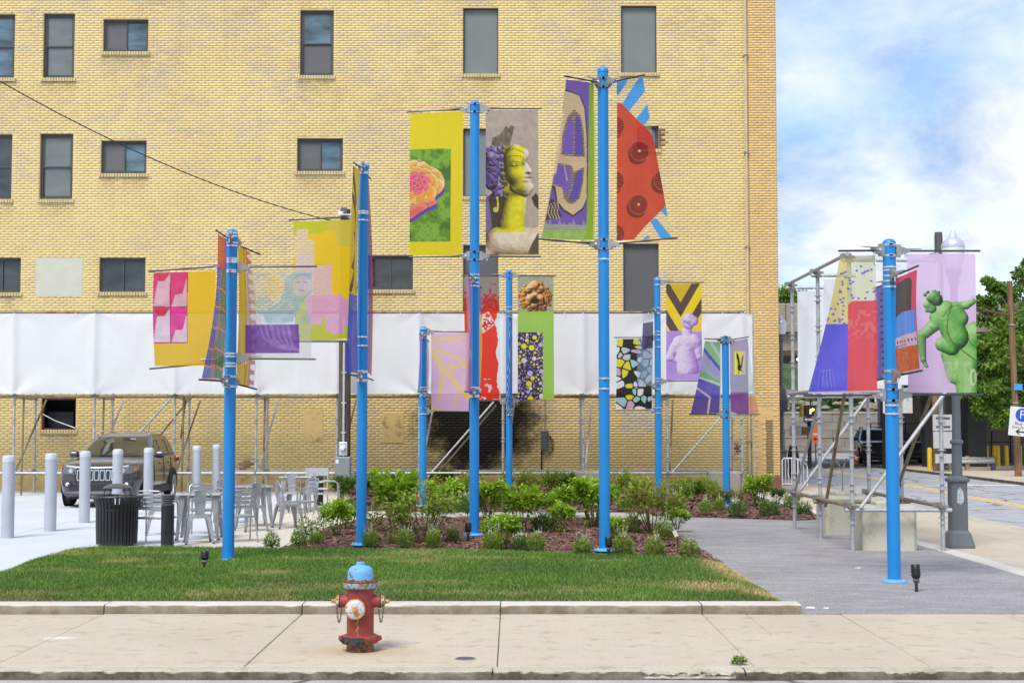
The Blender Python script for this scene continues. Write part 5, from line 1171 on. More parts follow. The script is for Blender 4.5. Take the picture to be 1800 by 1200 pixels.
# --- pole i
cr = ((795, 566), (914, 572), (914, 1140), (686, 1140))
A = Art(52, 130, cr, (90, 84, 204), .93, 1.8)
A.put(A.poly([(780, 560), (920, 560), (920, 760), (900, 760), (790, 620)]), (152, 214, 146)); A.put(A.poly([(820, 570), (850, 570), (920, 690), (920, 730)]), (206, 232, 206)); A.put(A.poly([(780, 650), (900, 800), (920, 800), (920, 900), (760, 850), (750, 760)]), (214, 216, 232)); A.put(A.poly([(780, 650), (920, 830), (920, 900), (740, 850)]) & (np.sin(A.X*.42+A.Y*.2)*np.sin(A.Y*.42) > .15), (74, 66, 180)); A.put(A.poly([(745, 810), (800, 815), (860, 860), (920, 880), (920, 935), (740, 850)]), (124, 196, 110)); A.put(A.line([(735, 850), (830, 880), (920, 915)], 14), (226, 228, 236))
A.put(A.line([(720, 930), (800, 985), (830, 1010), (815, 1140)], 16), (212, 194, 190)); A.put(A.poly([(690, 1010), (920, 1010), (920, 1145), (680, 1145)]), (92, 60, 150), k=.75); A.put(A.line([(720, 930), (800, 985), (830, 1010), (815, 1140)], 14), (214, 196, 186)); A.put(A.U > .95, (196, 210, 190), .7)
B_out('indigo and green banner with dotted diagonal bands on the shortest pole', 'i', (1239, 599, -.4), (1267, 601, -.05), (1267, 727, -.05), (1214, 728, -.25), A, [(598, (1238, 595, -.45)), (728, (1212, 728, -.28))], (.03, 0), None, .015)
cr = ((990, 575), (1132, 555), (1222, 1140), (992, 1142))
A = Art(52, 130, cr, (136, 92, 158), .9, 1.9)
dot = (np.sin(A.X*.30)*np.sin(A.Y*.30+1.5707*(0)) > .12); A.put(dot & (A.Y < 970), (216, 214, 224), .85); A.put((A.Y > 820) & (A.Y < 970) & dot, (176, 212, 206), .85)
A.put(A.rect(1026, 650, 1118, 832), (240, 224, 40), .96); A.put(A.rect(1078, 650, 1118, 832), (222, 204, 160), .9)
A.put(A.poly([(1042, 655), (1060, 680), (1070, 720), (1074, 760), (1094, 740), (1090, 780), (1078, 800), (1066, 808), (1052, 790), (1056, 740), (1044, 700)]) | A.poly([(1080, 750), (1088, 700), (1104, 678), (1098, 720), (1090, 770)]) | A.line([(1078, 795), (1100, 812)], 7) | A.line([(1064, 800), (1060, 825)], 6), (26, 22, 24))
A.put(A.Y > 970, (126, 70, 148)); A.put(A.X > 1142, (190, 214, 214), .5); A.put((A.X > 1142) & (A.Y > 1000), (226, 140, 120), .6)
B_out('violet dotted banner with a black winged bird on yellow on the shortest pole', 'i', (1283, 600, -.05), (1314, 595, -.4), (1334, 728, -.25), (1284, 728, -.05), A, [(598, (1316, 592, -.45)), (728, (1337, 728, -.28))], (.03, 0), None, .015)
# ------------------------------------------------------------------ fire hydrant
def chippy(name, col, chip, rust, thr=.63, sc=9, streak=False):
    a = G(name); v = a.obj(); n_ = a.noise(v, sc, 7, .62, .4); n2_ = a.noise(v, sc*3.1, 5, .65)
    c = a.mix(a.ramp(a.noise(v, 5, 4), [(.3, 0), (.7, 1)]), tuple(np.array(col)*.84), tuple(np.clip(np.array(col)*1.14, 0, 1)))
    k = a.ramp(n_, [(thr, 0), (thr+.03, 1)]); c = a.mix(k, c, chip); c = a.mix(a.ramp(n2_, [(thr+.02, 0), (thr+.06, 1)]), c, rust)
    return a.done(a.pbr(c, .55, 0, a.bump(a.math('ADD', a.math('MULTIPLY', k, -.5), n2_), .35, .004), .4))
M_hred = chippy('hydrant_red', (.275, .042, .038), (.20, .07, .04), (.42, .17, .04), .64, 9)
M_hblue = chippy('hydrant_blue', (.13, .36, .62), (.17, .10, .07), (.10, .06, .04), .615, 15)
M_hflange = chippy('hydrant_flange', (.19, .34, .40), (.30, .14, .05), (.14, .07, .03), .52, 12)
M_hcap = chippy('hydrant_cap', (.56, .50, .38), (.50, .27, .05), (.16, .08, .03), .46, 22)
M_hgold = chippy('rusty_brass', (.52, .27, .06), (.32, .13, .03), (.6, .36, .1), .55, 25)
M_hrust = chippy('rusty_iron', (.13, .06, .03), (.26, .11, .03), (.05, .03, .02), .52, 16)
hy = thing('fire_hydrant', 'chipped red fire hydrant with light blue bonnet on the sidewalk', 'fire hydrant', HYD)
RX = Matrix.Rotation(math.pi/2, 3, 'X'); RY = Matrix.Rotation(math.pi/2, 3, 'Y'); RYm = Matrix.Rotation(-math.pi/2, 3, 'Y')
build('base_collar', MB().lathe([(.112, -.02), (.116, .01), (.112, .05), (.116, .075)], 32), M_hrust, hy, local=True)
m = MB(); n = 8; ring = []
def octo(r, z, n=8): return [(r*math.cos(2*math.pi*(k+.5)/n), r*math.sin(2*math.pi*(k+.5)/n), z) for k in range(n)]
m.lathe([(.13, .065), (.15, .07), (.152, .118), (.138, .134), (.116, .14)], 32)
for s_ in (-1, 1): m.loft([[(s_*.13, -.05, .075), (s_*.13, .05, .075), (s_*.13, .05, .13), (s_*.13, -.05, .13)], [(s_*.178, -.018, .092), (s_*.178, .018, .092), (s_*.178, .018, .122), (s_*.178, -.018, .122)]])
build('lower_flange', m, M_hred, hy, local=True)
m = MB(); a0, a1 = R(205), R(288)
rr = []
for k in range(11):
    a_ = a0+(a1-a0)*k/10; c_, s_ = math.cos(a_), math.sin(a_); rr.append([(.150*c_, .150*s_, .068), (.160*c_, .160*s_, .068), (.160*c_, .160*s_, .128), (.150*c_, .150*s_, .128)])
m.loft(rr)
for a_ in (R(212), R(268), R(284)): m.lathe([(.017, 0), (.017, .018), (.009, .02), (.009, .03)], 6, (.156*math.cos(a_), .156*math.sin(a_), .1), Matrix.Rotation(a_, 3, 'Z')@RY)
build('repair_clamp', m, mcol('dark_iron', (.045, .042, .042), .6, .2, .25, 30), hy, local=True)
for a_ in (R(305), R(235), R(180), R(0)): build('flange_bolt', MB().lathe([(.015, 0), (.015, .02), (.008, .022), (.008, .032)], 6, (.150*math.cos(a_), .150*math.sin(a_), .1), Matrix.Rotation(a_, 3, 'Z')@RY), M_hrust, hy, local=True)
build('barrel', MB().lathe([(.116, .13), (.1135, .15), (.113, .30), (.113, .50), (.116, .53)], 40), M_hred, hy, local=True)
m = MB().lathe([(.118, .522), (.142, .526), (.146, .536), (.146, .566), (.140, .574)], 40)
build('upper_flange', m, M_hflange, hy, local=True)
m = MB().lathe([(.143, .575), (.147, .579), (.144, .592), (.12, .596)], 40)
for k in range(8):
    a_ = R(22+45*k); m.lathe([(.014, .57), (.014, .603), (.006, .605)], 6, (.130*math.cos(a_), .130*math.sin(a_), 0))
build('flange_gasket', m, M_hrust, hy, local=True)
build('bonnet', MB().lathe([(.116, .585), (.110, .597), (.109, .64), (.104, .668), (.092, .690), (.07, .704), (.045, .711), (.037, .716), (.036, .738), (.028, .742)], 40), M_hblue, hy, local=True)
build('operating_nut', MB().lathe([(.021, .738), (.021, .752), (.0145, .754), (.0125, .782), (.006, .784)], 5), M_hrust, hy, local=True)
for s_, M_ in ((-1, RYm), (1, RY)):
    nz = build('side_nozzle', MB().lathe([(.055, .09), (.052, .135), (.052, .166)], 28, (0, 0, .412), M_), M_hred, hy, local=True)
    build('nozzle_gasket', MB().lathe([(.050, .164), (.056, .166), (.056, .174), (.05, .175)], 28, (0, 0, .412), M_), M_blackm, nz, local=True)
    cp = build('side_cap', MB().lathe([(.050, .174), (.052, .178), (.050, .200), (.036, .207), (.02, .210), (.018, .226), (.012, .23)], 28, (0, 0, .412), M_), M_hcap, hy, local=True)
    build('cap_nut', MB().lathe([(.019, .212), (.018, .240), (.012, .244)], 5, (0, 0, .412), M_), M_hgold, cp, local=True)
    m = MB(); P0 = Vector((s_*.155, -.01, .362)); P1 = Vector((s_*.196, -.015, .37)); nl = 22
    for k in range(nl):
        def cp_(t): q_ = P0.lerp(P1, t); q_.z -= .125*(1-(2*t-1)**2); q_.y -= .012*math.sin(t*3.1); return q_
        c0, c1 = cp_(k/nl), cp_((k+1)/nl); d_ = (c1-c0).normalized(); sd_ = d_.cross(Vector((0, 1, 0))).normalized() if k % 2 else d_.cross(d_.cross(Vector((0, 1, 0)))).normalized()
        mid_ = (c0+c1)/2; L_ = (c1-c0).length*.72; pts_ = [mid_+d_*L_*math.cos(t_)+sd_*.0065*math.sin(t_) for t_ in np.linspace(0, 2*math.pi, 9)]
        m.path(pts_, .0023, 5)
    build('chain', m, mcol('rusty_chain', (.10, .065, .045), .6, .4, .3, 60), hy, local=True)
fz = build('front_nozzle', MB().lathe([(.094, .08), (.09, .125), (.088, .142)], 32, (-.026, 0, .365), RX), M_hred, hy, local=True)
fc = build('front_cap', MB().lathe([(.080, .14), (.083, .143), (.083, .168), (.074, .176), (.03, .182), (.0, .183)], 36, (-.026, 0, .365), RX), chippy('front_cap_paint', (.55, .54, .52), (.50, .29, .05), (.05, .045, .04), .57, 13), hy, local=True)
build('cap_rim', MB().lathe([(.081, .160), (.0855, .162), (.0855, .170), (.080, .173)], 36, (-.026, 0, .365), RX), M_hgold, fc, local=True)
build('cap_nut', MB().lathe([(.028, .178), (.026, .192), (.022, .196), (.021, .222), (.014, .226)], 5, (-.026, 0, .365), RX), M_hgold, fc, local=True)
m = MB(); q = random.Random(5)
for k in range(9): z = .275-.018*k; m.box((-.012+.006*math.sin(k*2.1), -.1125, z), (.008+q.uniform(0, .006), .004, .016), rot=Matrix.Rotation(q.uniform(-.5, .5), 3, 'Y'))
build('rust_drip', m, M_hgold, hy, local=True, smooth=False)

# ------------------------------------------------------------------ bollards, litter bin, bollard lights, ground lamps
bl0 = None
BL = [(13, 945, 'nearest silver bollard at the left edge of the picture'), (88, 933, 'second silver bollard from the left, left of the parked car'), (148, 918, 'silver bollard in front of the car grille, third from the left'), (205.5, 906, 'silver bollard in front of the car headlight, above the bin lid'), (260, 897.5, 'silver bollard in front of the car door'), (345, 885, 'silver bollard just right of the car tail'), (379.5, 877, 'farthest silver bollard beside the left blue pole')]
for px, py, lab in BL:
    p = g(px, py, 0)
    if bl0 is None:
        bl0 = thing('bollard', lab, 'bollard', p, 0, 'silver bollards along the parking edge')
        build('post', MB().lathe([(.104, 0), (.104, 1.27)], 28), M_bollard, bl0, local=True)
        build('cap', MB().lathe([(.106, 1.265), (.106, 1.33), (.098, 1.355), (.07, 1.372), (0, 1.378)], 28), mcol('bollard_cap', (.56, .575, .62), .4, .2, .05, 3), bl0, local=True)
        build('joint_ring', MB().lathe([(.104, 1.02), (.1055, 1.022), (.1055, 1.03), (.104, 1.032)], 28), M_bollard, bl0, local=True)
    else: dup(bl0, p, random.uniform(0, 6), lab)
p = g(205, 958, .0); lb = thing('litter_bin', 'black slatted litter bin with a domed rain lid at the lawn edge', 'litter bin', p)
slat = None; NSL = 34
for k in range(NSL):
    a_ = 2*math.pi*k/NSL
    if slat is None:
        m = MB().loft([[(r_, -.021, z), (r_+.006, -.021, z), (r_+.006, .021, z), (r_, .021, z)] for r_, z in ((.305, .03), (.315, .3), (.318, .58), (.335, .68), (.385, .765))])
        slat = build('slat', m, M_black, lb, local=True); s_ = slat
    else: s_ = slat.copy(); COL.objects.link(s_); s_.parent = lb
    s_.rotation_euler = (0, 0, a_)
for z, r_ in ((.06, .303), (.56, .312), (.765, .385)):
    b = MB().path([(r_*math.cos(t), r_*math.sin(t), z) for t in np.linspace(0, 2*math.pi, 37)], .016 if z > .7 else .010, 8, False); build('hoop', b, M_black if z < .7 else mcol('worn_black_rim', (.06, .065, .07), .35, .3, .2, 6), lb, local=True)
build('liner', MB().lathe([(.285, .05), (.285, .62), (.27, .62), (.27, .1)], 32), M_blackm, lb, local=True)
build('rain_lid', MB().lathe([(.215, .89), (.22, .896), (.2, .915), (.14, .945), (.06, .962), (.0, .965)], 32), mcol('bin_lid', (.09, .095, .1), .3, .3, .1, 5), lb, local=True)
for k in range(4):
    a_ = R(45+90*k); build('lid_rod', MB().path([(.36*math.cos(a_), .36*math.sin(a_), .75), (.25*math.cos(a_), .25*math.sin(a_), .76), (.2*math.cos(a_), .2*math.sin(a_), .9)], .008, 6), M_black, lb, local=True)
build('foot_disc', MB().lathe([(.25, 0), (.25, .04), (.1, .05)], 24), M_black, lb, local=True)
def boll_light(px, py, h, r_, lab):
    o = thing('bollard_light', lab, 'bollard light', g(px, py, 0), 0, 'black louvred bollard lights')
    build('post', MB().lathe([(r_, 0), (r_, h*.80)], 24), M_black, o, local=True)
    build('lamp_core', MB().lathe([(r_*.7, h*.8), (r_*.7, h*.98)], 20), M_dkgrey, o, local=True)
    for k in range(4): build('louvre', MB().lathe([(r_*.75, h*(.815+.045*k)), (r_*1.03, h*(.805+.045*k)), (r_*1.03, h*(.818+.045*k)), (r_*.75, h*(.832+.045*k))], 24), M_dkgrey, o, local=True)
    build('cap', MB().lathe([(r_*1.04, h*.975), (r_*1.04, h*.992), (r_*.9, h), (0, h*1.003)], 24), M_dkgrey if py > 900 else M_black, o, local=True)
boll_light(294, 962, .81, .098, 'black louvred bollard light between the litter bin and the chairs'); boll_light(561.5, 888, .78, .088, 'black louvred bollard light far back by the brick wall behind the chairs')
def ground_lamp(px, py, z, h, lab, az=0, tilt=20):
    o = thing('ground_spotlight', lab, 'spotlight', g(px, py, z), R(az), 'black spotlights aimed up the blue poles')
    build('spike', MB().tube((0, 0, -.05), (0, 0, h*.42), .018, 8), M_blackm, o, local=True)
    build('knuckle', MB().lathe([(.026, -.03), (.03, 0), (.026, .03)], 10, (0, 0, h*.42), RY), M_dkgrey, o, local=True)
    T = Matrix.Rotation(R(tilt), 3, 'X')
    build('lamp_head', MB().lathe([(.02, 0), (.046, .03), (.05, .06), (.05, h*.52), (.044, h*.56), (.04, h*.52)], 16, (0, 0, h*.44), T), M_black, o, local=True)
    for k in range(3): build('cooling_fin', MB().lathe([(.046, h*.16+.03*k), (.056, h*.16+.03*k), (.056, h*.16+.008+.03*k), (.046, h*.16+.008+.03*k)], 16, (0, 0, h*.44), T), M_black, o, local=True)
ground_lamp(359, 1000, .08, .23, 'black spotlight in the lawn left of the left blue pole', 0, -14); ground_lamp(823, 950, .08, .28, 'black spotlight at the foot of the centre blue pole', 0, -8)
ground_lamp(1070, 979, .07, .28, 'black spotlight at the foot of the tallest blue pole', 0, -6); ground_lamp(1611, 1040, .0, .31, 'black spotlight on a short stem beside the nearest blue pole', 0, -10)
ground_lamp(648, 896, .03, .18, 'black spotlight behind the second blue pole at the garden path', 0, -10)
pl_ = thing('plant_label', 'small tilted metal plaque on a stake among the plants at the bed corner', 'plaque', g(1191, 972, .05))
build('stake', MB().tube((0, 0, -.03), (0, 0, .25), .007, 6), M_blackm, pl_, local=True)
build('plate', MB().bbox((-.03, 0, 0), (.06, .010, .105), .003).xf(Matrix.Rotation(R(-24), 3, 'Y')@Matrix.Rotation(R(-35), 3, 'X'), (0, 0, .29)), M_galvd, pl_, local=True, smooth=False)

# ------------------------------------------------------------------ cafe tables and chairs
def make_table():
    t = thing('cafe_table', 'x', 'table', (0, 0, 0), 0, 'silver metal cafe tables')
    build('tabletop', MB().bbox((0, 0, .735), (.72, .72, .022), .006), M_chair, t, local=True, smooth=False)
    build('apron', MB().bbox((0, 0, .703), (.62, .62, .042), .004), M_chair, t, local=True, smooth=False)
    for sx in (-1, 1):
        for sy in (-1, 1):
            rings = []
            for z, e_, w in ((.715, .285, .050), (.5, .30, .042), (.2, .325, .032), (.0, .345, .024)):
                c = Vector((sx*e_, sy*e_, z)); rings.append([c+Vector((-sx*w*1.6, sy*w*.3, 0)), c+Vector((sx*w*.5, sy*w*.5, 0)), c+Vector((sx*w*.3, -sy*w*1.6, 0)), c+Vector((-sx*w*.3, -sy*w*.3, 0))])
            lg = build('leg', MB().loft(rings), M_chair, t, local=True, smooth=False)
            build('foot', MB().lathe([(.018, 0), (.016, .03)], 8, (sx*.345, sy*.345, 0)), M_blackm, lg, local=True)
    return t
def make_chair():                      # pressed metal cafe chair, front towards -Y
    t = thing('metal_chair', 'x', 'chair', (0, 0, 0), 0, 'pressed silver metal chairs at the cafe tables')
    m = MB(); n = 20
    def se(r_, z, k=.34): return [(math.copysign(abs(math.cos(a_))**k, math.cos(a_))*r_, math.copysign(abs(math.sin(a_))**k, math.sin(a_))*r_*.98, z) for a_ in np.linspace(0, 2*math.pi, 25)[:-1]]
    m.loft([se(.185, .405), se(.188, .43), se(.183, .447), se(.165, .451), se(.10, .444)])
    build('seat', m, M_chair, t, local=True)
    for sx in (-1, 1):
        for sy in (-1, 1):
            rings = []
            for z, ex_, ey_, w in ((.425, .155, .155, .052), (.36, .172, .176, .046), (.18, .195, .205, .030), (.0, .215, .235, .020)):
                c = Vector((sx*ex_, sy*ey_, z)); rings.append([c+Vector((-sx*w*1.3, sy*w*.35, 0)), c+Vector((sx*w*.4, sy*w*.4, 0)), c+Vector((sx*w*.35, -sy*w*1.3, 0)), c+Vector((-sx*w*.2, -sy*w*.2, 0))])
            lg = build('leg', MB().loft(rings), M_chair, t, local=True, smooth=False)
            build('foot', MB().lathe([(.016, 0), (.014, .025)], 8, (sx*.215, sy*.235, 0)), M_blackm, lg, local=True)
    pts = [(-.175, .14, .44), (-.185, .165, .58), (-.19, .19, .72)]+[(.19*math.cos(a_), .205+.01*math.sin(a_), .72+.125*math.sin(a_)) for a_ in np.linspace(math.pi, 0, 11)]+[(.19, .19, .72), (.185, .165, .58), (.175, .14, .44)]
    build('back_frame', MB().path(pts, .011, 8), M_chair, t, local=True)
    m = MB(); rings = []
    for z, y, w in ((.445, .165, .075), (.6, .178, .082), (.75, .20, .092), (.835, .218, .085)): rings.append([(-w, y+.012, z), (-w*.5, y+.002, z), (w*.5, y+.002, z), (w, y+.012, z), (w, y+.016, z), (w*.5, y+.006, z), (-w*.5, y+.006, z), (-w, y+.016, z)])
    build('back_splat', m.loft(rings), M_chair, t, local=True)
    return t
def make_armchair():                   # slatted aluminium armchair, front towards -Y
    t = thing('slatted_armchair', 'x', 'chair', (0, 0, 0), 0, 'slatted aluminium armchairs at the cafe tables')
    for sx in (-1, 1):
        build('frame', MB().path([(sx*.27, -.25, 0), (sx*.265, -.235, .35), (sx*.265, -.22, .62), (sx*.268, -.15, .665), (sx*.268, .05, .672), (sx*.262, .20, .64), (sx*.245, .25, .60)], .0125, 8), M_alu, t, local=True)
        build('leg', MB().path([(sx*.255, .30, 0), (sx*.225, .21, .42), (sx*.222, .235, .62), (sx*.205, .285, .80), (sx*.16, .30, .835)], .0125, 8), M_alu, t, local=True)
    build('back_rail', MB().path([(-.165, .30, .833), (0, .312, .84), (.165, .30, .833)], .0125, 8), M_alu, t, local=True)
    build('seat_rail', MB().path([(-.255, -.2, .40), (-.235, .2, .40), (.235, .2, .40), (.255, -.2, .40), (-.255, -.2, .40)], .011, 8), M_alu, t, local=True)
    for k in range(7): build('slat', MB().bbox((0, -.19+k*.062, .418-.006*math.sin(k/6*3.14)), (.47, .048, .012), .004), M_alu, t, local=True, smooth=False)
    for k in range(4): build('slat', MB().bbox((0, .232+k*.019, .565+k*.068), (.40, .012, .05), .003), M_alu, t, local=True, smooth=False)
    return t
tb = make_table(); ch = make_chair(); ac = make_armchair(); used = set()
def put(proto, loc, rz, lab):
    if proto.name in used: return dup(proto, loc, R(rz), lab)
    used.add(proto.name); proto.location = loc; proto.rotation_euler = (0, 0, R(rz)); proto['label'] = lab; return proto
put(tb, (-5.15, 23.6, .004), 6, 'silver cafe table nearest the litter bin, left of the left blue pole')
put(tb, (-4.82, 26.4, .004), 20, 'silver cafe table just right of the left blue pole')
put(tb, (-4.66, 31.2, .004), -4, 'silver cafe table farthest back by the brick wall')
put(ac, (-5.66, 22.75, .004), 172, 'slatted armchair with its back to the lawn between bin and bollard light')
put(ch, (-4.98, 22.75, .004), 197, 'metal chair with its back to the lawn at the nearest table')
put(ch, (-6.05, 24.6, 0), -75, 'metal chair on the white paving left of the nearest table')
put(ac, (-4.42, 23.05, .004), 205, 'armchair half hidden behind the left blue pole')
put(ac, (-5.32, 24.75, .004), 24, 'armchair behind the nearest table, facing the street')
put(ch, (-4.62, 25.35, .004), 214, 'metal chair immediately right of the left blue pole, back to the lawn')
put(ch, (-4.08, 26.05, .004), 118, 'metal chair right of the middle table, facing left')
put(ac, (-5.35, 27.4, .004), 40, 'armchair behind the middle table to its left')
put(ac, (-4.05, 27.3, .004), -50, 'armchair behind the metal chair right of the middle table')
put(ac, (-3.95, 30.6, .004), 100, 'armchair alone at the right of the farthest table beside the planting')
put(ch, (-4.62, 30.35, .004), 170, 'metal chair in front of the farthest table')
bench = thing('flat_backed_chair', 'pale grey flat backed chair behind the farthest cafe table', 'chair', (-4.4, 32.2, .004), R(6))
M_wc = mcol('white_chair_paint', (.42, .43, .45), .45, .1, .05, 4)
build('seat', MB().bbox((0, 0, .43), (.50, .46, .03), .008), M_wc, bench, local=True, smooth=False); build('backrest', MB().bbox((0, .23, .80), (.52, .02, .17), .008), M_wc, bench, local=True, smooth=False)
for sx in (-1, 1):
    build('leg', MB().path([(sx*.24, -.22, 0), (sx*.235, -.2, .42)], .014, 8), M_wc, bench, local=True); build('leg', MB().path([(sx*.24, .25, 0), (sx*.235, .2, .43), (sx*.24, .235, .88)], .014, 8), M_wc, bench, local=True)

# ------------------------------------------------------------------ parked car
def paint(name, col):
    a = G(name); v = a.obj(); c = a.mix(a.noise(v, 3, 4), tuple(np.array(col)*.9), tuple(np.array(col)*1.1))
    return a.done(a.pbr(c, .28, .55, None, .5, **{'Coat Weight': .8, 'Coat Roughness': .06}))
M_car = paint('grey_brown_car_paint', (.068, .064, .070)); M_carb = paint('black_car_paint', (.015, .016, .02)); M_cars = paint('dark_silver_car_paint', (.06, .065, .075))
M_glass = pane_mat('car_window_glass', (.030, .038, .028), .03, .9, .3); M_chrome = mcol('chrome', (.75, .76, .78), .12, 1, .02); M_tyre = mcol('tyre_rubber', (.018, .018, .019), .85, 0, .2, 10); M_plast = mcol('black_plastic', (.022, .022, .024), .6, 0, .1, 6)
M_lamp = mcol('headlamp_glass', (.16, .17, .19), .08, .3, .3, 20); M_amber = mcol('amber_lens', (.55, .20, .03), .2, 0, .1, 20); M_redlens = mcol('red_lens', (.3, .01, .01), .2)
ST = [(0, .34, .50, .60, .55, .80, .82), (.04, .27, .66, .74, .68, .88, .90), (.14, .24, .76, .84, .78, .95, .98), (.32, .22, .84, .905, .84, 1.0, 1.04), (.70, .22, .90, .93, .88, 1.04, 1.085), (1.15, .22, .90, .93, .89, 1.07, 1.12), (1.45, .22, .90, .93, .89, 1.09, 1.13), (2.5, .22, .9, .93, .885, 1.11, 1.12), (3.6, .22, .9, .93, .88, 1.13, 1.14), (4.3, .24, .88, .92, .86, 1.13, 1.14), (4.52, .28, .82, .86, .8, 1.08, 1.1), (4.62, .40, .70, .74, .70, .98, 1.0)]
CZ = [1.06, 1.12, 1.36, 1.56, 1.64, 1.678]; CF = [1.22, 1.32, 1.80, 2.18, 2.44, 2.78]; CR = [4.50, 4.47, 4.36, 4.20, 4.02, 3.72]; CWd = [.86, .845, .765, .675, .60, .50]
def fz_(z): return float(np.interp(z, CZ, CF)), float(np.interp(z, CZ, CR)), float(np.interp(z, CZ, CWd))
def make_car(name, lab, loc, rz, mat):
    t = thing(name, lab, 'car', loc, rz, None); L = 0.0
    rings = []
    for y, zb, wl, wm, ws, zs, ztp in ST:
        h = [(0, zb), (wl*.9, zb), (wl, zb+.1), (wm-.01, .56), (wm, .66), (wm-.012, .80), (ws+.012, zs-.06), (ws-.02, zs-.012), (ws-.09, zs+.004), (ws*.5, ztp-.006), (0, ztp)]
        rings.append([(x, y, z) for x, z in h]+[(-x, y, z) for x, z in h[-2:0:-1]])
    b = build('body', MB().loft(rings), mat, t, local=True, ang=50)
    rings = []
    for z, yf, yr, w in zip(CZ, CF, CR, CWd):
        ring = [(s*w*.93, yf+.16*s*s, z) for s in np.linspace(-1, 1, 9)]+[(w, yf+.30, z)]+[(w, yf+(yr-yf)*q_, z) for q_ in (.3, .5, .7, .88)]+[(w*.97, yr-.12, z)]+[(s*w*.9, yr-.05*s*s, z) for s in np.linspace(1, -1, 5)]+[(-w*.97, yr-.12, z)]+[(-w, yf+(yr-yf)*q_, z) for q_ in (.88, .7, .5, .3)]+[(-w, yf+.30, z)]
        rings.append(ring)
    build('cabin', MB().loft(rings), mat, t, local=True, ang=50)
    def grid(fn, nu, nv): 
        mm = MB(); vs = [fn(u_, v_) for v_ in np.linspace(0, 1, nv+1) for u_ in np.linspace(0, 1, nu+1)]
        mm.add(vs, [(j*(nu+1)+i, j*(nu+1)+i+1, (j+1)*(nu+1)+i+1, (j+1)*(nu+1)+i) for j in range(nv) for i in range(nu)]); return mm
    def ws_(u_, v_):
        z = 1.135+v_*(1.575-1.135); yf, yr, w = fz_(z); s = (u_*2-1)*.955; return (s*w*.93, yf+.16*s*s-.012, z+.004)
    wsd = build('windscreen', grid(ws_, 12, 6), M_glass, t, local=True)
    build('wiper', MB().path([(.05, 1.345-.03, 1.15), (-.62, 1.42, 1.19)], .009, 5), M_plast, wsd, local=True); build('wiper', MB().path([(.62, 1.40, 1.16), (.10, 1.36, 1.20)], .009, 5), M_plast, wsd, local=True)
    build('rear_window', grid(lambda u_, v_: ((u_*2-1)*.8*fz_(1.16+v_*.36)[2], fz_(1.16+v_*.36)[1]+.012, 1.16+v_*.36), 6, 4), M_glass, t, local=True)
    for sx in (-1, 1):
        for k, (a0, a1, b0, b1) in enumerate(((1.86, 2.62, 2.50, 2.62), (2.70, 3.50, 2.70, 3.44), (3.58, 4.18, 3.52, 3.86))):
            def sw_(u_, v_, a0=a0, a1=a1, b0=b0, b1=b1, sx=sx):
                z = 1.155+v_*.375; w = fz_(z)[2]; return (sx*(w+.008), (a0+(a1-a0)*u_)*(1-v_)+(b0+(b1-b0)*u_)*v_, z)
            build('side_window', grid(sw_, 4, 4), M_glass, t, local=True)
        build('window_trim', MB().path([(sx*.865, 1.80, 1.145), (sx*.868, 3.0, 1.15), (sx*.85, 4.2, 1.155)], .010, 5), M_plast, t, local=True)
        build('roof_rail', MB().path([(sx*.60, 2.32, 1.62), (sx*.61, 2.50, 1.695), (sx*.61, 3.2, 1.715), (sx*.60, 3.85, 1.70), (sx*.585, 4.02, 1.64)], .019, 8), M_chrome, t, local=True)
        mr = build('mirror', MB().lathe([(.03, -.10), (.085, -.08), (.10, 0), (.085, .09), (.02, .11)], 12, (sx*1.02, 1.78, 1.17), RY).xf(Matrix.Identity(3)), mat, t, local=True)
        build('mirror_stalk', MB().tube((sx*.86, 1.80, 1.13), (sx*.96, 1.78, 1.15), .03, 8), M_plast, mr, local=True)
        for yd in (2.40, 3.36): build('door_handle', MB().bbox((sx*.925, yd, .965), (.05, .19, .034), .01), mat, t, local=True, smooth=False)
        m_ = MB()
        for yy in (1.60, 2.66, 3.48): m_.path([(sx*.931, yy, .36), (sx*.936, yy, .66), (sx*.925, yy+.02, .82), (sx*.90, yy+.04, 1.06)], .006, 4)
        build('door_gap', m_, M_plast, t, local=True)
        build('sill_trim', MB().bbox((sx*.915, 2.3, .34), (.06, 2.1, .17), .02), M_plast, t, local=True, smooth=False)
        for yw in (.95, 3.66):
            ar = []
            for a_ in np.linspace(-.12, math.pi+.12, 15): ar.append([(sx*x, yw+r_*math.cos(a_), .365+r_*math.sin(a_)) for x, r_ in ((.90, .385), (.957, .39), (.957, .44), (.90, .455))])
            build('wheel_arch', MB().loft(ar), M_plast, t, local=True)
            build('wheel_well', MB().lathe([(.40, .0), (.40, .012), (0, .012)], 24, (sx*.928, yw, .365), RY if sx > 0 else RYm), M_blackm, t, local=True)
            Mx = RY if sx > 0 else RYm
            wh = build('wheel', MB().lathe([(.22, -.2), (.33, -.2), (.362, -.17), (.367, -.10), (.362, -.04), (.33, .0), (.265, .005), (.25, -.01)], 28, (sx*.962, yw, .367), Mx), M_tyre, t, local=True)
            m_ = MB().lathe([(.262, -.006), (.262, .008), (.235, .008), (.225, -.05), (.07, -.055)], 24, (sx*.962, yw, .367), Mx)
            for k in range(10):
                a_ = k*math.pi/5+(.12 if k % 2 else -.12); m_.loft([[Vector((sx*.962, yw, .367))+Mx@Vector((math.cos(a_)*r_-math.sin(a_)*w_, math.sin(a_)*r_+math.cos(a_)*w_, z)) for w_, z in ((-.018, -.03), (.018, -.03), (.014, .004), (-.014, .004))] for r_ in (.05, .24)])
            m_.lathe([(.055, -.03), (.055, .006), (0, .008)], 12, (sx*.962, yw, .367), Mx)
            build('rim', m_, M_alu, wh, local=True)
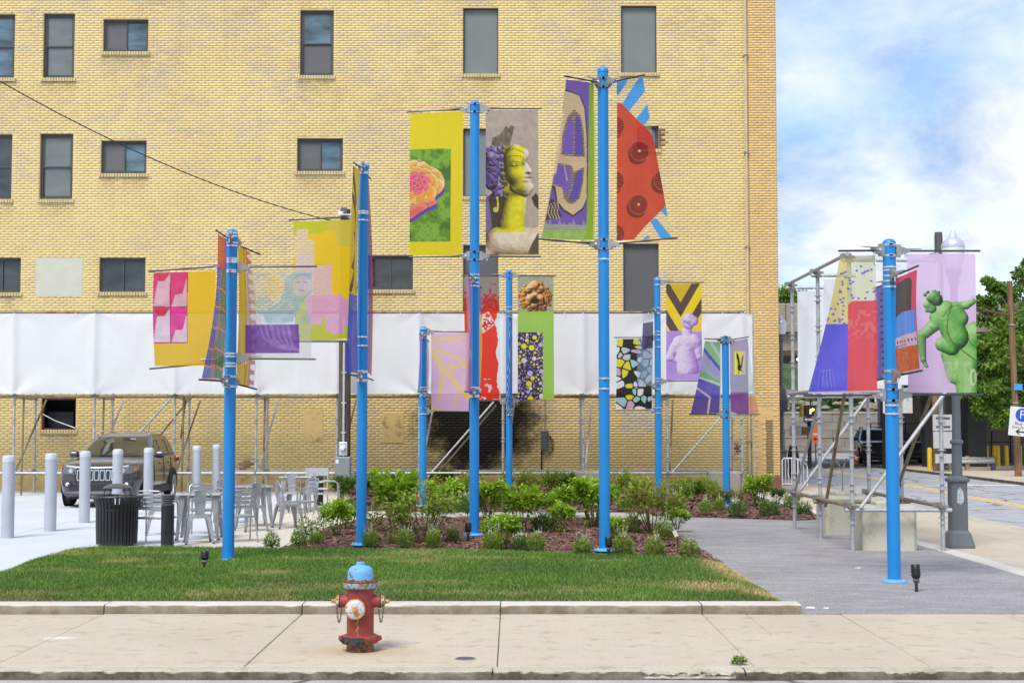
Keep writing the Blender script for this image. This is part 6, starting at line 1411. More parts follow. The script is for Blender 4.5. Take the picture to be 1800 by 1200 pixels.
        hl = build('headlight', MB().loft([[(sx*.46, -.030, .755), (sx*.46, .01, .74), (sx*.46, .04, .905), (sx*.46, -.005, .90)], [(sx*.66, -.010, .765), (sx*.66, .05, .75), (sx*.66, .07, .93), (sx*.66, .02, .925)], [(sx*.815, .085, .80), (sx*.80, .13, .79), (sx*.78, .15, .945), (sx*.80, .10, .945)], [(sx*.895, .27, .86), (sx*.86, .29, .85), (sx*.85, .30, .95), (sx*.885, .28, .95)]]), M_lamp, t, local=True)
        build('projector_lens', MB().lathe([(.055, 0), (.05, .012), (0, .03)], 14, (sx*.58, -.018, .835), RX), M_chrome, hl, local=True)
        build('turn_signal', MB().loft([[(sx*.80, .068, .82), (sx*.80, .10, .82), (sx*.80, .10, .925), (sx*.80, .068, .925)], [(sx*.865, .16, .845), (sx*.85, .18, .845), (sx*.85, .18, .935), (sx*.865, .16, .935)]]), M_amber, hl, local=True)
        fg = build('fog_lamp_housing', MB().loft([[(sx*.56, -.015, .47), (sx*.56, .06, .46), (sx*.56, .06, .60), (sx*.56, -.015, .60)], [(sx*.80, .09, .49), (sx*.79, .15, .48), (sx*.79, .15, .62), (sx*.80, .09, .62)]]), M_plast, t, local=True)
        build('fog_lamp', MB().lathe([(.042, 0), (.042, .018), (0, .024)], 14, (sx*.66, .018, .535), RX), M_lenswhite, fg, local=True)
        build('tail_light', MB().bbox((sx*.78, 4.56, 1.0), (.24, .10, .12), .02), M_redlens, t, local=True, smooth=False)
    gr = build('grille', MB().loft([[(-.48, -.034, .58), (.48, -.034, .58), (.48, .03, .58), (-.48, .03, .58)], [(-.52, -.036, .72), (.52, -.036, .72), (.52, .04, .72), (-.52, .04, .72)], [(-.50, -.004, .875), (.50, -.004, .875), (.50, .06, .875), (-.50, .06, .875)]]), M_plast, t, local=True)
    for k in range(7):
        x = (k-3)*.128
        sl = build('grille_slot', MB().loft([[(x-.052, -.052, .615), (x+.052, -.052, .615), (x+.052, -.03, .615), (x-.052, -.03, .615)], [(x-.056, -.052, .72), (x+.056, -.052, .72), (x+.056, -.03, .72), (x-.056, -.03, .72)], [(x-.054, -.024, .855), (x+.054, -.024, .855), (x+.054, 0, .855), (x-.054, 0, .855)]]), M_chrome, gr, local=True)
        build('slot_mesh', MB().loft([[(x-.036, -.057, .64), (x+.036, -.057, .64), (x+.036, -.04, .64), (x-.036, -.04, .64)], [(x-.040, -.057, .72), (x+.040, -.057, .72), (x+.040, -.04, .72), (x-.040, -.04, .72)], [(x-.038, -.034, .835), (x+.038, -.034, .835), (x+.038, -.01, .835), (x-.038, -.01, .835)]]), M_blackm, gr, local=True)
    build('chrome_strip', MB().path([(-.70, .05, .945), (-.48, .005, .915), (0, -.012, .90), (.48, .005, .915), (.70, .05, .945)], .026, 8), M_chrome, t, local=True)
    build('lower_intake', MB().loft([[(-.60, -.012, .40), (.60, -.012, .40), (.60, .06, .40), (-.60, .06, .40)], [(-.66, -.012, .53), (.66, -.012, .53), (.66, .06, .53), (-.66, .06, .53)]]), M_blackm, t, local=True, smooth=False)
    build('bumper_guard', MB().path([(-.74, .12, .33), (-.55, .015, .33), (0, -.02, .33), (.55, .015, .33), (.74, .12, .33)], .055, 8), M_dkgrey, t, local=True)
    build('underside', MB().bbox((0, 2.3, .24), (1.5, 4.2, .1), .02), M_blackm, t, local=True, smooth=False)
    build('antenna', MB().tube((.25, 3.9, 1.66), (.25, 4.05, 1.9), .006, 6), M_plast, t, local=True)
    return t
car0 = make_car('parked_car', 'grey brown sport utility car parked behind the silver bollards', (-9.36, 32.2, 0), R(1.5), M_car)
def recar(loc, rz, lab, mat):
    c = dup(car0, loc, rz, lab, 'cars parked under the bridge')
    for o in c.children:
        nm = o.name.split('.')[0]
        if nm in ('body', 'cabin', 'mirror', 'door_handle'): o.material_slots[0].link = 'OBJECT'; o.material_slots[0].material = mat
        if nm in ('windscreen', 'side_window', 'chrome_strip', 'roof_rail', 'headlight'): o.material_slots[0].link = 'OBJECT'; o.material_slots[0].material = M_plast
        for d in o.children:
            if d.name.startswith('grille_slot'): d.material_slots[0].link = 'OBJECT'; d.material_slots[0].material = M_plast
    return c
recar((17.1, 66, .01), R(-8), 'dark silver car parked under the bridge left of the black column', M_cars)
recar((18.9, 67.5, .01), R(6), 'black car parked under the bridge just right of the nearest blue pole', M_carb)
# ------------------------------------------------------------------ lawn grass
def grass(n=150000):
    r_ = np.random.default_rng(21); X = r_.uniform(-9.4, 2.95, n*2); Y = r_.uniform(14.6, 22.6, n*2); k = inpoly(X, Y, LAWN); X, Y = X[k][:n], Y[k][:n]; n = len(X)
    d = edge_dist(X, Y, LAWN); Z = ground_z(X, Y, LAWN, .065, .4)
    pat = fbm(X*.8, Y*.8, 3, 5, .6); fine = fbm(X*3.5, Y*3.5, 9, 4)
    dry = np.clip((fbm(X*.75+5, Y*1.3, 31, 5, .6)-.56)/.10, 0, 1)*.42
    def blob(px, py, rx, ry):
        c = g(px, py, .06); return np.exp(-(((X-c.x)/rx)**2+((Y-c.y)/ry)**2))
    for px, py, rx, ry, a_ in ((1292, 1000, .30, 1.5, 1.7), (1250, 1035, .45, .45, 1.2), (1365, 1043, .35, .45, 1.4), (1000, 1045, .6, .25, .4), (215, 990, .28, .35, .7), (468, 1010, .3, .3, .75), (500, 1042, .35, .25, .5), (60, 1048, .5, .2, .5), (740, 1046, .5, .2, .35), (850, 1046, .3, .2, .4)):
        dry = np.maximum(dry, a_*blob(px, py, rx, ry)*np.clip(.45+1.2*fine, 0, 1.2))
    dry = np.maximum(dry, np.clip(1-(Y-14.64)/.30, 0, 1)*.6*(fine > .38)); dry = np.clip(dry+r_.normal(0, .10, n), 0, 1)
    h = r_.uniform(.030, .085, n)*(.6+.75*pat)*np.clip(.5+d/.25, .5, 1)*(1-.35*np.clip(dry, 0, 1)); w = r_.uniform(.0022, .0046, n)*1.25
    a_ = r_.uniform(0, 2*math.pi, n); lean = r_.uniform(.1, .9, n)*h; la = r_.uniform(0, 2*math.pi, n)+pat*6
    V = np.zeros((n, 5, 3)); cx_, sy_ = np.cos(a_)*w, np.sin(a_)*w; lx, ly = np.cos(la)*lean, np.sin(la)*lean
    for i, (s_, t_) in enumerate(((-1, 0), (1, 0), (.7, .55), (-.7, .55), (0, 1))):
        V[:, i, 0] = X+s_*cx_+lx*t_**1.8; V[:, i, 1] = Y+s_*sy_+ly*t_**1.8; V[:, i, 2] = Z-.006+h*t_*(1-.18*t_)
    c = np.array((.055, .15, .022))*(1-pat[:, None])+np.array((.19, .365, .05))*pat[:, None]
    c = c*r_.uniform(.65, 1.3, (n, 1)); blu = np.clip((fbm(X*1.1+20, Y*1.1, 41, 4)-.55)/.1, 0, 1)[:, None]; c = c*(1-.25*blu)+np.array((.085, .145, .055))*.25*blu
    dryc = np.array((.62, .49, .23))*r_.uniform(.7, 1.25, (n, 1)); c = c*(1-dry[:, None])+dryc*dry[:, None]
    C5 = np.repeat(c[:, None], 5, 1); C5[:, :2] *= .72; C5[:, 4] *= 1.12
    F = (np.array([(0, 1, 2), (0, 2, 3), (3, 2, 4)])[None]+np.arange(n)[:, None, None]*5).reshape(-1, 3)
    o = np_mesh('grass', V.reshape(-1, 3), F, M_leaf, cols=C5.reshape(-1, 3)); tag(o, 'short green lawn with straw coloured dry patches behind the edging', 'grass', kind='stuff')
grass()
# ------------------------------------------------------------------ plants
def leaves(P, D, L, W, col, r_, fold=.25, rnd=.35):
    n = len(P); D = D/np.linalg.norm(D, axis=1, keepdims=True); up = np.array((0, 0, 1.))+r_.normal(0, rnd, (n, 3)); S = np.cross(D, up); S /= np.linalg.norm(S, axis=1, keepdims=True)+1e-9; N = np.cross(S, D)
    L = L[:, None]; W = W[:, None]; V = np.zeros((n, 6, 3))
    V[:, 0] = P; V[:, 1] = P+D*L*.42+S*W-N*W*fold*-1; V[:, 2] = P+D*L*.45; V[:, 3] = P+D*L*.42-S*W+N*W*fold; V[:, 4] = P+D*L-N*L*.16; V[:, 5] = P+D*L*.8-N*L*.06
    F = np.array([(0, 1, 2), (0, 2, 3), (1, 4, 2), (2, 4, 3)]); F = (F[None]+np.arange(n)[:, None, None]*6).reshape(-1, 3)
    return V.reshape(-1, 3), F, np.repeat(col, 6, 0)
def shrub(seed, h=.72, rad=.36, n=520, c0=(.12, .24, .02), c1=(.42, .60, .05), L=(.05, .085), red=0.0, airy=0.0, name='leafy_shrub'):
    n = int(n*2.1); L = (L[0]*1.18, L[1]*1.22)
    r_ = np.random.default_rng(seed); q = random.Random(seed); t = thing(name, 'x', 'shrub', (0, 0, 0)); m = MB(); tips = []
    ns = 9 if airy < .5 else 12
    for k in range(ns):
        a_ = 2*math.pi*k/ns+q.uniform(-.3, .3); rr_ = rad*q.uniform(.25, .85); hh = h*q.uniform(.60, 1.02)*(1-.25*(rr_/rad)**2)
        p0 = Vector((math.cos(a_)*.04, math.sin(a_)*.04, 0)); p2 = Vector((math.cos(a_)*rr_, math.sin(a_)*rr_, hh)); p1 = (p0+p2)/2+Vector((math.cos(a_)*.05, math.sin(a_)*.05, .06))
        m.path([p0, p1, p2], [.009, .006, .003], 5); tips.append((p0, p1, p2))
        for j in range(3):
            b0 = p1.lerp(p2, q.uniform(.0, .8)); b1 = b0+Vector((q.uniform(-.16, .16), q.uniform(-.16, .16), q.uniform(.02, .16)))*(rad/.36); m.path([b0, b1], [.004, .002], 4); tips.append((b0, (b0+b1)/2, b1))
    build('stem', m, M_stem, t, local=True)
    T = np.array([[list(p) for p in tr] for tr in tips]); k = r_.integers(0, len(T), n); s_ = r_.beta(2.4, 1.1, n)[:, None]
    P = T[k, 0]*(1-s_)**2+2*T[k, 1]*s_*(1-s_)+T[k, 2]*s_**2+r_.normal(0, .034+.02*airy, (n, 3))*(rad/.36)
    P[:, 2] = np.clip(P[:, 2], .05, None); out = P.copy(); out[:, 2] = (P[:, 2]-h*.45)*.5; D = out/np.maximum(np.linalg.norm(out, axis=1, keepdims=True), .05)+r_.normal(0, .55, (n, 3)); D[:, 2] += .15
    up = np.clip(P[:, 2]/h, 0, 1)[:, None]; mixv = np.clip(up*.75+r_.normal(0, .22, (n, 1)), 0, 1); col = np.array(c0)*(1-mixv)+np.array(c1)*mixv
    rd = (r_.random((n, 1)) < red)*np.clip(r_.normal(.7, .2, (n, 1)), 0, 1); col = col*(1-rd)+np.array((.20, .075, .03))*rd
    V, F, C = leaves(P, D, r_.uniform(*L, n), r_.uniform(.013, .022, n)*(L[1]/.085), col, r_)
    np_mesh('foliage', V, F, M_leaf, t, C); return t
def perennial(seed, h=.34, rad=.125, n=170, spikes=8, c0=(.12, .20, .03), c1=(.36, .48, .09), name='flowering_perennial', white=(.62, .63, .52)):
    n = int(n*2.2)
    r_ = np.random.default_rng(seed); q = random.Random(seed); t = thing(name, 'x', 'perennial', (0, 0, 0)); m = MB()
    for k in range(7): a_ = q.uniform(0, 6.28); m.path([(0, 0, 0), (math.cos(a_)*rad*.4, math.sin(a_)*rad*.4, h*.5)], [.005, .003], 4)
    build('stem', m, M_stem, t, local=True)
    a_ = r_.uniform(0, 2*math.pi, n); rr_ = rad*np.sqrt(r_.random(n)); z = h*r_.uniform(.12, .95, n)*(1-.45*(rr_/rad)**2)
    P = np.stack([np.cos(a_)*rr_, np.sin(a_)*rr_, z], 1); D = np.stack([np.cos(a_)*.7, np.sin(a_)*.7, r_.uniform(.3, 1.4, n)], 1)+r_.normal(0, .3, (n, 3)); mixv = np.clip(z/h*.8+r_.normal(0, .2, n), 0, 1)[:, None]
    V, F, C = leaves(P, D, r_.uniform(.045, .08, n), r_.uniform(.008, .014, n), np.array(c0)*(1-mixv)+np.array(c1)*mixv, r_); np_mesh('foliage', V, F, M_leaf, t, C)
    if spikes:
        PP = []; DD = []; LL = []; CC = []
        for k in range(spikes):
            a_ = q.uniform(0, 6.28); rr_ = rad*q.uniform(.1, .95); hh = h*q.uniform(.95, 1.38); b0 = np.array((math.cos(a_)*rr_*.8, math.sin(a_)*rr_*.8, h*.55)); b1 = np.array((math.cos(a_)*rr_*1.15, math.sin(a_)*rr_*1.15, hh))
            for j in range(16): s_ = .45+.55*j/15; PP.append(b0*(1-s_)+b1*s_+r_.normal(0, .004, 3)); DD.append(r_.normal(0, 1, 3)+np.array((0, 0, .9))); LL.append(.026*(1.25-s_*.7)); CC.append(np.array(white)*q.uniform(.7, 1.1)*(1-.3*(j > 12)))
        V, F, C = leaves(np.array(PP), np.array(DD), np.array(LL), np.array(LL)*.42, np.array(CC), r_); tag(np_mesh('flower_spikes', V, F, M_leaf, t, C), kind='stuff')
    return t
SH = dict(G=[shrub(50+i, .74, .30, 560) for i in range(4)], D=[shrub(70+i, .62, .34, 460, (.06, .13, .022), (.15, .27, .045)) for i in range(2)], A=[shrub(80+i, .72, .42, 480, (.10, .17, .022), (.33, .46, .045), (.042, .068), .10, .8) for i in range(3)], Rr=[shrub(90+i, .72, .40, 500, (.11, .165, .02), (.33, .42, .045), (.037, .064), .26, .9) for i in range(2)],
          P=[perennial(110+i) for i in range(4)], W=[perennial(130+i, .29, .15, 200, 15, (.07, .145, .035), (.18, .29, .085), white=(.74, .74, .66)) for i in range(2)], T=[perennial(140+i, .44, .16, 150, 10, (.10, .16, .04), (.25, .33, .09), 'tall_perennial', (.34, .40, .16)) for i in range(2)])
PROT_USED = {}
NAMEK = {'G': 'bright green leafy shrub', 'D': 'dark green dense shrub', 'A': 'loose olive green shrub', 'Rr': 'loose reddish shrub', 'P': 'tufted pale spiked perennial', 'W': 'low white flowered perennial', 'T': 'tall thin seeding perennial'}
ROWS = {'lawn': 'along the lawn edge', 'mid': 'in the middle of the front bed', 'back': 'in the back row of the front bed', 'wallf': 'along the front of the wall bed', 'wall': 'close to the wall scaffold', 'patio': 'where the front bed meets the patio'}
# kind, pixel x, pixel y of the foot, height in pixels, row
PL = [('G', 697, 936, 88, 'mid'), ('A', 742, 956, 88, 'mid'), ('G', 783, 897, 50, 'back'), ('G', 857, 917, 62, 'back'), ('G', 916, 938, 70, 'mid'), ('G', 883, 966, 56, 'mid'), ('G', 990, 905, 48, 'back'), ('G', 1040, 928, 76, 'mid'), ('G', 987, 938, 44, 'mid'), ('Rr', 1146, 938, 84, 'mid'), ('G', 846, 890, 40, 'back'), ('G', 1080, 950, 36, 'mid'), ('G', 960, 918, 40, 'back'), ('G', 1190, 930, 34, 'mid'),
      ('D', 703, 866, 32, 'wall'), ('D', 776, 863, 34, 'wall'), ('D', 605, 880, 40, 'wallf'), ('D', 651, 874, 32, 'wall'), ('A', 830, 872, 36, 'wall'), ('A', 906, 876, 44, 'wall'), ('Rr', 935, 878, 40, 'wall'), ('A', 970, 874, 40, 'wall'), ('D', 992, 872, 36, 'wall'), ('A', 1096, 876, 40, 'wall'), ('A', 1128, 880, 36, 'wall'), ('D', 1215, 884, 36, 'wall'), ('A', 1245, 882, 36, 'wallf'), ('G', 1333, 892, 50, 'wallf'), ('Rr', 1262, 892, 34, 'wallf'), ('Rr', 1292, 892, 32, 'wallf'), ('A', 1196, 890, 40, 'wallf'), ('G', 1395, 892, 24, 'wallf'), ('D', 1366, 884, 24, 'wall'), ('A', 815, 884, 36, 'wallf'), ('Rr', 755, 880, 34, 'wallf'), ('A', 1060, 880, 36, 'wall'),
      ('G', 592, 942, 52, 'patio'), ('G', 612, 930, 34, 'patio'), ('T', 536, 952, 52, 'patio'), ('T', 562, 948, 46, 'patio'), ('P', 478, 966, 30, 'lawn'), ('P', 525, 964, 30, 'lawn'), ('P', 556, 958, 26, 'patio'), ('P', 652, 963, 32, 'lawn'), ('P', 712, 964, 34, 'lawn'), ('P', 762, 963, 32, 'lawn'), ('P', 866, 970, 38, 'lawn'), ('P', 796, 952, 26, 'mid'), ('P', 942, 971, 34, 'lawn'), ('W', 916, 968, 30, 'lawn'), ('P', 1024, 978, 34, 'lawn'), ('P', 1094, 980, 40, 'lawn'), ('P', 1150, 982, 38, 'lawn'), ('P', 1212, 984, 36, 'lawn'), ('P', 1166, 950, 36, 'mid'), ('P', 1110, 938, 32, 'mid'), ('W', 955, 936, 36, 'mid'), ('W', 822, 905, 38, 'back'), ('W', 818, 882, 30, 'wallf'), ('T', 655, 935, 50, 'mid'), ('T', 775, 900, 42, 'back'), ('T', 690, 958, 34, 'lawn'),
      ('P', 1190, 898, 32, 'wallf'), ('P', 1240, 904, 26, 'wallf'), ('W', 1296, 906, 28, 'wallf'), ('W', 1353, 906, 30, 'wallf'), ('P', 1390, 896, 28, 'wallf'), ('W', 1414, 904, 24, 'wallf'), ('W', 1062, 890, 26, 'wallf'), ('P', 1150, 894, 28, 'wallf'), ('W', 1010, 890, 28, 'wallf'), ('P', 1096, 897, 24, 'wallf'), ('P', 930, 893, 26, 'wallf'), ('P', 690, 888, 24, 'wallf'), ('W', 612, 898, 24, 'wallf'), ('P', 1265, 900, 24, 'wallf'), ('P', 870, 893, 24, 'wallf')]
cnt = {}
for i, (k, px, py, hp, row) in sorted(enumerate(PL), key=lambda t: t[1][1]): cnt.setdefault((k, row), []).append(i)
for i, (k, px, py, hp, row) in enumerate(PL):
    lst = cnt[(k, row)]; o_ = lst.index(i)
    lab = NAMEK[k]+' '+ROWS[row] if len(lst) == 1 else ordinal(o_)+' '+NAMEK[k]+' from the left '+ROWS[row]
    protos = SH[k]; pr_ = protos[i % len(protos)]; p = g(px, py, .05); base = {'G': .72, 'D': .62, 'A': .74, 'Rr': .74, 'P': .34, 'W': .32, 'T': .54}[k]
    sc = (hp*p.y/FOC)/base*(1.2 if k in ('G', 'A', 'Rr', 'D') else 1.08); wide = 1.0 if k in 'T' else min(1.15, max(1.0, .62/ sc if k in ('G', 'A', 'Rr', 'D') and sc < .62 else 1.0)); S_ = (sc*wide*1.08, sc*wide*1.08, sc)
    grp = {'G': 'green shrubs in the beds', 'D': 'dark shrubs in the beds', 'A': 'olive shrubs in the beds', 'Rr': 'reddish shrubs in the beds'}.get(k, 'perennials in the beds')
    if pr_.name not in PROT_USED:
        PROT_USED[pr_.name] = 1; pr_.location = p; pr_.rotation_euler = (0, 0, random.uniform(0, 6.28)); pr_.scale = S_; tag(pr_, lab, None, grp)
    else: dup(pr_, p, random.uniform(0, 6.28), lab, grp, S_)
for k, ps in SH.items():
    for p_ in ps:
        if p_.name not in PROT_USED:
            for c_ in list(p_.children): bpy.data.objects.remove(c_)
            bpy.data.objects.remove(p_)
wd = perennial(171, .10, .09, 60, 0, (.08, .15, .02), (.24, .36, .05), 'weed'); wd.scale = (.55, .55, .6); wd.location = g(1299, 1168, 0); tag(wd, 'small green weed growing from the kerb joint', 'weed')
# ------------------------------------------------------------------ street lamps, railings, awning beside the building
def text_mesh(name, txt, size, loc, mat, parent, rot=None, ext=.003, align='CENTER'):
    cu = bpy.data.curves.new(name, 'FONT'); cu.body = txt; cu.size = size; cu.align_x = align; cu.align_y = 'CENTER'; cu.extrude = ext
    o = bpy.data.objects.new(name+'_tmp', cu); COL.objects.link(o); bpy.context.view_layer.update()
    me = bpy.data.meshes.new_from_object(o.evaluated_get(bpy.context.evaluated_depsgraph_get())); bpy.data.objects.remove(o)
    M_ = (rot or Matrix.Identity(3))@Matrix.Rotation(math.pi/2, 3, 'X')
    for v in me.vertices: v.co = M_@v.co+Vector(loc)
    me.name = name; me.materials.clear(); me.materials.append(mat)
    q = bpy.data.objects.new(name, me); COL.objects.link(q); q.parent = parent; return q
def sq(w, z, b=.15): return [(s_[0]*w*(1-b) if i % 2 else s_[0]*w, s_[1]*w if i % 2 else s_[1]*w*(1-b), z) for s_ in ((1, -1), (1, 1), (-1, 1), (-1, -1)) for i in ((0, 1) if s_ in ((1, 1), (-1, -1)) else (1, 0))]
def lamp(lab, loc, htop, sc=1.0):
    t = thing('street_lamp', lab, 'street lamp', loc, 0, 'grey street lamps with white globes'); s_ = sc
    def ring(w, z): return [(w*c_[0], w*c_[1], z) for c_ in ((-.8, -1), (.8, -1), (1, -.8), (1, .8), (.8, 1), (-.8, 1), (-1, .8), (-1, -.8))]
    build('base', MB().loft([ring(.205, 0), ring(.205, .04), ring(.16, .22), ring(.125, .27)]), M_lampgrey, t, local=True, smooth=False)
    pd = build('pedestal', MB().loft([ring(.125, .27), ring(.122, .99), ring(.155, 1.02), ring(.155, 1.05), ring(.09, 1.10)]), M_lampgrey, t, local=True, smooth=False)
    build('paint_smear', MB().loft([[(-.05, -.1265, .70), (.01, -.1265, .66), (.06, -.1265, .72), (.05, -.1265, .86), (.0, -.1265, .93), (-.04, -.1265, .88)], [(-.05, -.128, .70), (.01, -.128, .66), (.06, -.128, .72), (.05, -.128, .86), (.0, -.128, .93), (-.04, -.128, .88)]]), mcol('white_smear', (.42, .43, .45), .7, 0, .4, 40), pd, local=True, smooth=False) if loc[1] < 30 else None
    build('shaft', MB().lathe([(.080, 1.08), (.075, 1.58), (.10, 1.60), (.10, 1.63), (.066, 1.66), (.062, 2.2), (.056, htop-.85)], 20), M_lampgrey, t, local=True)
    build('collar', MB().lathe([(.056, htop-.87), (.085, htop-.84), (.075, htop-.80), (.11, htop-.70), (.135, htop-.64), (.12, htop-.62)], 20), M_lampgrey, t, local=True)
    gl = build('globe', MB().lathe([(.115, htop-.63), (.15, htop-.52), (.172, htop-.36), (.176, htop-.30)], 24), M_lenswhite, t, local=True)
    build('globe_cap', MB().lathe([(.178, htop-.30), (.182, htop-.275), (.155, htop-.20), (.10, htop-.155), (.07, htop-.135), (.05, htop-.08), (.03, htop-.05), (.018, htop-.02), (0, htop)], 24), mcol('silver_lamp_cap', (.60, .61, .64), .3, .5, .06, 6), t, local=True)
    return t
p = g(1692, 964); L1 = lamp('grey street lamp with a pedestal base beside the scaffold tower', (p.x, p.y+.2, 0), at(1684, 399, p.y).z)
lamp('grey street lamp with a white globe just right of the brick corner', ((1374-900)/FOC*44.5, 44.5, 0), at(1375, 553, 44.5).z)
ra = thing('step_railing', 'white tubular railing on the steps beside the brick corner', 'railing', (7.8, 40.8, 0))
for (x, y0, y1, n, z0) in ((7.62, 40.35, 40.35, 1, .28), ):
    m = MB()
    pts_ = [(7.63, 40.3, .12), (7.63, 40.3, .86), (7.68, 40.3, .92), (8.02, 40.3, .92), (8.07, 40.3, .86), (8.07, 40.3, .12)]
    build('rail', MB().path(pts_, .020, 8), M_white, ra)
    build('rail', MB().tube((7.63, 40.3, .20), (8.07, 40.3, .20), .016, 8), M_white, ra)
    for k in range(4): build('baluster', MB().tube((7.72+k*.088, 40.3, .20), (7.72+k*.088, 40.3, .91), .010, 6), M_white, ra)
    build('rail', MB().path([(8.07, 40.33, .90), (8.40, 40.75, .74), (8.44, 40.8, .68), (8.44, 40.8, .10), (8.40, 40.75, .06), (8.09, 40.35, .18)], .018, 8), M_white, ra)
    for k in range(2): build('baluster', MB().tube((8.19+k*.11, 40.48+.14*k, .13), (8.19+k*.11, 40.48+.14*k, .85-.06*k), .010, 6), M_white, ra)
stp = thing('concrete_step', 'low grey concrete steps under the white railing at the corner', 'steps', (7.85, 41, 0))
build('step', MB().bbox((7.86, 41.2, .07), (.56, 1.9, .14), .015), M_old, stp, smooth=False); build('step', MB().bbox((7.86, 41.4, .2), (.50, 1.4, .12), .015), M_old, stp, smooth=False)
aw = thing('door_awning', 'dark domed fabric awning on the side of the brick building', 'awning', (7.6, 45, 2.3))
rings = []
for a_ in np.linspace(0, math.pi/2, 8): rings.append([(7.56+1.12*math.cos(a_)*math.sin(b_), 45+1.3*math.cos(a_)*math.cos(b_) if True else 0, 2.62+.92*math.sin(a_)) for b_ in np.linspace(0, math.pi, 17)])
build('canopy', MB().loft(rings, False, False), mcol('navy_awning', (.045, .05, .06), .75, 0, .1, 4), aw, fix=False)
build('valance', MB().loft([[(7.56+1.13*math.sin(b_), 45+1.31*math.cos(b_), z) for b_ in np.linspace(0, math.pi, 17)] for z in (2.26, 2.62)], False, False), mcol('navy_valance', (.022, .024, .03), .75), aw, fix=False)
m = MB()
for b_ in np.linspace(0.15, math.pi-.15, 6): m.path([(7.56+1.125*math.cos(a_)*math.sin(b_), 45+1.305*math.cos(a_)*math.cos(b_), 2.62+.925*math.sin(a_)) for a_ in np.linspace(0, math.pi/2, 8)], .012, 4)
build('seam', m, M_dkgrey, aw)
sp_ = thing('street_sign', 'small grey sign on a dark post beside the corner street lamp', 'sign', ((1393-900)/FOC*50, 50, 0))
build('post', MB().tube((0, 0, 0), (0, 0, 3.0), .04, 8), M_blackm, sp_, local=True); build('plate', MB().bbox((.08, -.05, 1.64), (.42, .02, .36), .01), mcol('grey_sign_back', (.27, .27, .26), .6), sp_, local=True, smooth=False)
build('planter', MB().lathe([(.12, 0), (.19, .2), (.2, .8), (.12, 1.15), (0, 1.2)], 16), M_blackm, sp_, local=True)

# ------------------------------------------------------------------ bridge, walls, fences beyond the road
br = thing('road_bridge', 'concrete road bridge crossing the side street behind the scaffold tower', 'bridge', (16, 60, 0))
def bb(name, x0, x1, y0, y1, z0, z1, mat, par, b=.03): return build(name, MB().bbox(((x0+x1)/2, (y0+y1)/2, (z0+z1)/2), (x1-x0, y1-y0, z1-z0), b), mat, par, smooth=False)
for k in range(7): bb('parapet', -10+k*7.2, -10+k*7.2+7.18, 60, 60.4, 6.10, 6.98, M_bridge, br)
bb('deck', -10, 40.4, 59.8, 73, 5.75, 6.09, M_bridge, br); bb('edge_beam', -10, 40.4, 60.1, 60.7, 4.98, 5.74, M_bridge, br)
for k in range(4): bb('girder', -10, 40.4, 62.6+k*2.7, 63.2+k*2.7, 4.9, 5.73, M_old, br)
M_blk = mcol('black_steel_column', (.020, .021, .023), .6, .1, .15, 2)
for px, w in ((1561, .55), (1630, .55), (1711, .85)):
    x = (px-900)/FOC*62.5; bb('column', x-w/2, x+w/2, 62.1, 62.1+w, -.2, 4.95, M_blk, br)
bb('shade_back_wall', 3, 11.2, 72.4, 72.9, -.2, 4.9, mcol('dark_void_wall', (.06, .055, .05), .9, 0, .2, 1), br)
bl_ = thing('bridge_light', 'small lit lamp under the bridge beside the brick corner', 'lamp', (12.4, 61.9, 3.4))
gl_ = G('lit_lamp'); gl_.done(gl_.n('ShaderNodeEmission', {'Color': (1, .82, .5, 1), 'Strength': 6.0}).outputs[0])
build('lamp_glass', MB().lathe([(.0, -.08), (.10, -.05), (.12, .02), (.0, .06)], 12, (at(1405, 631, 61.9).x, 61.9, at(1405, 631, 61.9).z)), gl_.m, bl_); build('hanger', MB().tube((at(1405, 631, 61.9).x, 61.9, 4.75), (at(1405, 631, 61.9).x, 61.9, 5.0), .03, 6), M_dkgrey, bl_)
rw = thing('retaining_wall', 'long grey concrete block retaining wall beyond the bridge', 'wall', (20, 88, 0))
def blockwall():
    a = G('grey_block_wall'); v = a.obj(); n_ = a.noise(v, .8, 6, .65); c = a.mix(a.ramp(n_, [(.3, 0), (.7, 1)]), (.20, .18, .155), (.29, .27, .24)); return a.done(a.pbr(c, .9, 0, a.bump(a.noise(v, 12, 4), .4, .02), .2))
M_bw = blockwall(); bu = None
tag(build('backing', MB().box((24, 88.32, 1.2), (56, .4, 2.6)), M_old, rw, smooth=False))
for j in range(5):
    for i in range(27):
        x = 4+i*1.5+(.75 if j % 2 else 0)
        if bu is None: bu = build('block', MB().bbox((0, 0, 0), (1.485, .3, .487), .02), M_bw, rw, local=True, smooth=False); o = bu
        else: o = bu.copy(); COL.objects.link(o)
        o.parent = rw; o.location = (x-20, -.02+rs.uniform(-.012, .012), .25+j*.5)
bb('coping', -4, 52, 87.8, 88.6, 2.5, 2.62, M_old, rw)
rb = MB(); q = random.Random(4)
for k in range(230):
    x = q.uniform(4, 46); c = Vector((x, 88.7+q.uniform(0, 1.6), 2.62+q.uniform(.05, .6))); r_ = q.uniform(.18, .42)
    rb.lathe([(r_*.5, -r_*.55), (r_*q.uniform(.85, 1.1), -r_*.1), (r_*.8, r_*.35), (0, r_*.55)], 7, c)
tag(build('rubble_bank', rb, mcol('rubble_stone', (.26, .22, .17), .95, 0, .35, 1.5, .5, 8), None, ang=25), 'bank of rough stone rubble on top of the retaining wall', 'stones', kind='stuff')
fpv = struct(sheet('wall_pavement', [(4, 84.5), (46, 84.5), (46, 88), (4, 88)], -.26, .04, M_side))
fe = thing('iron_fence', 'thin black iron fence in front of the retaining wall', 'fence', (20, 86.5, 0))
for z in (.15, .95): build('rail', MB().tube((15, 86.5, z+.05), (33, 86.5, z+.05), .03, 6), M_blackm, fe)
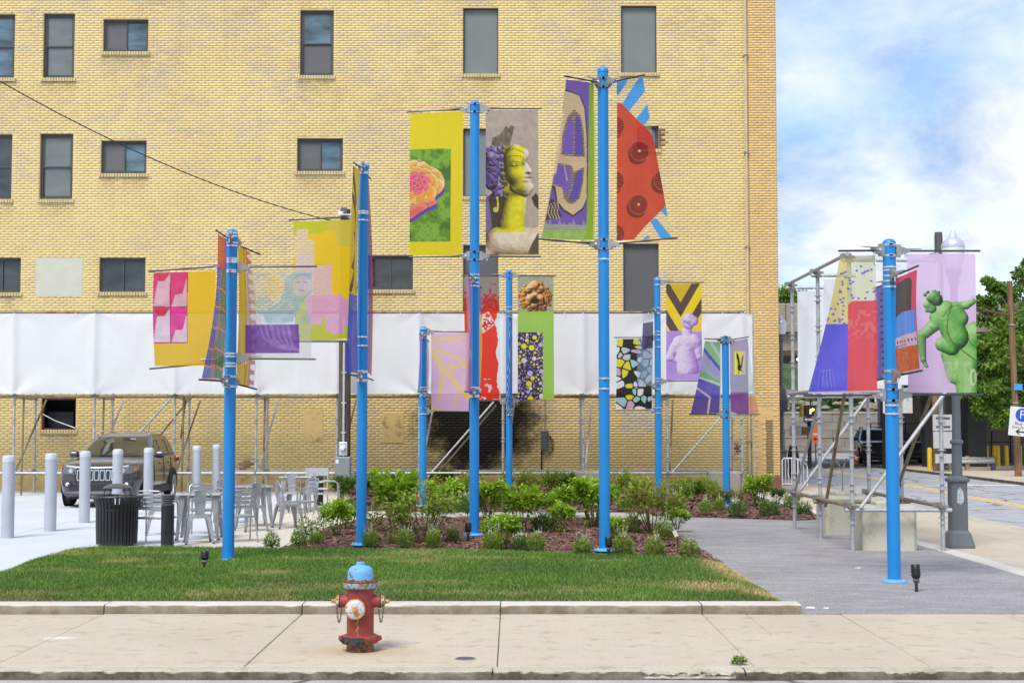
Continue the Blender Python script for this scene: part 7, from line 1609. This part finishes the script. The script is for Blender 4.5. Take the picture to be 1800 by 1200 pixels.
for k in range(13): build('post', MB().tube((15+k*1.5, 86.5, 0), (15+k*1.5, 86.5, 1.05), .035, 6), M_blackm, fe)
fe2 = thing('mesh_fence', 'tall thin wire fence between the bridge columns and the tree', 'fence', (22, 66.5, 0))
for z in (1.0, 1.9): build('rail', MB().tube((17.5, 69.5, z), (26, 69.5, z), .02, 6), M_blackm, fe2)
for k in range(6): build('post', MB().tube((17.5+k*1.7, 69.5, 0), (17.5+k*1.7, 69.5, 1.95), .028, 6), M_blackm, fe2)
lw = thing('abutment_wall', 'pale stained concrete wall behind the yellow bollards', 'wall', (24, 72, 0))
bb('wall_panel', 21.6, 24.2, 72, 72.5, -.1, 3.6, M_old, lw); bb('wall_panel', 24.25, 32, 72, 72.5, -.1, 3.0, M_old, lw); bb('wall_panel', 18.6, 21.55, 72, 72.5, -.1, 3.2, M_old, lw)
# yellow bollards, guard rail
yb = None
for k, (px, lean) in enumerate(((1632, 0), (1700, .03), (1708, 0), (1719.5, 0), (1732, -.01), (1744.5, .02), (1752, -.02), (1767, -.02), (1790, 0))):
    y = 57.5 if k == 0 else 63.5; loc = ((px-900)/FOC*y, y, .02); lab = 'thick yellow bollard beside the wooden pole left of the lamp post' if k == 0 else ordinal(k-1)+' yellow bollard from the left behind the guard rail'
    if yb is None:
        yb = thing('yellow_bollard', lab, 'bollard', loc, 0, 'yellow bollards across the road'); build('post', MB().lathe([(.095, 0), (.095, .84), (.07, .9), (0, .92)], 16), M_yel, yb, local=True); o = yb
    else: o = dup(yb, loc, 0, lab)
    o.rotation_euler = (0, lean, 0)
gd = thing('guard_rail', 'short galvanised guard rail on the far pavement behind the lamp post', 'guard rail', (18.6, 57.5, 0))
prof = [(-.02, .20), (.03, .25), (-.02, .31), (-.02, .34), (.03, .40), (-.02, .45)]
xa, xb = (1666-900)/FOC*57.5, (1745-900)/FOC*57.5
build('beam', MB().loft([[(x, 57.4-a_, z+.10) for a_, z in prof]+[(x, 57.43-a_, z+.10) for a_, z in prof[::-1]] for x in (xa, xb)]), M_galv, gd, smooth=False)
for f_ in (.02, .40, .98): bb('post', xa+(xb-xa)*f_-.08, xa+(xb-xa)*f_+.08, 57.45, 57.6, 0, .6, M_galvd if f_ < .9 else M_dkgrey, gd, .005)
# poles and signs
up = thing('utility_pole', 'weathered wooden utility pole with a rusty arm at the right edge', 'utility pole', ((1787-900)/FOC*51, 51, .02))
ztp = at(1778, 495, 51).z; dxp = (1778-1787)/FOC*51
build('pole', MB().path([(0, 0, -.05), (dxp*.5, 0, ztp*.5), (dxp, 0, ztp)], [.125, .11, .10], 14), M_wood, up, local=True)
A_ = at(1777, 555, 51); B_ = at(1712, 540, 50); o_ = up.location
build('arm', MB().path([A_-o_, A_.lerp(B_, .5)-o_+Vector((0, 0, -.02)), B_-o_], [.045, .04, .03], 8), mcol('rusty_arm', (.16, .08, .04), .8, .2, .3, 6), up, local=True)
for z in (1.85, 2.2, 2.6, 5.4): build('strap', MB().lathe([(.128, z), (.132, z), (.132, z+.03), (.128, z+.03)], 14, (dxp*z/ztp, 0, 0)), M_galv, up, local=True)
bs = thing('street_name_sign', 'small bright blue street name sign on the wooden utility pole', 'sign', at(1790, 680, 50.8))
build('plate', MB().bbox((0, 0, 0), (.30, .015, .22), .006).xf(Matrix.Rotation(R(4), 3, 'Y')), mcol('sky_blue_sign', (.05, .30, .75), .4, 0, .05, 5), bs, local=True, smooth=False)
ps = thing('parking_sign', 'tilted white parking sign with a blue P disc and left arrow', 'sign', at(1796, 741, 50.2))
tl_ = Matrix.Rotation(R(6), 3, 'Y'); wS = .88; hS = 1.02
build('plate', MB().bbox((0, 0, 0), (wS, .02, hS), .008).xf(tl_), M_white, ps, local=True, smooth=False)
M_sb = mcol('sign_blue', (.015, .085, .55), .4, 0, .04, 5); M_sk = mcol('sign_black', (.02, .02, .022), .5)
build('disc', MB().lathe([(.235, 0), (.235, .004)], 36, (-.01, -.0135, .235), RX).xf(tl_), M_sb, ps, local=True)
text_mesh('letter_p', 'P', .42, (.0+.235*.10, -.021, .235), M_white, ps, tl_); text_mesh('lettering', 'Blue 10', .155, (-.02, -.0125, -.075), M_dkgrey, ps, tl_); text_mesh('lettering', 'Event Parking', .115, (-.03, -.0125, -.205), M_dkgrey, ps, tl_)
build('arrow', MB().plate([(-.20, -.0105, -.36), (-.08, -.0105, -.26), (-.02, -.0105, -.26), (-.10, -.0105, -.335), (.14, -.0105, -.335), (.14, -.0105, -.385), (-.10, -.0105, -.385), (-.02, -.0105, -.46), (-.08, -.0105, -.46)], (0, -1, 0), .004).xf(tl_), M_sk, ps, local=True, smooth=False)
wp = thing('wooden_pole', 'brown wooden pole behind the right end of the scaffold tower', 'pole', ((1643-900)/FOC*56.5, 56.5, 0))
build('pole', MB().path([(0, 0, 0), (0, 0, 8.0)], [.125, .11], 14), M_wood, wp, local=True)
for z in (1.0, 1.3, 1.6): build('tag_plate', MB().bbox((-.01, -.125, z), (.05, .01, .05), .004), M_white, wp, local=True, smooth=False)
mst = thing('steel_mast', 'tall dark grey steel mast rising above the lilac statue banner', 'mast', ((1654-900)/FOC*58, 58, 0))
build('mast_shaft', MB().lathe([(.24, 0), (.24, .1), (.16, .14), (.165, 9.5), (.15, 9.72), (0, 9.74)], 20), mcol('mast_grey', (.10, .095, .10), .6, .2, .1, 2), mst, local=True)
M_sgrey = mcol('sign_grey_white', (.46, .48, .49), .6, 0, .06, 3)
tsn = thing('notice_board', 'white notice signs with dark lines behind the scaffold tower corner', 'sign', ((1655-900)/FOC*56, 55.9, 0))
for (cx_, z0, z1, w) in ((1655, at(0, 757, 56).z, at(0, 728, 56).z, .80), (1655, at(0, 788, 56).z, at(0, 758, 56).z, .78), (1656, at(0, 814, 56).z, at(0, 797, 56).z, .70)):
    pl = build('plate', MB().bbox(((cx_-1655)/FOC*56, 0, (z0+z1)/2), (w, .02, z1-z0-.02), .006), M_sgrey, tsn, local=True, smooth=False)
text_mesh('lettering', 'MU', .20, (-.05, -.013, at(0, 742, 56).z), M_dkgrey, tsn)
for z in (at(0, 735, 56).z, at(0, 750, 56).z): build('text_line', MB().box((0, -.0125, z), (.55, .004, .09)), M_dkgrey, tsn, local=True, smooth=False)
build('post', MB().tube((-.05, .06, 0), (-.05, .06, 2.2), .04, 8), M_galvd, tsn, local=True)
sgb = thing('road_sign', 'pale blank back of a road sign half behind the nearest blue pole', 'sign', (at(1578, 713, 60).x, 60, 0))
build('plate', MB().bbox((0, 0, at(0, 712, 60).z), (1.25, .02, .66), .01), mcol('pale_sign_back', (.62, .64, .62), .5), sgb, local=True, smooth=False); build('post', MB().tube((.1, .06, 0), (.1, .06, 2.6), .04, 8), M_galv, sgb, local=True)
Y_ = 60.0
tf = thing('traffic_signal', 'dark traffic signal with a lit orange arrow left of the scaffold tower', 'traffic light', (at(1424, 800, Y_).x, Y_, 0))
def P_(px, py): q_ = at(px, py, Y_); return (q_.x-tf.location.x, q_.z)
build('post', MB().tube((0, .1, 0), (0, .1, P_(0, 706)[1]), .085, 10), M_blackm, tf, local=True)
x, z = P_(1424, 722)
hd = build('signal_head', MB().bbox((x, -.05, z), (.46, .30, .46), .02), M_blackm, tf, local=True, smooth=False)
ge = G('lit_arrow'); ge.done(ge.n('ShaderNodeEmission', {'Color': (1, .38, .08, 1), 'Strength': 2.4}).outputs[0])
build('lit_arrow', MB().plate([(x-.06, -.205, z-.12), (x+.0, -.205, z-.12), (x+.01, -.205, z+.03), (x+.06, -.205, z+.02), (x+.05, -.205, z-.04), (x+.16, -.205, z+.06), (x+.05, -.205, z+.13), (x+.05, -.205, z+.08), (x-.05, -.205, z+.08)], (0, -1, 0), .01), ge.m, hd, local=True, smooth=False)
for dx in (-.14, .16): build('visor', MB().bbox((x+dx, -.1, P_(0, 709)[1]), (.20, .2, .14), .02), mcol('pale_visor', (.45, .45, .38), .6), hd, local=True, smooth=False)
x2, z2 = P_(1416, 757); build('side_signal', MB().bbox((x2, -.02, z2), (.34, .3, .36), .03), mcol('bronze_signal', (.09, .055, .02), .5, .1, .2, 5), tf, local=True, smooth=False)
x2, z2 = P_(1412, 722); build('side_signal', MB().bbox((x2-.05, .05, z2), (.16, .28, .5), .03), mcol('yellow_signal', (.30, .17, .02), .5, 0, .2, 5), tf, local=True, smooth=False)
ow = thing('one_way_sign', 'black and white one way arrow sign under the traffic signal', 'sign', at(1424, 737, Y_-.22))
build('plate', MB().bbox((0, 0, 0), (.56, .015, .19), .006), M_sk, ow, local=True, smooth=False)
build('arrow', MB().plate([(-.25, -.009, 0), (-.17, -.009, .065), (-.17, -.009, .045), (.24, -.009, .045), (.24, -.009, -.045), (-.17, -.009, -.045), (-.17, -.009, -.065)], (0, -1, 0), .003), M_white, ow, local=True, smooth=False); text_mesh('lettering', 'ONE WAY', .085, (.04, -.0135, 0), M_sk, ow)
og = thing('detour_sign', 'orange roadwork sign with a black left arrow below the traffic signal', 'sign', at(1434, 762, Y_-.4))
build('plate', MB().bbox((0, 0, .20), (.34, .015, .36), .006), M_orange, og, local=True, smooth=False); build('plate', MB().bbox((0, 0, -.22), (.34, .015, .34), .006), M_orange, og, local=True, smooth=False); build('label_strip', MB().box((-.02, -.004, -.015), (.2, .012, .07)), M_white, og, local=True, smooth=False)
build('arrow', MB().plate([(-.11, -.009, -.22), (0, -.009, -.14), (0, -.009, -.19), (.13, -.009, -.19), (.13, -.009, -.25), (0, -.009, -.25), (0, -.009, -.30)], (0, -1, 0), .003), M_sk, og, local=True, smooth=False); build('post', MB().tube((0, .05, -1.6), (0, .05, .3), .03, 6), M_dkgrey, og, local=True)
h2 = dup(hy, ((1501-900)/FOC*63, 63, .0), R(20), 'small distant red fire hydrant under the bridge', None, 1.0)
for o in h2.children:
    if o.name.split('.')[0] in ('bonnet', 'upper_flange'): o.material_slots[0].link = 'OBJECT'; o.material_slots[0].material = M_hred

# ------------------------------------------------------------------ trees
def tree(lab, loc, blobs, n, Lr, trunk_r, h_t, seed, name='leafy_tree', c0=(.055, .125, .02), c1=(.22, .37, .06), group='trees beyond the road'):
    t = thing(name, lab, 'tree', loc, 0, group); r_ = np.random.default_rng(seed); q = random.Random(seed); m = MB()
    top = Vector((q.uniform(-.2, .2), 0, h_t)); m.path([(0, 0, -.1), (q.uniform(-.1, .1), 0, h_t*.5), top], [trunk_r*1.25, trunk_r*.9, trunk_r*.7], 10); build('trunk', m, M_bark, t, local=True)
    m = MB(); PP = []; WW = []
    for (bx, by, bz, br_) in blobs:
        c = Vector((bx, by, bz)); mid = (top+c)/2+Vector((0, 0, .25)); m.path([top*.92, mid, c], [trunk_r*.5, trunk_r*.3, trunk_r*.1], 6)
        for k in range(7):
            d = Vector((q.gauss(0, 1), q.gauss(0, 1), q.gauss(.25, .8))).normalized()*br_*q.uniform(.55, 1.05); m.path([c-d*.1, c+d*.5+Vector((0, 0, .08)), c+d], [trunk_r*.1, trunk_r*.07, trunk_r*.03], 4)
            for j in range(3): PP.append(c+d*q.uniform(.5, 1.0)+Vector((q.gauss(0, .18), q.gauss(0, .18), q.gauss(0, .16)))*br_); WW.append(br_*q.uniform(.16, .34))
    build('branch', m, M_bark, t, local=True)
    PP = np.array([list(p) for p in PP]); WW = np.array(WW); k = r_.integers(0, len(PP), n); d = r_.normal(0, 1, (n, 3)); d /= np.linalg.norm(d, axis=1, keepdims=True)
    P = PP[k]+d*WW[k][:, None]*r_.beta(2.2, 1.0, (n, 1))*np.array((1.25, 1.25, .75)); D = d+r_.normal(0, .5, (n, 3)); D[:, 2] -= .25
    zc = (P[:, 2]-PP[:, 2].min())/(PP[:, 2].max()-PP[:, 2].min()+.01); mixv = np.clip(r_.random(len(PP))[k]*.65+r_.normal(.2, .18, n), 0, 1)[:, None]
    V, F, C = leaves(P, D, r_.uniform(*Lr, n), r_.uniform(.3, .42, n)*np.mean(Lr)*.8, np.array(c0)*(1-mixv)+np.array(c1)*mixv, r_, .2, .8)
    np_mesh('crown', V, F, M_leaf, t, C); return t
def bl(px, py, Y, r_): q_ = at(px, py, Y); return (q_.x, q_.z, r_)
def blobs(lst, loc): return [(at(px, py, Y).x-loc[0], Y-loc[1], at(px, py, Y).z-loc[2], r_) for px, py, Y, r_ in lst]
loc = (21.8, 57, 0)
tree('large leafy green tree at the right edge behind the parking sign', loc, blobs([(1760, 600, 57, 1.1), (1800, 560, 58, 1.2), (1790, 640, 56, 1.2), (1745, 650, 56.5, .8), (1730, 690, 56, .75), (1775, 700, 57, .9), (1810, 700, 57, 1.2), (1820, 620, 58, 1.3), (1850, 640, 58, 1.6), (1745, 570, 58, .75), (1732, 535, 58, .5), (1770, 520, 58.5, .6), (1745, 497, 58.5, .32), (1800, 500, 59, .7), (1860, 540, 59, 1.4), (1722, 720, 56, .4), (1760, 735, 56.3, .45), (1726, 610, 57, .6), (1860, 720, 58, 1.2)], loc), 15000, (.14, .24), .22, 3.0, 5)
loc = (26.5, 64, 0)
tree('darker tree behind the large tree, top branch at the right edge', loc, blobs([(1830, 500, 64, 1.4), (1805, 470, 64, .5), (1880, 480, 65, 2), (1900, 600, 64, 2), (1850, 650, 65, 1.6), (1790, 660, 66, 1.4), (1760, 620, 66, 1.2), (1910, 720, 64, 1.8), (1770, 560, 66, 1.2)], loc), 9000, (.16, .27), .24, 3.2, 8, c0=(.042, .095, .018), c1=(.15, .27, .045))
loc = (16.2, 78, 2.0)
tree('small green treetop showing over the bridge beside the brick corner', loc, blobs([(1385, 526, 78, .9), (1405, 532, 78, .8), (1368, 532, 79, .9), (1420, 545, 78, 1.1), (1392, 545, 78, .9)], loc), 4200, (.14, .22), .14, 3.0, 12)
struct(build('wooded_bank', MB().loft([[(x, y, z) for y, z in ((89.9, 2.5), (93, 3.2), (100, 6.5), (112, 10), (130, 11), (130, -1), (89.9, -1))] for x in (-20, 0, 15, 30, 45, 70)]), mcol('bank_undergrowth', (.045, .075, .022), .95, 0, .5, .9, .8, 3), smooth=False))
loc = (24.0, 93, 2.4)
tree('bright bushy tree above the rubble bank behind the bridge columns', loc, blobs([(1500, 672, 93, 1.1), (1560, 670, 93, 1.2), (1610, 680, 93, 1.2), (1660, 672, 93, 1.2), (1450, 676, 93, 1.1), (1590, 640, 93, 1.6), (1680, 640, 94, 1.6), (1470, 702, 92, .9), (1530, 704, 92, .9), (1585, 700, 92, 1.0), (1635, 702, 92, .9), (1425, 700, 92, .9), (1600, 706, 91.5, .8), (1670, 698, 92, .9)], loc), 8000, (.18, .3), .2, 1.4, 15, c0=(.05, .10, .02), c1=(.16, .26, .04))
for k, (x, y, r_, lab) in enumerate(((34, 92, 2.6, 'broad dark tree beyond the abutment wall right of the columns'), (44, 98, 3.2, 'broad dark tree far right beyond the picture edge'), (12, 100, 2.6, 'dark tree far behind the bridge left of the rubble bank'))):
    bls = [(random.uniform(-1, 1)*r_, random.uniform(-.6, .6)*r_, 3.2+random.uniform(0, 1)*r_*1.5, r_*.6) for _ in range(9)]
    tree(lab, (x, y, 0), bls, 7000, (.22, .36), .3, 2.4, 30+k)
